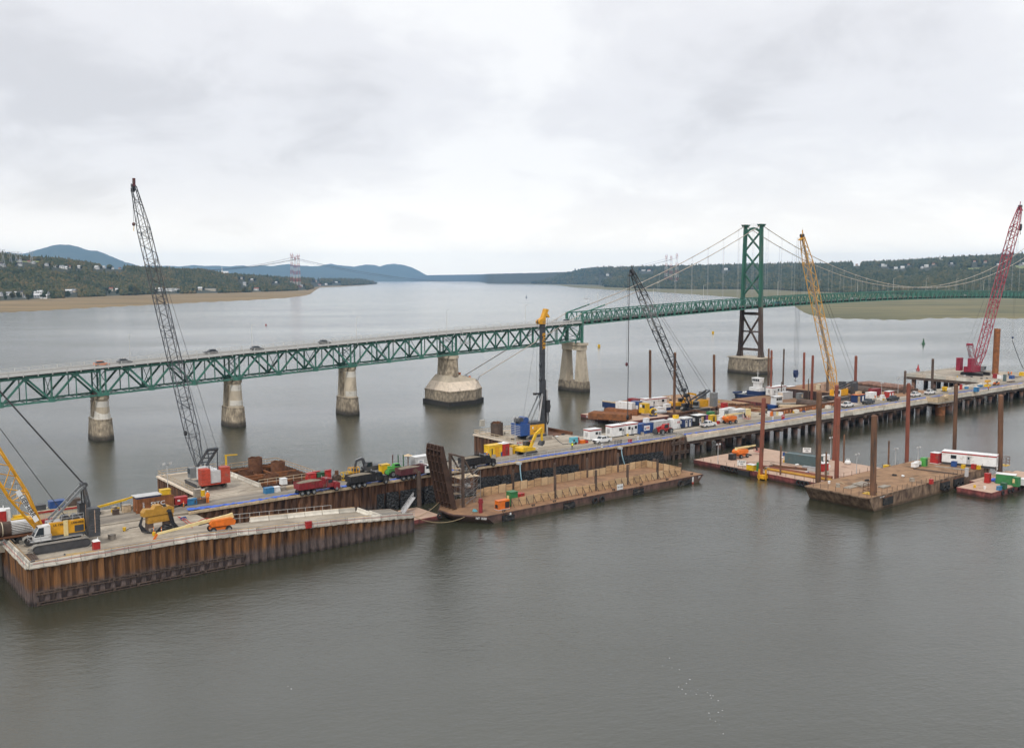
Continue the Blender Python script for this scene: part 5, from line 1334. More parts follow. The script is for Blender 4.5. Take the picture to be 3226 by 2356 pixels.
b4, L4_, W4 = barge('work_raft', 'small red raft barge with green boxes on its pinkish deck', 187.2, 218, 50.6, 58.6, 1.5, 'hull_red', 'deck_pink', .25, .25)
b4b, _, _ = barge('work_raft', 'second red raft lashed behind the small red raft', 196.6, 216, 46.9 + 2.2, 50.5, 1.5, 'hull_red', 'deck_pink', .2, .2)
b5, L5, W5 = barge('work_raft', 'red raft with white letters along its side and stacked rusty beams', 201.5, 224, -94, -70.3, 1.4, 'hull_red', 'deck_pink', .2, .2)
b6, L6_, W6 = barge('crane_barge', 'crane barge with a tan deck below the grey lattice boom crane', 224.5, 268, -106, -70, 2.4, 'hull_brown', 'deck_brown', 1.5, 1.5)
b7, L7_, W7 = barge('crane_barge', 'dark rusty barge under the yellow lattice boom crane', 313, 352, -90, -40, 3.4, 'hull_brown', 'deck_rust', 1.0, 1.0)
b8, _, _ = barge('work_raft', 'brown raft with a white office cabin and container beside the tug', 277, 300, -86, -62, 1.6, 'hull_red', 'deck_rust', .5, .5)
b9, _, _ = barge('work_raft', 'low raft with timber decks behind the brown guard beam of the trestle', 264, 308, -58, -32, 1.6, 'hull_red', 'deck_pink', .5, .5)
MB().bb(-L6_ - .6, -L6_, W6 - 14, W6, .8, 2.9).bd('blue_bow', 'navy', b6)
MB().bb(-L6_ - .62, -L6_, W6 - 14, W6, 2.9, 3.3).bd('bow_stripe', 'pale_timber', b6)
def poseidon():
	for k in range(2):
		lettering('POSEIDON', 1.25, 'white', b5, (-L5 - .02, 5.9 - 11.6*k, .72), (0, -1, 0), depth=.02)
poseidon()
# ================================================================== cranes
def lattice(p0, p1, side, d0, d1, bays, rc, rl, name, m, parent, zig=True):
	p0, p1, side = Vector(p0), Vector(p1), Vector(side).normalized(); ax = (p1 - p0).normalized(); up = ax.cross(side).normalized()
	mb = MB(); prev = None
	for k in range(bays + 1):
		f = k/bays; c = p0.lerp(p1, f); w = d0[0] + (d1[0] - d0[0])*f; h = d0[1] + (d1[1] - d0[1])*f
		q = [c + side*(sx*w/2) + up*(sy*h/2) for sx, sy in ((1, 1), (1, -1), (-1, -1), (-1, 1))]
		if prev:
			for i in range(4):
				j = (i + 1) % 4
				mb.tube(prev[i], q[i], rc, rc, 5)
				if (k + i) % 2: mb.tube(prev[i], q[j], rl, rl, 4)
				else: mb.tube(prev[j], q[i], rl, rl, 4)
		if k in (0, bays) or k % 4 == 0:
			for i in range(4): mb.tube(q[i], q[(i+1) % 4], rl, rl, 4)
		prev = q
	return mb.bd(name, m, parent)
def track_unit(t, y, L, W, H, m='track_steel', frame='dark_grey'):
	r = H/2; n = 9; prof = [( -L/2 + r - r*math.sin(math.pi*k/(n-1))*1.0, r - r*math.cos(math.pi*k/(n-1))*1.0) for k in range(n)]
	prof = [(x, z) for x, z in prof] + [(L/2 - r + r*math.sin(math.pi*k/(n-1)), r + r*math.cos(math.pi*k/(n-1))) for k in range(n)]
	fr = MB().extr([(x*.955, .12 + (z*.86)) for x, z in prof], y - W*.36, y + W*.36).bd('crawler', frame, t)
	belt = MB(); N = len(prof); pts = []
	for i in range(N):                                       # shoes around the loop
		a, b = Vector((prof[i][0], 0, prof[i][1])), Vector((prof[(i+1) % N][0], 0, prof[(i+1) % N][1])); l = (b - a).length; c = max(1, round(l/.36))
		for k in range(c):
			q = a.lerp(b, (k + .5)/c); d = (b - a).normalized()
			belt.bar(q + Vector((0, y, 0)) - d*.155, q + Vector((0, y, 0)) + d*.155, W, .09)
	belt.bd('track_belt', m, fr)
	for sgn in (-1, 1): MB().wheel((sgn*(L/2 - r), y, r), r*.72, W*.8, 14).bd('sprocket', 'dark_grey', fr)
	return fr
def rope(t, a, b, name='rope', r=.035): return MB().tube(a, b, r, r, 5).bd(name, 'wire_rope', t)
class Crane:
	def __init__(s, label, base, heading, name='crawler_crane'):
		s.b, s.h = base, heading; s.t = thing(name, label, 'crane', base, heading)
	def loc(s, p, q):                                        # photo pixel to (x, z) in the crane's own upright plane
		w = plane_hit(p, q, s.b, s.h); d = w - s.b; return d.x*math.cos(s.h) + d.y*math.sin(s.h), d.z
	def boom(s, foot, tip, w, h, rc, rl, m, secs=(8, 11, 10), bay=2.2, mats=None):
		f, p = Vector((foot[0], 0, foot[1])), Vector((tip[0], 0, tip[1])); L = (p - f).length; d = (p - f).normalized(); a, n_, c = secs
		ends = [0, a]; mid = L - a - c; k = max(1, round(mid/n_))
		for i in range(k): ends.append(a + mid*(i + 1)/k)
		ends.append(L)
		for i, (x0, x1) in enumerate(zip(ends[:-1], ends[1:])):
			dd = lambda x: (max(.5*w, w*min(1, .55 + .45*x/a)) if x < a else (w if x <= L - c + .01 else w*(1 - .55*(x - L + c)/c)), (.25*h + .75*h*x/a) if x < a else (h if x <= L - c + .01 else h*(1 - .62*(x - L + c)/c)))
			lattice(f + d*x0, f + d*(x1 - .02), (0, 1, 0), dd(x0), dd(x1), max(2, round((x1 - x0)/bay)), rc, rl, 'boom_section', (mats[i] if mats and i in mats else m), s.t)
		s.f, s.p, s.d, s.L = f, p, d, L
		return f, p, d
	def head(s, m, k=1.0):
		p, d = s.p, s.d; hd = MB(); up = Vector((-d.z, 0, d.x))
		for y in (-.55*k, .55*k): hd.bar(p - d*1.2, p + d*.9*k, .15, .9*k)
		hd.bar(p - d*.2, p - d*.2 - up*1.6*k, .9*k, .3)
		o = hd.bd('boom_head', m, s.t)
		for q in (-.45, 0, .45): MB().wheel(p + d*.5*k + Vector((0, q*k, 0)), .5*k, .1, 12).bd('sheave', 'dark_grey', o)
		MB().bar(p + d*.6 + up*.5, p + d*1.9*k + up*.9, .25, .3).bd('jib_stub', m, o)
	def hook(s, drop, m='dark_grey', off=1.2, parts=2, ball=False, k=1.0):
		p = s.p + Vector((off, 0, 0)); q = p - Vector((0, 0, drop))
		for i in range(parts): rope(s.t, p + Vector((0, (i - (parts - 1)/2)*.5*k, 0)), q + Vector((0, (i - (parts - 1)/2)*.35*k, 0)), 'hoist_rope', .04)
		o = (MB().blob(q - Vector((0, 0, .4*k)), (.8*k, .8*k, .8*k)) if ball else MB().extr([(q.x - .5*k, q.z), (q.x + .5*k, q.z), (q.x + .65*k, q.z - .9*k), (q.x + .3*k, q.z - 1.8*k), (q.x - .3*k, q.z - 1.8*k), (q.x - .65*k, q.z - .9*k)], -.35*k, .35*k)).bd('hook_block', m, s.t)
		z = q.z - (.9 if ball else 1.8)*k; pts = [(q.x, 0, z), (q.x, 0, z - .35*k), (q.x + .3*k, 0, z - .7*k), (q.x + .1*k, 0, z - 1.0*k), (q.x - .3*k, 0, z - .8*k)]
		MB().path(pts, .09*k, 6).bd('hook', 'dark_grey', o)
	def mast(s, foot, top, w, m, size=.35, link_y=1.0):
		f, p = Vector((foot[0], 0, foot[1])), Vector((top[0], 0, top[1]))
		for y in (-w/2, w/2): MB().bar(f + Vector((0, y, 0)), p + Vector((0, y*link_y, 0)), size, size*1.15).bd('mast_leg', m, s.t)
		n = 4; mb = MB()
		for k in range(1, n + 1): c = f.lerp(p, k/n); ww = w/2*(1 + (link_y - 1)*k/n); mb.bar(c + Vector((0, -ww, 0)), c + Vector((0, ww, 0)), size*.6)
		mb.bd('mast_tie', m, s.t)
	def pendants(s, top, y, r=.04, at_=1.0):
		p = s.f.lerp(s.p, at_)
		for sg in (-1, 1): rope(s.t, (top[0], sg*y, top[1]), p + Vector((0, sg*y*.55, .4)), 'pendant', r)
def stack(t, x0, x1, y0, y1, z0, z1, n, m, name='counterweight'):
	for k in range(n):
		a = z0 + (z1 - z0)*k/n; MB().bb(x0, x1, y0, y1, a, a + (z1 - z0)/n - .04).bd(name, m, t)
def platform_rails(t, pts, h=1.0, m='light_grey'): rail_line(t, pts, h, 1.6, m, None, 'guard_rail', .035)
# ------------------------------------------------------------------ yellow crawler crane on the near platform
def crane_yellow():
	z = 6.06; a, b = at('L1', 740, 1285, z), at('L1', 1900, 1135, z); (ua, va), (ub, vb) = UV(a), UV(b)
	uc, vc = (ua + ub)/2 + .2, (va + vb)/2; L = (ub - ua)*1.02
	g = 6.2; base = S(uc, vc - .55 - g/2, z); c = Crane('large yellow crawler crane with dark counterweights on the nearest platform', base, SA + math.pi)
	t = c.t
	for y in (-g/2, g/2): track_unit(t, y, max(9.0, L), 1.15, 1.55)
	MB().bb(-2.2, 2.2, -g/2, g/2, .55, 1.35).bd('carbody', 'dark_grey', t); MB().tube((0, 0, 1.3), (0, 0, 1.85), 1.5, 1.5, 20).bd('slewing_ring', 'dark_grey', t)
	MB().bb(-4.2, 2.4, -1.55, 1.5, 1.85, 2.25).bd('turntable', 'mid_grey', t)
	ho = MB().bb(-4.0, 1.3, 1.0, 1.75, 2.3, 4.35).bd('house', 'yellow', t)
	lettering('LR 1300', .5, 'black', ho, (.0, 1.77, 3.95), (-1, 0, 0)); lettering('LIEBHERR', .46, 'black', ho, (-2.9, 1.77, 3.95), (-1, 0, 0))
	MB().bb(-3.8, -2.4, 1.74, 1.79, 2.45, 3.5).bd('radiator_grille', 'dark_grey', ho); MB().bb(-1.4, -.7, 1.76, 1.85, 2.0, 4.6).bd('ladder', 'pale_yellow', ho)
	MB().bb(-4.0, 1.3, -1.75, .95, 2.3, 4.2).bd('machinery_cover', 'light_grey', t); MB().wheel((-1.5, -.3, 4.3), .7, 1.6, 16).bd('winch', 'dark_grey', t); MB().wheel((-3.0, -.3, 4.3), .6, 1.6, 16).bd('winch', 'dark_grey', t)
	platform_rails(t, [(-3.9, 1.7, 4.4), (1.2, 1.7, 4.4)]); platform_rails(t, [(-3.9, -1.7, 4.3), (1.2, -1.7, 4.3)])
	MB().bb(-3.5, 4.4, 1.75, 2.6, 1.85, 1.95).bd('walkway', 'galvanised_steel', t); platform_rails(t, [(1.4, 2.9, 1.95), (4.6, 2.9, 1.95), (4.6, 1.3, 1.95)])
	cb = MB().extr([(1.5, 2.0), (3.9, 2.0), (4.0, 2.9), (3.2, 4.3), (1.5, 4.4)], 1.35, 2.85).bd('cab', 'white', t)
	MB().extr([(2.5, 2.75), (3.88, 2.75), (3.2, 4.15), (2.5, 4.15)], 2.83, 2.9).bd('side_window', 'glass_dark', cb); MB().add([(4.03, 1.45, 2.85), (4.03, 2.75, 2.85), (3.25, 2.75, 4.25), (3.25, 1.45, 4.25)], [(0, 1, 2, 3)]).bd('windscreen', 'glass_dark', cb)
	for y in (-3.5, 1.9): stack(t, -5.95, -4.2, y, y + 1.7, 1.9, 6.3, 9, 'dark_grey')
	MB().bb(-5.9, -4.1, -3.5, 3.6, 1.55, 1.88).bd('counterweight_tray', 'dark_grey', t)
	for y in (1.9, -3.5): MB().bb(-5.2, -5.08, y + 1.7, y + 1.74, 2.2, 6.0).bd('reflector_strip', 'deck_pink', t)
	foot = c.loc(*px('L1', 870, 745)); p1 = c.loc(*px('L1', 390, 0)); d = Vector((p1[0] - foot[0], 0, p1[1] - foot[1])).normalized(); tip = (foot[0] + d.x*56, foot[1] + d.z*56)
	foot = (foot[0] - d.x*.6, foot[1] - d.z*.6)
	c.boom(foot, tip, 2.7, 2.6, .16, .075, 'yellow', (7.5, 11, 9), 2.4)
	q = c.f + d*1.2; MB().add([c.f + Vector((0, y, 0)) + w for y in (-.8, .8) for w in (d*-.3 + Vector((d.z, 0, -d.x))*.4, d*3.2 + Vector((d.z, 0, -d.x))*.75, d*3.2 - Vector((d.z, 0, -d.x))*.75, d*-.3 - Vector((d.z, 0, -d.x))*.4)],
							   [(0, 1, 2, 3), (7, 6, 5, 4), (0, 4, 5, 1), (3, 2, 6, 7), (1, 5, 6, 2)]).bd('boom_foot', 'yellow', t)
	e = c.loc(*px('L1', 545, 195)); n_ = Vector((-d.z, 0, d.x))
	bd = MB().add([Vector((e[0], 1.5, e[1])) + d*a_ + n_*b_ for a_, b_ in ((-3, -.36), (3, -.36), (3, .36), (-3, .36))], [(0, 1, 2, 3)]).bd('name_board', 'white', t)
	lettering('LIEBHERR', .95, 'black', bd, (e[0], 1.53, e[1]), tuple(-d), tuple(n_ if n_.z > 0 else -n_))
	M = c.loc(263, 1525); mf = (foot[0] - 1.2, 4.5)
	c.mast(mf, M, 2.0, 'mid_grey', .32, .8)
	for y in (-1.0, 1.0):
		for k in (0, .45): MB().bar((-5.0 + k, y*1.6, 6.3), (M[0] + k*.5, y*.8, M[1]), .22, .22).bd('backstay', 'dark_grey', t)
	MB().wheel((M[0], 0, M[1]), .45, 1.8, 12).bd('mast_head', 'dark_grey', t)
	c.pendants(M, .8, .07); c.head('yellow'); c.hook(30, 'yellow', 1.5, 4)
	for dy in (-.3, .3): rope(t, (-1.5, dy, 4.8), c.p + Vector((0, dy, .6)), 'hoist_rope', .035)
crane_yellow()
def crane_white():
	base = at('Z2', 955, 690, ZD - .03); c = Crane('white and red crawler crane with a tall dark lattice boom', base, SA + math.pi/2); t = c.t
	for y in (-2.75, 2.75): track_unit(t, y, 7.6, 1.0, 1.25)
	MB().bb(-1.8, 1.8, -2.7, 2.7, .45, 1.15).bd('carbody', 'dark_grey', t); MB().tube((0, 0, 1.1), (0, 0, 1.6), 1.3, 1.3, 18).bd('slewing_ring', 'dark_grey', t)
	hs = MB().bb(-4.4, 2.0, -1.5, 1.5, 1.6, 3.9).bd('house', 'white', t); lettering('888', .7, 'red', hs, (-1.8, 1.53, 3.1), (-1, 0, 0))
	lettering('888', .7, 'red', hs, (-1.8, -1.53, 3.1), (1, 0, 0))
	cb = MB().bb(1.2, 3.0, 1.35, 2.75, 1.7, 3.9).bd('cab', 'mid_grey', t); MB().bb(1.4, 3.02, 1.3, 2.78, 2.6, 3.7).bd('window', 'glass_dark', cb)
	for y0 in (-3.05, 1.15): stack(t, -5.9, -3.9, y0, y0 + 1.9, 1.5, 4.7, 7, 'crane_red')
	MB().bb(-5.7, -4.4, -1.1, 1.1, 1.6, 4.1).bd('counterweight_core', 'light_grey', t); MB().bb(-5.95, -4, -3.05, 3.05, 1.3, 1.48).bd('counterweight_tray', 'crane_red', t)
	foot = c.loc(*px('Z2', 890, 495)); tip = c.loc(421, 590)
	c.boom(foot, tip, 2.35, 2.2, .11, .05, 'boom_grey', (8, 9.5, 12), 1.9); c.head('boom_grey', .9)
	M = c.loc(*px('Z2', 1035, 250)); c.mast((foot[0] - .8, 3.9), M, 2.0, 'boom_grey', .36, 1.0)
	for y in (-1, 1): MB().bar((-4.6, y*.9, 4.1), (M[0], y, M[1]), .18).bd('backstay', 'boom_grey', t)
	MB().wheel((M[0], 0, M[1]), .35, 2.3, 12).bd('mast_head', 'boom_grey', t)
	c.pendants(M, .95, .045)
	for k in range(4): rope(t, (-4.0, -.3 + .2*k, 4.0), (M[0], -.3 + .2*k, M[1]), 'luffing_rope', .02)
	p = c.p; rope(t, p + Vector((1.0, 0, 0)), p + Vector((1.0, 0, -8.2)), 'hoist_rope', .04)
	q = MB().blob(p + Vector((1.0, 0, -8.7)), (.8, .8, .9)).bd('headache_ball', 'maroon', t); MB().path([p + Vector((1, 0, -9.1)), p + Vector((1, 0, -9.7)), p + Vector((1.3, 0, -10)), p + Vector((1, 0, -10.3))], .08).bd('hook', 'lemon', q)
	MB().bar(p + s_up(c)*.3, p + s_up(c)*1.4 + c.d*1.6, .5, .6).bd('jib_stub', 'maroon', t)
	MB().wheel(c.f + c.d*8.2 + Vector((-.0, 1.5, .5)), .55, .4, 12).bd('tugger_winch', 'black', t)
def s_up(c): return Vector((-c.d.z, 0, c.d.x))
crane_white()
def yellow_davit():
	b = at('Z2', 1205, 612, ZD); t = thing('davit_post', 'yellow steel davit post beside the crane with red counterweights', 'davit', b, SA)
	top = PD(*px('Z2', 1190, 322), b.y).z - b.z
	MB().bar((0, 0, 0), (0, 0, top), .32, .32).bd('post', 'lemon', t); MB().bar((-.3, 0, top), (2.6, 0, top - .15), .2, .26).bd('arm', 'lemon', t); MB().bb(-.7, .7, -.7, .7, 0, .25).bd('footing', 'pale_concrete', t)
yellow_davit()
def crane_grey():
	base = at('R1', 1500, 752, 2.45); c = Crane('grey lattice boom crawler crane with grey counterweights on the crane barge', base, SA + math.pi); t = c.t
	for y in (-3, 3): track_unit(t, y, 8.4, 1.1, 1.4)
	MB().bb(-2, 2, -3, 3, .5, 1.3).bd('carbody', 'dark_grey', t); MB().bb(-5.2, 1.8, -1.5, 1.6, 1.6, 4.0).bd('house', 'yellow', t)
	cb = MB().bb(1.2, 3.2, 1.5, 2.9, 1.8, 4.1).bd('cab', 'mid_grey', t); MB().bb(1.9, 3.25, 1.45, 2.95, 2.7, 3.9).bd('window', 'glass_dark', cb)
	for y in (-3.4, 1.8): stack(t, -7.8, -5.6, y, y + 1.9, 1.6, 6.6, 10, 'mid_grey')
	foot = c.loc(*px('R1', 1440, 690)); tip = c.loc(1992, 858); c.boom(foot, tip, 2.5, 2.4, .17, .085, 'boom_grey', (8, 11, 10), 2.2, {3: 'mid_grey'}); c.head('boom_grey', 1.1)
	M = c.loc(*px('R1', 1655, 497)); c.mast((foot[0] - .8, 4.0), M, 2.2, 'boom_grey', .4, .8); c.pendants(M, .9, .05)
	for y in (-1, 1): MB().bar((-6.6, y*1.6, 6.4), (M[0], y*.8, M[1]), .15).bd('backstay', 'dark_grey', t)
	MB().wheel(c.f + c.d*4.5 + Vector((0, 0, .3)), .7, 1.5, 14).bd('winch', 'black', t); MB().wheel(c.f + c.d*7 + Vector((0, 0, .3)), .7, 1.5, 14).bd('winch', 'dark_grey', t)
	MB().bar(c.f + c.d*2 + s_up(c)*-.3, c.f + c.d*12 + s_up(c)*-.3, .6, .12).bd('boom_walkway', 'light_grey', t); MB().bar(c.f + c.d*18 + s_up(c)*-.3, c.f + c.d*40 + s_up(c)*-.3, .6, .12).bd('boom_walkway', 'light_grey', t)
	drop = c.p.z - 1.6; q = c.p + Vector((1.4, 0, 0))
	MB().tube(q, q - Vector((0, 0, c.p.z - 1.0)), .13, .13, 6).bd('hoist_rope', 'wire_rope', t)
	MB().blob(q - Vector((0, 0, c.p.z - 1.0)), (1.0, 1.0, 1.8)).bd('hook_block', 'black', t)
	rope(t, c.p + Vector((2.6, .4, .4)), c.p + Vector((2.6, .4, -30)), 'hoist_rope', .04); MB().blob(c.p + Vector((2.6, .4, -30.6)), (.9, .9, 1.4)).bd('headache_ball', 'maroon', t)
crane_grey()
def crane_pale():
	base = at('R2', 1700, 705, 3.4); c = Crane('pale yellow lattice boom crawler crane with dark counterweights beside the trestle', base, SA + math.pi); t = c.t
	for y in (-3, 3): track_unit(t, y, 9, 1.1, 1.4)
	MB().bb(-2, 2, -3, 3, .5, 1.3).bd('carbody', 'dark_grey', t); MB().bb(-6, 1.8, -1.5, 1.6, 1.6, 4.0).bd('house', 'yellow', t)
	cb = MB().bb(1.2, 3.4, 1.5, 3.0, 1.8, 4.2).bd('cab', 'white', t); MB().bb(2.0, 3.45, 1.45, 3.05, 2.7, 4.0).bd('window', 'glass_dark', cb)
	for y in (-3.4, 1.8): stack(t, -9.4, -7.2, y, y + 1.9, 1.6, 6.4, 9, 'dark_grey')
	foot = c.loc(*px('R2', 1700, 620)); tip = c.loc(2528, 748); c.boom(foot, tip, 2.8, 2.6, .18, .10, 'tan_orange', (9, 12, 10), 2.5); c.head('yellow', 1.3)
	MB().bar(c.f + c.d*10 + s_up(c)*-.2, c.p - c.d*3 + s_up(c)*-.2, .7, .14).bd('boom_walkway', 'light_grey', t)
	M = c.loc(*px('R2', 1945, 478)); c.mast((foot[0] - .8, 4.0), M, 2.2, 'dark_grey', .45, .8); c.pendants(M, .9, .05)
	for y in (-1, 1): MB().bar((-8.2, y*1.6, 6.2), (M[0], y*.8, M[1]), .15).bd('backstay', 'dark_grey', t)
	MB().tube(c.p, c.p + Vector((0, 0, 3.5)), .05).bd('antenna', 'light_grey', t)
	q = c.loc(*px('R2', 1228, 335)); c.hook(c.p.z - q[1], 'navy', 1.6, 4, k=1.5)
crane_pale()
def crane_red():
	base = at('R3', 1600, 715, ZD); c = Crane('tall dark red crawler crane standing on the trestle platform', base, SA); t = c.t
	tr = MB();
	for x in (-3.4, 3.4):
		fr = MB().extr([(-5, .2), (-4.4, 0), (4.4, 0), (5, .2), (5, 1.1), (4.2, 1.5), (-4.2, 1.5), (-5, 1.1)], -.55, .55); fr.v = [(x + y, a, z) for a, y, z in fr.v]; o = fr.bd('crawler', 'black', t)
		bl = MB().bb(x - .6, x + .6, -4.9, 4.9, 1.5, 1.58).bb(x - .6, x + .6, -4.6, 4.6, .0, .06).bd('track_belt', 'track_steel', o)
	MB().bb(-3.2, 3.2, -2, 2, .6, 1.4).bd('carbody', 'black', t); MB().bb(-6.5, 2.2, -1.6, 1.6, 1.7, 4.2).bd('house', 'crimson', t)
	cb = MB().bb(1.4, 3.4, -3.1, -1.6, 1.9, 4.2).bd('cab', 'mid_grey', t); MB().bb(1.5, 3.45, -3.15, -1.7, 2.8, 4.0).bd('window', 'glass_dark', cb)
	for y in (-3.5, 1.7): stack(t, -11.5, -8.6, y, y + 1.8, 2.6, 8.4, 8, 'crimson')
	MB().bb(-9, -6.4, -1.2, 1.2, 2.0, 4.4).bd('counterweight_arm', 'crimson', t)
	foot = c.loc(*px('R3', 1610, 640)); tip = c.loc(3213, 655); c.boom(foot, tip, 3.2, 3.0, .22, .12, 'crimson', (9, 12, 11), 2.4); c.head('crimson', 1.5)
	M = c.loc(*px('R3', 1530, 335))
	lattice((foot[0] - 1.2, 0, 4.2), (M[0], 0, M[1]), (0, 1, 0), (2.2, 1.2), (2.4, 1.2), 8, .12, .06, 'mast', 'crimson', t)
	MB().wheel((M[0], 0, M[1]), .5, 2.6, 12).bd('mast_head', 'crimson', t); c.pendants(M, 1.1, .05)
	for k in range(5): rope(t, (-6.8, -.5 + .25*k, 4.2), (M[0], -.5 + .25*k, M[1]), 'luffing_rope', .025)
	q = c.loc(3217, 706);
	for k in (-.3, .3): rope(t, c.p + Vector((1.6, k, 0)), (c.p.x + 1.6, k, q[1]), 'hoist_rope', .05)
	MB().extr([(c.p.x + 1.0, q[1]), (c.p.x + 2.2, q[1]), (c.p.x + 2.4, q[1] - 1.8), (c.p.x + 1.6, q[1] - 3.2), (c.p.x + .8, q[1] - 1.8)], -.5, .5).bd('hook_block', 'black', t)
	MB().path([(c.p.x + 1.6, 0, q[1] - 3.2), (c.p.x + 1.6, 0, q[1] - 4), (c.p.x + 2.1, 0, q[1] - 4.6), (c.p.x + 1.5, 0, q[1] - 5)], .14).bd('hook', 'dark_grey', t)
	w = plane_hit(*px('R3', 2062, 250), base, SA); e = c.loc(*px('R3', 2062, 250));
	rope(t, c.p + Vector((-.5, -.3, .3)), (e[0], -.3, e[1]), 'whip_rope', .03); rope(t, c.p + Vector((-.5, .3, .3)), (e[0], .3, e[1]), 'whip_rope', .03)
	MB().blob((e[0], 0, e[1]), (1.0, 1.0, 1.1)).bd('headache_ball', 'navy', t)
	g = c.loc(*px('R3', 2190, 625)); rope(t, (e[0], 0, e[1] - .5), (e[0], 0, e[1] - 1.6), 'whip_rope', .05)
	hs = thing('concrete_hose', 'black hose hanging from the red crane beside the tall casing', 'hose', base, SA)
	a, b = Vector((e[0], 0, e[1] - 1.5)), Vector((g[0] + .5, 0, g[1] - .5)); MB().path([a.lerp(b, k/8) + Vector((.8*math.sin(math.pi*k/8), 0, -1.4*math.sin(math.pi*k/8))) for k in range(9)], .14, 7).bd('pipe', 'black', hs)
crane_red()
t_c = site('steel_casing', 'very tall rusty steel casing standing beside the red crane', 'casing')
b_ = at('R3', 1845, 705, ZD); u_, v_ = UV(b_); top_ = PD(*px('R3', 1868, 140), b_.y).z
casing(t_c, u_, v_, 1.35, ZD, top_, 'rust_orange', 22)
# ------------------------------------------------------------------ drilling rig
def drill_rig():
	z = ZD - .04; base = at('Z5', 716, 1418, z); c = Crane('blue and yellow drilling rig with a tall dark mast and yellow head', base, SA, 'drilling_rig'); t = c.t; t['category'] = 'drilling rig'
	for y in (-2.0, 2.0): track_unit(t, y, 6.6, .9, 1.15)
	MB().bb(-1.8, 1.8, -1.8, 1.8, .4, 1.1).bd('carbody', 'dark_grey', t)
	bl = MB().bb(-5.9, -2.5, -2.0, 2.0, 1.3, 4.5).bd('counterweight', 'blue', t)
	for k in range(6):
		MB().bb(-2.62, -2.48, -2.04, -2.0, 1.5 + k*.48, 1.62 + k*.48).bb(-5.96, -5.88, -2.0, 2.0, 1.5 + k*.48, 1.62 + k*.48).bd('louvre', 'light_grey', bl)
	ho = MB().bb(-2.45, 2.8, -1.9, 1.9, 1.3, 3.9).bd('house', 'yellow', t); lettering('VAN PIPE SYSTEMS', .34, 'black', ho, (.2, -1.93, 2.2), (1, 0, 0)); MB().bb(-1.6, -1.2, -1.94, -1.9, 2.9, 3.5).bd('emblem', 'white', ho)
	MB().wheel((-3.2, 0, 5.3), .95, 2.4, 18).bd('winch', 'blue', t); MB().wheel((-4.8, 0, 5.3), .9, 2.2, 18).bd('winch', 'dark_grey', t); MB().bb(-5.2, -2.6, -1.4, 1.4, 4.5, 5.1).bd('winch_frame', 'blue', t)
	MB().bb(-1.5, 2.6, -1.6, 1.6, 3.9, 4.6).bd('engine_cover', 'dark_grey', t); platform_rails(t, [(-2.3, -1.8, 3.9), (2.7, -1.8, 3.9)], 1.0, 'dark_grey')
	mx, _ = c.loc(*px('Z5', 818, 1330)); H = c.loc(*px('Z5', 808, 215))[1]
	ms = MB().bb(mx - .55, mx + .55, -.6, .6, .6, H).bd('mast', 'boom_grey', t)
	for k in range(int(H/2.4)): MB().bb(mx - .6, mx + .6, -.66, .66, 1.5 + k*2.4, 1.62 + k*2.4).bd('mast_joint', 'black', ms)
	lettering('BAUER', 1.5, 'yellow', ms, (mx, -.63, H - 5.2), (0, 0, -1), (1, 0, 0), .02)
	zz = c.loc(*px('Z5', 828, 815))[1]; MB().bb(mx + .5, mx + 1.0, -.45, .45, 1.5, zz).bd('leader', 'black', t)
	for k in (zz*.66 + 5.5, zz*.8 + 7.4): MB().extr([(mx - .9, k), (mx - .55, k - .8), (mx - .55, k + .8)], -.4, .4).bd('mast_bracket', 'boom_grey', ms)
	k = c.loc(*px('Z5', 770, 958))[1]; MB().bb(mx - 2.6, mx - .4, -.25, .25, k - .2, k + .2).bb(mx - 3.0, mx - 2.3, -.4, .4, k - .3, k + .3).bd('rod_arm', 'black', t)
	hd = MB().extr([(mx - 1.9, H + .2), (mx - 1.5, H - .5), (mx + .6, H - .5), (mx + .7, H + 1.7), (mx + 2.0, H + 1.2), (mx + 2.1, H + 1.5), (mx + 1.3, H + 2.4), (mx + 1.8, H + 3.4), (mx + .8, H + 3.7), (mx + .4, H + 2.6), (mx - .3, H + 1.2), (mx - 1.6, H + .6)], -.7, .7).bd('mast_head', 'yellow', t)
	MB().wheel((mx - 1.4, 0, H + .2), .5, .5, 12).bd('sheave', 'dark_grey', hd); MB().wheel((mx + 1.3, 0, H + 2.9), .5, .5, 12).bd('sheave', 'yellow', hd)
	MB().tube((-1.6, -.9, 4.2), (mx - .5, -.7, 12.2), .2, .2, 8).bd('luffing_cylinder', 'mid_grey', t); MB().tube((-1.6, .9, 4.2), (mx - .5, .7, 12.2), .2, .2, 8).bd('luffing_cylinder', 'mid_grey', t)
	MB().tube((1.6, -.8, 3.8), (mx - .4, -.6, 12.0), .24, .24, 8).bd('mast_strut', 'light_grey', t)
	dr = MB().bb(mx + .9, mx + 2.2, -.9, .9, 6.8, 10.2).bd('rotary_drive', 'black', t); MB().wheel((mx + 2.1, 0, 8.3), .7, 1.2, 12).bd('motor', 'mid_grey', dr)
	MB().tube((mx + 1.75, 0, .3), (mx + 1.75, 0, 13.0), .33, .33, 12).bd('kelly_bar', 'light_grey', t)
	MB().path([(mx + .8, -.5, 12), (mx + 1.1, -.6, 4.5), (mx + 1.5, -.6, 3.4), (mx + 2.0, -.6, 4.4), (mx + 1.9, -.5, 7)], .13).bd('hose', 'black', t)
	rope(t, (mx + 1.75, 0, 13), (mx + 1.9, 0, H + 1.2), 'kelly_rope', .035); rope(t, (mx - 1.7, 0, H), (-3.2, 0, 6), 'hoist_rope', .03)
	rope(t, (mx - 1.7, .2, H), (mx - 1.9, .2, 11), 'hoist_rope', .03)
drill_rig()
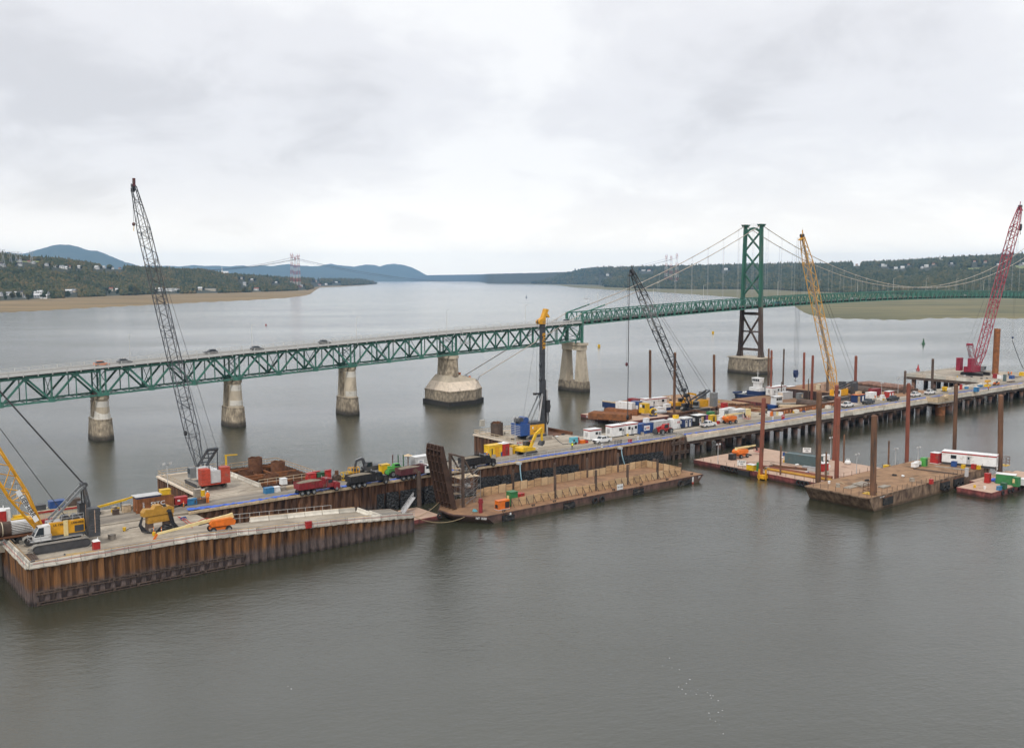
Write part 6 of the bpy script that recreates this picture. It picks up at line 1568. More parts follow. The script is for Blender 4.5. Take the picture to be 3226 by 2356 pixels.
# ================================================================== vehicles and plant
def wheels(t, spots, r, w, rim='mid_grey'):
	for x, y in spots:
		o = MB().wheel((x, y, r), r, w, 16).bd('wheel', 'rubber', t); s = 1 if y > 0 else -1
		MB().wheel((x, y + s*w*.42, r), r*.55, w*.3, 12).bd('rim', rim, o)
def pickup(label, p, hd, m, bed='dark_grey', group='pickup trucks parked along the work road'):
	t = thing('pickup_truck', label, 'pickup', p, hd, group)
	MB().extr([(-2.85, .45), (2.7, .45), (2.85, .7), (2.85, 1.05), (2.7, 1.18), (1.35, 1.28), (-2.85, 1.28)], -.95, .95).bd('body', m, t)
	cab = MB().add([(1.35, -.9, 1.27), (1.35, .9, 1.27), (-1.15, .9, 1.27), (-1.15, -.9, 1.27), (.55, -.72, 1.9), (.55, .72, 1.9), (-.95, .72, 1.9), (-.95, -.72, 1.9)], [(0, 1, 5, 4), (1, 2, 6, 5), (2, 3, 7, 6), (3, 0, 4, 7), (4, 5, 6, 7)]).bd('cab', m, t)
	MB().add([(1.3, -.8, 1.33), (1.3, .8, 1.33), (.62, .68, 1.86), (.62, -.68, 1.86)], [(0, 1, 2, 3)]).bd('windscreen', 'glass_dark', cab); MB().add([(-1.17, .78, 1.33), (-1.17, -.78, 1.33), (-.99, -.66, 1.84), (-.99, .66, 1.84)], [(0, 1, 2, 3)]).bd('rear_window', 'glass_dark', cab)
	for s in (-1, 1):
		for a, b in ((.95, .1), (0, -.9)): MB().add([(a, s*.905, 1.33), (b, s*.905, 1.33), (b + (.02 if b > -.5 else .1), s*.745, 1.83), (a - .35 if a > .5 else a - .02, s*.745, 1.83)], [(0, 1, 2, 3)]).bd('side_window', 'glass_dark', cab)
		MB().bb(2.8, 2.88, s*.85 - .15, s*.85 + .1, .8, 1.05).bd('headlight', 'glass_dark', t); MB().bb(-2.88, -2.82, s*.82 - .1, s*.82 + .1, .8, 1.15).bd('tail_light', 'red', t)
	MB().bb(-2.7, -1.2, -.78, .78, 1.22, 1.3).bd('cargo_bed', bed, t); MB().bb(2.83, 2.9, -.6, .6, .6, 1.05).bd('grille', 'black', t); MB().bb(-2.95, -2.85, -.85, .85, .45, .65).bd('bumper', 'dark_grey', t)
	wheels(t, [(1.85, -.86), (1.85, .86), (-1.75, -.86), (-1.75, .86)], .4, .28, 'mid_grey'); return t
def dump_truck(label, p, hd, cab_m, box_m):
	t = thing('dump_truck', label, 'dump truck', p, hd, 'dump trucks on the causeway')
	MB().bb(-4.4, 4.6, -.45, .45, .75, 1.05).bd('chassis', 'black', t)
	bx = MB().add([(-4.5, -1.25, 1.25), (1.5, -1.25, 1.2), (1.5, 1.25, 1.2), (-4.5, 1.25, 1.25), (-4.6, -1.28, 2.65), (1.6, -1.28, 2.75), (1.6, 1.28, 2.75), (-4.6, 1.28, 2.65)], [(0, 3, 2, 1), (0, 1, 5, 4), (2, 3, 7, 6), (3, 0, 4, 7), (1, 2, 6, 5)]).bd('dump_body', box_m, t)
	for k in range(8):
		for s in (-1, 1): MB().bb(-4.3 + k*.78, -4.2 + k*.78, s*1.3 - .05, s*1.3 + .05, 1.25, 2.7).bd('body_rib', box_m, bx)
	MB().extr([(-4.4, 2.2), (1.4, 2.2), (1.2, 2.45), (-.8, 2.72), (-2.6, 2.66), (-4.3, 2.4)], -1.16, 1.16).bd('load', 'soil_load', bx); MB().bb(1.6, 2.3, -1.2, 1.2, 2.75, 2.88).bd('cab_guard', box_m, bx)
	cb = MB().extr([(1.75, 1.0), (3.3, 1.0), (3.3, 1.95), (3.0, 2.75), (1.75, 2.75)], -1.1, 1.1).bd('cab', cab_m, t); MB().extr([(3.3, .8), (4.9, .8), (5.0, 1.5), (4.6, 1.75), (3.3, 1.95)], -.85, .85).bd('hood', cab_m, t)
	MB().add([(3.33, -1, 1.98), (3.33, 1, 1.98), (3.04, .95, 2.68), (3.04, -.95, 2.68)], [(0, 1, 2, 3)]).bd('windscreen', 'glass_dark', cb)
	for s in (-1, 1):
		MB().bb(2.1, 3.05, s*1.1 - .02, s*1.1 + .02, 1.9, 2.55).bd('side_window', 'glass_dark', cb); MB().wheel((4.05, s*1.05, .95), .66, .35, 14).bd('fender', cab_m, t); MB().tube((1.65, s*1.0, 1.2), (1.65, s*1.0, 3.2), .08).bd('exhaust', 'galvanised_steel', t)
	MB().bb(4.95, 5.08, -1.1, 1.1, .45, .8).bd('bumper', 'light_grey', t); MB().bb(4.96, 5.03, -.5, .5, .85, 1.5).bd('grille', 'galvanised_steel', t)
	wheels(t, [(4.0, -1.0), (4.0, 1.0), (-1.2, -1.0), (-1.2, 1.0), (-2.5, -1.0), (-2.5, 1.0), (-3.8, -1.0), (-3.8, 1.0)], .52, .42); return t
def car(label, p, hd, m):
	t = thing('car', label, 'car', p, hd, 'cars crossing the old bridge')
	MB().extr([(-2.2, .3), (2.2, .3), (2.25, .7), (1.2, .9), (-2.2, .95)], -.88, .88).bd('body', m, t)
	cb = MB().add([(1.1, -.82, .9), (1.1, .82, .9), (-1.9, .82, .94), (-1.9, -.82, .94), (.3, -.66, 1.5), (.3, .66, 1.5), (-1.4, .66, 1.5), (-1.4, -.66, 1.5)], [(0, 1, 5, 4), (1, 2, 6, 5), (2, 3, 7, 6), (3, 0, 4, 7), (4, 5, 6, 7)]).bd('glasshouse', 'glass_dark', t)
	MB().bb(-1.4, .3, -.68, .68, 1.48, 1.54).bd('roof', m, cb); wheels(t, [(1.4, -.82), (1.4, .82), (-1.35, -.82), (-1.35, .82)], .33, .22)
def boom_lift(label, p, hd, b1, b2, stow=0.0, L=11.0, slope=0.12):
	t = thing('boom_lift', label, 'boom lift', p, hd, 'orange boom lifts on the site')
	MB().bb(-1.7, 1.7, -.9, .9, .55, 1.0).bd('chassis', 'orange', t); wheels(t, [(1.35, -1.05), (1.35, 1.05), (-1.35, -1.05), (-1.35, 1.05)], .55, .42, 'mid_grey')
	tu = MB().extr([(-2.4, 1.2), (1.6, 1.2), (1.9, 1.7), (1.5, 2.3), (-2.0, 2.4), (-2.6, 1.9)], -1.1, 1.1).bd('turret_hood', 'orange', t); MB().bb(-.5, .8, -1.13, 1.13, 1.35, 1.9).bd('hood_panel', 'orange', tu); MB().tube((0, 0, 1.0), (0, 0, 1.2), .8, .8, 16).bd('turntable', 'black', t)
	a = Vector((-2.0, 0, 2.7)); b = Vector((-2.0 + L, 0, 2.7 + L*slope))
	MB().bar((-2.2, 0, 2.2), (-2.0, 0, 3.0), .5, .6).bd('boom_pivot', b1, t); MB().bar(a, a.lerp(b, .62), .42, .5).bd('boom', b1, t); MB().bar(a.lerp(b, .3), b, .3, .36).bd('boom_extension', b1, t); MB().bar(a + Vector((.8, 0, -.5)), a.lerp(b, .45) - Vector((0, 0, .35)), .18, .18).bd('lift_cylinder', 'dark_grey', t)
	c = b + Vector((.9, 0, -1.5)); MB().bar(b, c, .3, .35).bd('jib', b2, t)
	bk = MB().bb(c.x, c.x + 1.0, -1.2, 1.2, c.z - .5, c.z - .42).bd('basket_floor', 'red', t); mb = MB()
	for h in (0, .5, 1.0):
		for q in (((0, -1.2), (1, -1.2)), ((1, -1.2), (1, 1.2)), ((1, 1.2), (0, 1.2)), ((0, 1.2), (0, -1.2))): mb.bar((c.x + q[0][0], q[0][1], c.z - .45 + h), (c.x + q[1][0], q[1][1], c.z - .45 + h), .05)
	for x in (0, 1):
		for y in (-1.2, -.4, .4, 1.2): mb.bar((c.x + x, y, c.z - .45), (c.x + x, y, c.z + .55), .05)
	mb.bd('basket_rail', 'red', bk); return t
def excavator(label, p, hd, m, arm, s=1.0, truck='track_steel'):
	t = thing('excavator', label, 'excavator', p, hd); t.scale = (s, s, s)
	for y in (-1.15, 1.15): track_unit(t, y, 3.9, .6, .85)
	MB().bb(-1, 1, -1, 1, .5, .95).bd('carbody', 'dark_grey', t)
	ho = MB().extr([(-2.6, 1.0), (1.4, 1.0), (1.4, 1.5), (.2, 1.9), (-2.4, 1.95), (-2.7, 1.5)], -1.3, 1.3).bd('house', m, t); MB().bb(-2.72, -2.2, -1.25, 1.25, 1.05, 1.7).bd('counterweight', m, ho)
	cb = MB().extr([(-.1, 1.5), (1.5, 1.5), (1.5, 2.1), (1.1, 2.85), (-.1, 2.85)], .3, 1.28).bd('cab', 'dark_grey', t); MB().extr([(.05, 1.9), (1.45, 1.9), (1.05, 2.75), (.05, 2.75)], 1.26, 1.31).bd('side_window', 'glass_dark', cb); MB().extr([(.05, 1.9), (1.45, 1.9), (1.05, 2.75), (.05, 2.75)], .27, .32).bd('side_window', 'glass_dark', cb)
	q = [Vector((x, -.2, z)) for x, z in arm]
	MB().bar(q[0], q[1], .45, .6).bd('boom', m, t); MB().bar(q[1], q[2], .42, .5).bd('boom', m, t); MB().bar(q[2], q[3], .34, .42).bd('stick', m, t); MB().tube(q[0] + Vector((.3, 0, .4)), q[1] - Vector((0, 0, .3)), .09).bd('boom_cylinder', 'galvanised_steel', t); MB().tube(q[1] + Vector((.3, 0, .35)), q[2] + Vector((.2, 0, .2)), .08).bd('stick_cylinder', 'galvanised_steel', t)
	e = q[3]; MB().extr([(e.x - .3, e.z), (e.x + .35, e.z), (e.x + .3, e.z - .7), (e.x - .4, e.z - 1.1), (e.x - .9, e.z - .9), (e.x - .7, e.z - .4)], -.75, .35).bd('bucket', 'dark_grey', t); return t
def telehandler(label, p, hd, m):
	t = thing('telehandler', label, 'telehandler', p, hd)
	MB().bb(-2.6, 2.3, -.75, .75, .75, 1.5).bd('chassis', m, t); MB().extr([(-2.8, 1.2), (-.6, 1.2), (-.6, 2.1), (-2.6, 2.2)], -1.15, -.3).bd('engine_hood', m, t)
	wheels(t, [(1.7, -1.05), (1.7, 1.05), (-1.7, -1.05), (-1.7, 1.05)], .78, .55, 'mid_grey')
	cb = MB().extr([(-.7, 1.3), (1.2, 1.3), (1.2, 1.9), (.8, 2.75), (-.5, 2.75)], .15, 1.15).bd('cab', m, t); MB().extr([(-.55, 1.75), (1.1, 1.75), (.75, 2.65), (-.4, 2.65)], .1, 1.2).bd('window', 'glass_dark', cb)
	MB().bar((-2.5, -.25, 2.35), (2.6, -.25, 1.65), .42, .5).bd('boom', m, t); MB().bar((2.4, -.25, 1.75), (3.2, -.25, .8), .35, .35).bd('boom_nose', 'dark_grey', t); fk = MB().bb(3.1, 3.25, -1.0, .6, .35, 1.4).bd('fork_carriage', 'dark_grey', t)
	for y in (-.7, .3): MB().bb(3.25, 4.4, y - .08, y + .08, .32, .4).bd('fork', 'dark_grey', fk)
	return t
def iso_box(label, p, hd, dims, m, group=None, door=None, name='shipping_container', cat='container'):
	L, D, H = dims; t = thing(name, label, cat, p, hd, group); b = MB()
	MB().bb(-L/2 + .08, L/2 - .08, -D/2 + .05, D/2 - .05, .12, H - .08).bd('shell', m, t)
	n = max(6, int(L/.32)); me = MB().bb(-.08, .08, -.03, .03, .2, H - .15).mesh('corrugation')
	for s in (-1, 1):
		for k in range(n): link('corrugation', me, m, t, (-L/2 + (k + .5)*L/n, s*(D/2 - .04), 0))
	for x in (-1, 1):
		for y in (-1, 1): MB().bb(x*L/2 - .09*(x + 1), x*L/2 - .09*(x - 1), y*D/2 - .09*(y + 1), y*D/2 - .09*(y - 1), 0, H).bd('corner_post', m, t)
	for z in (.0, H - .14): MB().bb(-L/2 + .1, L/2 - .1, -D/2, -D/2 + .12, z, z + .14).bb(-L/2 + .1, L/2 - .1, D/2 - .12, D/2, z, z + .14).bd('side_rail', m, t)
	for y in (-D/4, D/4): MB().bb(-L/2 - .02, -L/2 + .1, y - D/4 + .1, y + D/4 - .06, .15, H - .15).bd('door', door or m, t)
	return t
def cabin(label, p, hd, dims, stripe='red', wall='white', wins=((-.25, .9, .9),), doors=(.2,), end_door=False, wheels_=False, group=None, lift=.25):
	L, D, H = dims; t = thing('site_cabin', label, 'cabin', p, hd, group)
	MB().bb(-L/2, L/2, -D/2, D/2, lift, H).bd('wall', wall, t); MB().bb(-L/2 + .2, L/2 - .2, -D/2 + .2, D/2 - .2, 0, lift).bd('skid', 'dark_grey', t)
	MB().bb(-L/2 - .05, L/2 + .05, -D/2 - .05, D/2 + .05, H - .28, H + .03).bd('trim', stripe, t); MB().bb(-L/2 - .1, L/2 + .1, -D/2 - .1, D/2 + .1, H + .03, H + .12).bd('roof', 'white', t)
	for s in (-1, 1):
		for f, w, h in wins:
			o = MB().bb(f*L - w/2, f*L + w/2, s*D/2 - .03, s*D/2 + .03, H*.5, H*.5 + h).bd('window', 'light_grey', t); MB().bb(f*L - w/2 + .07, f*L + w/2 - .07, s*D/2 - .05, s*D/2 + .05, H*.5 + .07, H*.5 + h - .07).bd('pane', 'glass_dark', o)
		for f in doors:
			o = MB().bb(f*L - .45, f*L + .45, s*D/2 - .04, s*D/2 + .04, lift, lift + 2.0).bd('door', 'light_grey', t); MB().bb(f*L - .2, f*L + .2, s*D/2 - .055, s*D/2 + .055, lift + 1.2, lift + 1.8).bd('pane', 'glass_dark', o)
	if end_door: o = MB().bb(L/2 - .04, L/2 + .04, -.45, .45, lift, lift + 2).bd('door', 'light_grey', t); MB().bb(L/2 - .05, L/2 + .06, -.12, .12, lift + 1, lift + 1.8).bd('pane', 'glass_dark', o)
	MB().bb(-L/2 - .35, -L/2, -.4, .3, H*.45, H*.75).bd('air_conditioner', 'light_grey', t); return t
def unit(label, p, hd, dims, m, name, cat, top=None, panels=(), base=None, group=None, legs=False):
	L, D, H = dims; t = thing(name, label, cat, p, hd, group); z0 = .12 if base else 0
	MB().prism([(-L/2, -D/2), (L/2, -D/2), (L/2, D/2), (-L/2, D/2)], z0, H, [(-L/2 + .03, -D/2 + .03), (L/2 - .03, -D/2 + .03), (L/2 - .03, D/2 - .03), (-L/2 + .03, D/2 - .03)]).bd('body', m, t)
	if base: MB().bb(-L/2 - .05, L/2 + .05, -D/2 - .05, D/2 + .05, 0, z0).bd('skid', base, t)
	MB().bb(-L/2 - .04, L/2 + .04, -D/2 - .04, D/2 + .04, H, H + .08).bd('lid', top or m, t)
	for side, f, w, z0_, z1_, pm in panels:
		if side == 'n': MB().bb(f*L - w/2, f*L + w/2, -D/2 - .04, -D/2 + .02, z0_*H, z1_*H).bd('panel', pm, t)
		else: MB().bb(-L/2 - .04, -L/2 + .02, f*D - w/2, f*D + w/2, z0_*H, z1_*H).bd('panel', pm, t)
	return t
def toilet(label, p, hd, m='red', s=1.0, group='portable toilets'):
	t = thing('portable_toilet', label, 'toilet', p, hd, group); t.scale = (s, s, s)
	MB().bb(-.55, .55, -.55, .55, .08, 1.95).bd('cabin', m, t); MB().prism([(-.6, -.6), (.6, -.6), (.6, .6), (-.6, .6)], 1.95, 2.25, [(-.35, -.3), (.35, -.3), (.35, .3), (-.35, .3)]).bd('roof', 'white', t); MB().bb(-.38, .38, -.59, -.54, .15, 1.8).bd('door', m, t); MB().bb(-.6, .6, -.6, .6, 0, .08).bd('skid', 'dark_grey', t); MB().tube((.4, .4, 2), (.4, .4, 2.5), .06).bd('vent_pipe', 'white', t)
def light_mast(label, p, hd, h, m='lemon', trailer=True):
	t = thing('light_tower', label, 'light tower', p, hd, 'mobile light towers')
	if trailer:
		MB().bb(-.8, .8, -.55, .55, .35, 1.3).bd('generator', m, t); wheels(t, [(0, -.65), (0, .65)], .32, .18); MB().bar((.8, 0, .4), (1.6, 0, .35), .1).bd('tow_bar', 'dark_grey', t)
	MB().tube((0, 0, 0 if not trailer else 1.2), (0, 0, h), .09, .06, 8).bd('mast', 'light_grey', t)
	o = MB().bar((-.7, 0, h), (.7, 0, h), .08).bd('crossbar', 'dark_grey', t)
	for x in (-.6, .6): MB().bb(x - .25, x + .25, -.25, .05, h + .02, h + .4).bd('lamp', 'light_grey', o)
def person(label, p, hd, vest='hivis_yellow', legs='dark_cloth'):
	t = thing('person', label, 'person', p, hd)
	me = bpy.data.meshes.new('body'); J = [(0, 0, .95), (0, 0, 1.2), (0, 0, 1.42), (0, 0, 1.56), (0, 0, 1.7), (0, .2, 1.42), (.05, .27, 1.14), (.12, .24, .9), (0, -.2, 1.42), (.05, -.27, 1.14), (.14, -.22, .9), (0, .1, .9), (.04, .11, .48), (0, .12, .06), (.14, .12, .03), (0, -.1, .9), (.06, -.11, .48), (-.03, -.12, .06), (.11, -.12, .03)]
	E = [(0, 1), (1, 2), (2, 3), (3, 4), (2, 5), (5, 6), (6, 7), (2, 8), (8, 9), (9, 10), (0, 11), (11, 12), (12, 13), (13, 14), (0, 15), (15, 16), (16, 17), (17, 18)]
	me.from_pydata(J, E, []); o = bpy.data.objects.new('body', me); C.objects.link(o); o.parent = t
	sk = o.modifiers.new('skin', 'SKIN'); rad = [.15, .15, .17, .065, .1, .075, .055, .045, .075, .055, .045, .1, .07, .05, .045, .1, .07, .05, .045]
	for k, v in enumerate(me.skin_vertices[0].data): v.radius = (rad[k], rad[k]); v.use_root = (k == 0)
	ss = o.modifiers.new('sub', 'SUBSURF'); ss.levels = 1; ss.render_levels = 1; me.materials.append(MT(legs))
	v_ = MB().prism([(-.16, -.22), (.16, -.22), (.2, 0), (.16, .22), (-.16, .22), (-.2, 0)], .92, 1.46, [(-.13, -.2), (.13, -.2), (.17, 0), (.13, .2), (-.13, .2), (-.17, 0)]).bd('vest', vest, t)
	MB().blob((.02, 0, 1.69), (.2, .17, .26)).bd('head', 'skin', t); h = MB().blob((0, 0, 1.77), (.27, .24, .22)).bd('hard_hat', 'white', t); MB().blob((.1, 0, 1.73), (.2, .2, .03)).bd('brim', 'white', h); return t
def delineator(p, label, group):
	t = thing('delineator_post', label, 'traffic post', p, 0, group); MB().tube((0, 0, 0), (0, 0, .06), .3, .28, 10).bd('base', 'rubber', t); MB().tube((0, 0, .06), (0, 0, 1.15), .08, .06, 8).bd('post', 'hivis_orange', t); MB().tube((0, 0, .7), (0, 0, .85), .085, .085, 8).bd('reflective_band', 'white', t)
def pile_of(label, p, hd, n, L, w, h, gap, m, name, cat, rows=1, group=None):
	t = thing(name, label, cat, p, hd, group); r = random.Random(n + int(L*7))
	for j in range(rows):
		for k in range(n): MB().bb(-L/2 + r.uniform(-.2, .2), L/2 + r.uniform(-.2, .2), (k - n/2)*(w + gap), (k - n/2)*(w + gap) + w, j*(h + .02), j*(h + .02) + h).bd('beam' if cat != 'timber' else 'plank', m, t)
	return t
E_ = SA; W_ = SA + math.pi
# ------------------------------------------------------------------ left end of the causeway
def left_end():
	z = ZD - .08
	p = at('L1', 330, 1010, z); u, v = UV(p); t = site('flatbed_trailer', 'flatbed trailer loaded with a long round rebar cage behind the yellow crane', 'trailer')
	ue, _ = UV(at('L1', 740, 985, z)); u0, u1 = ue - 15, ue; y = -v
	t.location.z = 6.06; MB().bb(u0, u1, y - 1.2, y + 1.2, 1.15, 1.4).bd('bed', 'rust', t); MB().bb(u0, u1, y - .45, y + .45, .8, 1.15).bd('chassis', 'black', t); wheels(t, [(u1 - 2.2, y - 1.0), (u1 - 2.2, y + 1.0), (u1 - 3.6, y - 1.0), (u1 - 3.6, y + 1.0)], .52, .45)
	lg = MB().bb(u1 - 10, u1 - 9.7, y - .9, y - .6, 0, 1.1).bb(u1 - 10, u1 - 9.7, y + .6, y + .9, 0, 1.1).bd('landing_leg', 'mid_grey', t)
	c = site('rebar_cage', 'long brown cylindrical rebar cage with white end section lying on the flatbed trailer', 'rebar cage'); c.location.z = 6.06; R0 = 1.12; zc = 1.45 + R0
	mb = MB()
	for k in range(40):
		a = 2*math.pi*k/40; mb.tube((u0 - 2, y + R0*math.cos(a), zc + R0*math.sin(a)), (u1 - 3.2, y + R0*math.cos(a), zc + R0*math.sin(a)), .075, .075, 4)
	mb.bd('bars', 'brown_steel', c); mb = MB()
	for k in range(34): mb.ring((u0 - 1.5 + k*.42, y, zc), R0 - .12, .05, (1, 0, 0), 16, 4)
	mb.bd('hoops', 'rust', c); mb = MB()
	for k in range(24): a = 2*math.pi*k/24; mb.tube((u1 - 3.3, y + R0*.98*math.cos(a), zc + R0*.98*math.sin(a)), (u1 + .3, y + R0*.94*math.cos(a), zc + R0*.94*math.sin(a)), .085, .085, 5)
	mb.bd('end_bars', 'white', c); MB().tube((u0 - 2, y, zc), (u1 - .2, y, zc), R0*.86, R0*.86, 20).bd('core', 'brown_steel', c)
	for q in (4.6, 6.2): MB().ring((u1 - q, y, zc), R0 + .06, .07, (1, 0, 0), 20, 5).bd('strap', 'cream', c)
	iso_box('cream container with a red top stripe behind the yellow crane', at('L1', 1130, 640, z) + Vector((.6, 1.2, 0)), E_, (9.0, 2.6, 3.0), 'cream');
	q = at('L1', 1130, 640, z) + Vector((.6, 1.2, 0)); s_ = thing('trim_band', 'red steel band lying along the cream container roof edge', 'beam', q, E_); MB().bb(-4.5, 4.5, -1.42, -1.34, 2.6, 2.9).bd('band', 'red', s_)
	unit('blue fluid tank standing on the cream container roof', q + Vector((0, 0, 3.0)) + Vector((UX, UY, 0))*-.2, E_, (2.6, 1.6, 1.2), 'blue', 'fluid_tank', 'tank'); unit('dark grey chest standing on the left of the cream container roof', q + Vector((0, 0, 3.0)) - Vector((UX, UY, 0))*3.2, E_, (2.2, 1.3, .8), 'dark_grey', 'tool_chest', 'chest'); unit('brown tarped pallet on the right of the cream container roof', q + Vector((0, 0, 3.0)) + Vector((UX, UY, 0))*2.6, E_, (2.2, 1.5, 1.1), 'brown_steel', 'pallet_load', 'pallet')
	pile_of('stack of red steel beams leaning behind the crane house', at('L1', 960, 690, z), E_ + .15, 3, 3.2, .35, .35, .1, 'red', 'beam_stack', 'beams', 4)
	unit('yellow hydraulic power pack beside the cream container', at('L1', 1455, 570, z), E_, (1.2, 1.5, 3.2), 'lemon', 'power_pack', 'machine', None, (('n', 0, .6, .3, .8, 'black'),));
	t = unit('green equipment rack right of the yellow power pack', at('L1', 1570, 560, z), E_, (2.4, 1.6, 2.8), 'green', 'equipment_rack', 'rack', None, (('n', -.25, .7, .15, .45, 'dark_green'), ('n', .25, .7, .15, .45, 'dark_green'), ('n', -.25, .7, .55, .9, 'dark_green'), ('n', .25, .7, .55, .9, 'dark_green')))
	toilet('red toilet cabin with white roof at the far left', at('L1', 30, 640, z), E_, s=1.35); unit('white cabinet with red edge beside the far left toilet', at('L1', 125, 625, z), E_, (1.5, 1.2, 2.8), 'white', 'cabinet', 'cabinet', None, (('s', 0, .8, .05, .5, 'red'),))
	light_mast('slim grey light mast on a yellow base at the far left', at('L1', 395, 575, z), E_, 7.0); unit('low yellow pump skid behind the rebar cage', at('L1', 470, 590, z), E_, (3.4, 1.4, .9), 'lemon', 'pump_skid', 'pump')
	# platform edge clutter
	toilet('squat red hut with white dome roof on the near platform edge', at('L1', 2060, 1235, 6.05) + Vector((0, .4, 0)), E_, s=.92);
	t = thing('lifting_beam', 'yellow spreader beam lying on the near platform edge', 'beam', at('L1', 1740, 1295, 6.06) + Vector((0, .4, 0)), E_ - .02); MB().tube((-2.4, 0, .25), (2.6, 0, .25), .2, .16, 10).bd('beam', 'lemon', t); MB().ring((-2.5, 0, .25), .3, .1, (1, 0, 0)).bd('shackle', 'black', t)
	pile_of('dark steel beams lying in the left corner of the near platform', at('L1', 700, 1370, 6.06), SA - math.pi/2 - .05, 4, 5.2, .3, .28, .06, 'brown_steel', 'beam_stack', 'beams')
	t = thing('telescopic_loader', 'yellow telescopic boom resting by the far side of the road', 'boom', at('Z1', 1030, 745, z), E_ - .02); MB().bar((-3.2, 0, 1.3), (2.2, 0, 2.1), .35, .4).bd('boom', 'lemon', t); MB().bar((1.5, 0, 2.0), (4.5, 0, 2.6), .26, .3).bd('boom_extension', 'lemon', t); MB().bb(-4.6, -2.8, -.8, .8, .3, 1.2).bd('chassis', 'navy', t); wheels(t, [(-4.2, -.85), (-4.2, .85), (-3.1, -.85), (-3.1, .85)], .38, .3); MB().bar((1.2, 0, 0), (1.2, 0, 1.9), .14).bd('prop', 'dark_grey', t)
	unit('grey picnic table frame beside the yellow boom', at('Z1', 1135, 745, z), E_, (1.4, 1.2, 1.3), 'pale_timber', 'work_bench', 'bench', 'grey_timber'); unit('dark tool box near the yellow boom', at('Z1', 1040, 770, z), E_, (1.1, .8, .9), 'brown_steel', 'tool_box', 'box')
	# container with white letters
	p = at('L2', 610, 565, z) + Vector((.8, .9, 0)); t = iso_box('brown shipping container with white letters and a grey roof sheet', p, E_, (6.9, 2.44, 2.75), 'rust_orange'); lettering('SITC', 1.0, 'white', t, (.4, -1.27, 1.5), (1, 0, 0), squash=1.35); lettering('LINER', .42, 'white', t, (-2.3, -1.27, 1.5), (0, 0, -1), (1, 0, 0))
	rf = thing('roof_panel', 'pale grey sheet roof on dark edging over the lettered container', 'roof panel', p + Vector((0, 0, 2.75)) - Vector((UX, UY, 0))*1.2, E_); MB().bb(-2.3, 2.2, -1.2, 1.2, 0, .35).bd('edging', 'navy', rf); MB().bb(-2.5, 2.4, -1.35, 1.35, .35, .45).bd('sheet', 'light_grey', rf)
	unit('bright yellow chest standing on the lettered container', p + Vector((0, 0, 2.75)) + Vector((UX, UY, 0))*2.2, E_, (1.9, 1.3, .95), 'lemon', 'storage_chest', 'chest')
	light_mast('yellow light tower beside the lettered container', at('L2', 1065, 465, z), E_, 8.2)
	def tow(label, r, x, y, dims, m, z=ZD - .08):
		t = unit(label, at(r, x, y, z), E_, dims, m, 'towed_compressor', 'compressor', None, (('n', -.2, .5, .5, .75, 'white'),), None, 'towed compressors'); t.location.z += .45; wheels_(t, dims); return t
	def wheels_(t, d):
		for y in (-d[1]/2, d[1]/2): MB().wheel((.1, y, -.12), .34, .2, 14).bd('wheel', 'rubber', t)
		MB().bar((-d[0]/2, 0, 0), (-d[0]/2 - 1.1, 0, -.1), .1).bd('tow_bar', 'dark_grey', t)
	tow('red towed compressor right of the lettered container', 'L2', 1330, 450, (2.5, 1.4, 1.35), 'red')
	unit('blue welding generator beside the red compressor', at('L2', 1580, 425, z), E_, (1.9, 1.0, 1.15), 'light_blue', 'generator', 'generator', None, (('n', .3, .3, .3, .8, 'dark_grey'),), 'dark_grey')
	unit('tall grey crate on a steel plinth by the platform edge', at('L2', 1720, 330, z), E_, (1.4, 1.1, 2.3), 'grey_timber', 'crate', 'crate'); t = thing('steel_plinth', 'low brown steel plinth beside the grey crate', 'plinth', at('L2', 1800, 385, z), E_); MB().bb(-1.5, 1.3, -.7, .7, 0, .9).bd('body', 'brown_steel', t); MB().bb(-1.55, 1.35, -.75, .75, .9, .96).bd('lid', 'rust', t)
	t = thing('plastic_drum', 'yellow plastic drum standing on the steel plinth', 'drum', at('L2', 1838, 330, z) + Vector((0, 0, .95)), 0); MB().tube((0, 0, 0), (0, 0, 1.25), .42, .42, 14).bd('shell', 'lemon', t); MB().tube((0, 0, 1.25), (0, 0, 1.3), .4).bd('lid', 'white', t)
	person('worker in an orange suit standing at the platform corner', at('L2', 1945, 388, z), 2.0, 'hivis_orange', 'hivis_orange').scale = (1.35, 1.35, 1.35)
	for k, (x, y) in enumerate(((370, 622), (590, 545), (1135, 505), (1405, 470), (1780, 402))): delineator(at('L2', x, y, z), f'orange delineator post on the far road side, {ORD[k]} from the left', 'delineator posts along the far road side')
	for k, (x, y) in enumerate(((565, 968), (612, 1032), (740, 1062), (912, 1064))): delineator(at('L2', x, y, 6.06), f'orange delineator post by the ochre hammer, {ORD[k]} from the left', 'delineator posts around the vibratory hammer')
	# vibratory hammer
	p = at('L2', 880, 985, 6.06); t = thing('vibratory_hammer', 'large ochre vibratory pile hammer with black hoses standing on the platform', 'hammer', p, E_ + .05)
	MB().extr([(-3.1, 2.9), (2.3, 2.9), (2.3, 3.9), (1.5, 4.3), (.4, 4.0), (.1, 4.6), (-.9, 4.6), (-1.3, 4.0), (-2.6, 4.2), (-3.1, 3.6)], -.75, .75).bd('suppressor_housing', 'ochre', t); MB().bb(-2.3, 2.2, -.65, .65, 1.6, 2.8).bd('exciter_case', 'ochre', t)
	for k in range(6): MB().wheel((-1.7 + k*.65, -.66, 2.1), .26, .08, 14).bd('gear_cover', 'ochre', t)
	for x in (-1.8, 1.2): MB().bb(x - .6, x + .5, -.5, .5, 0, 1.6).bd('clamp', 'brown_steel', t)
	lettering('APE', .6, 'black', t, (1.4, -.77, 3.4), (1, 0, 0));
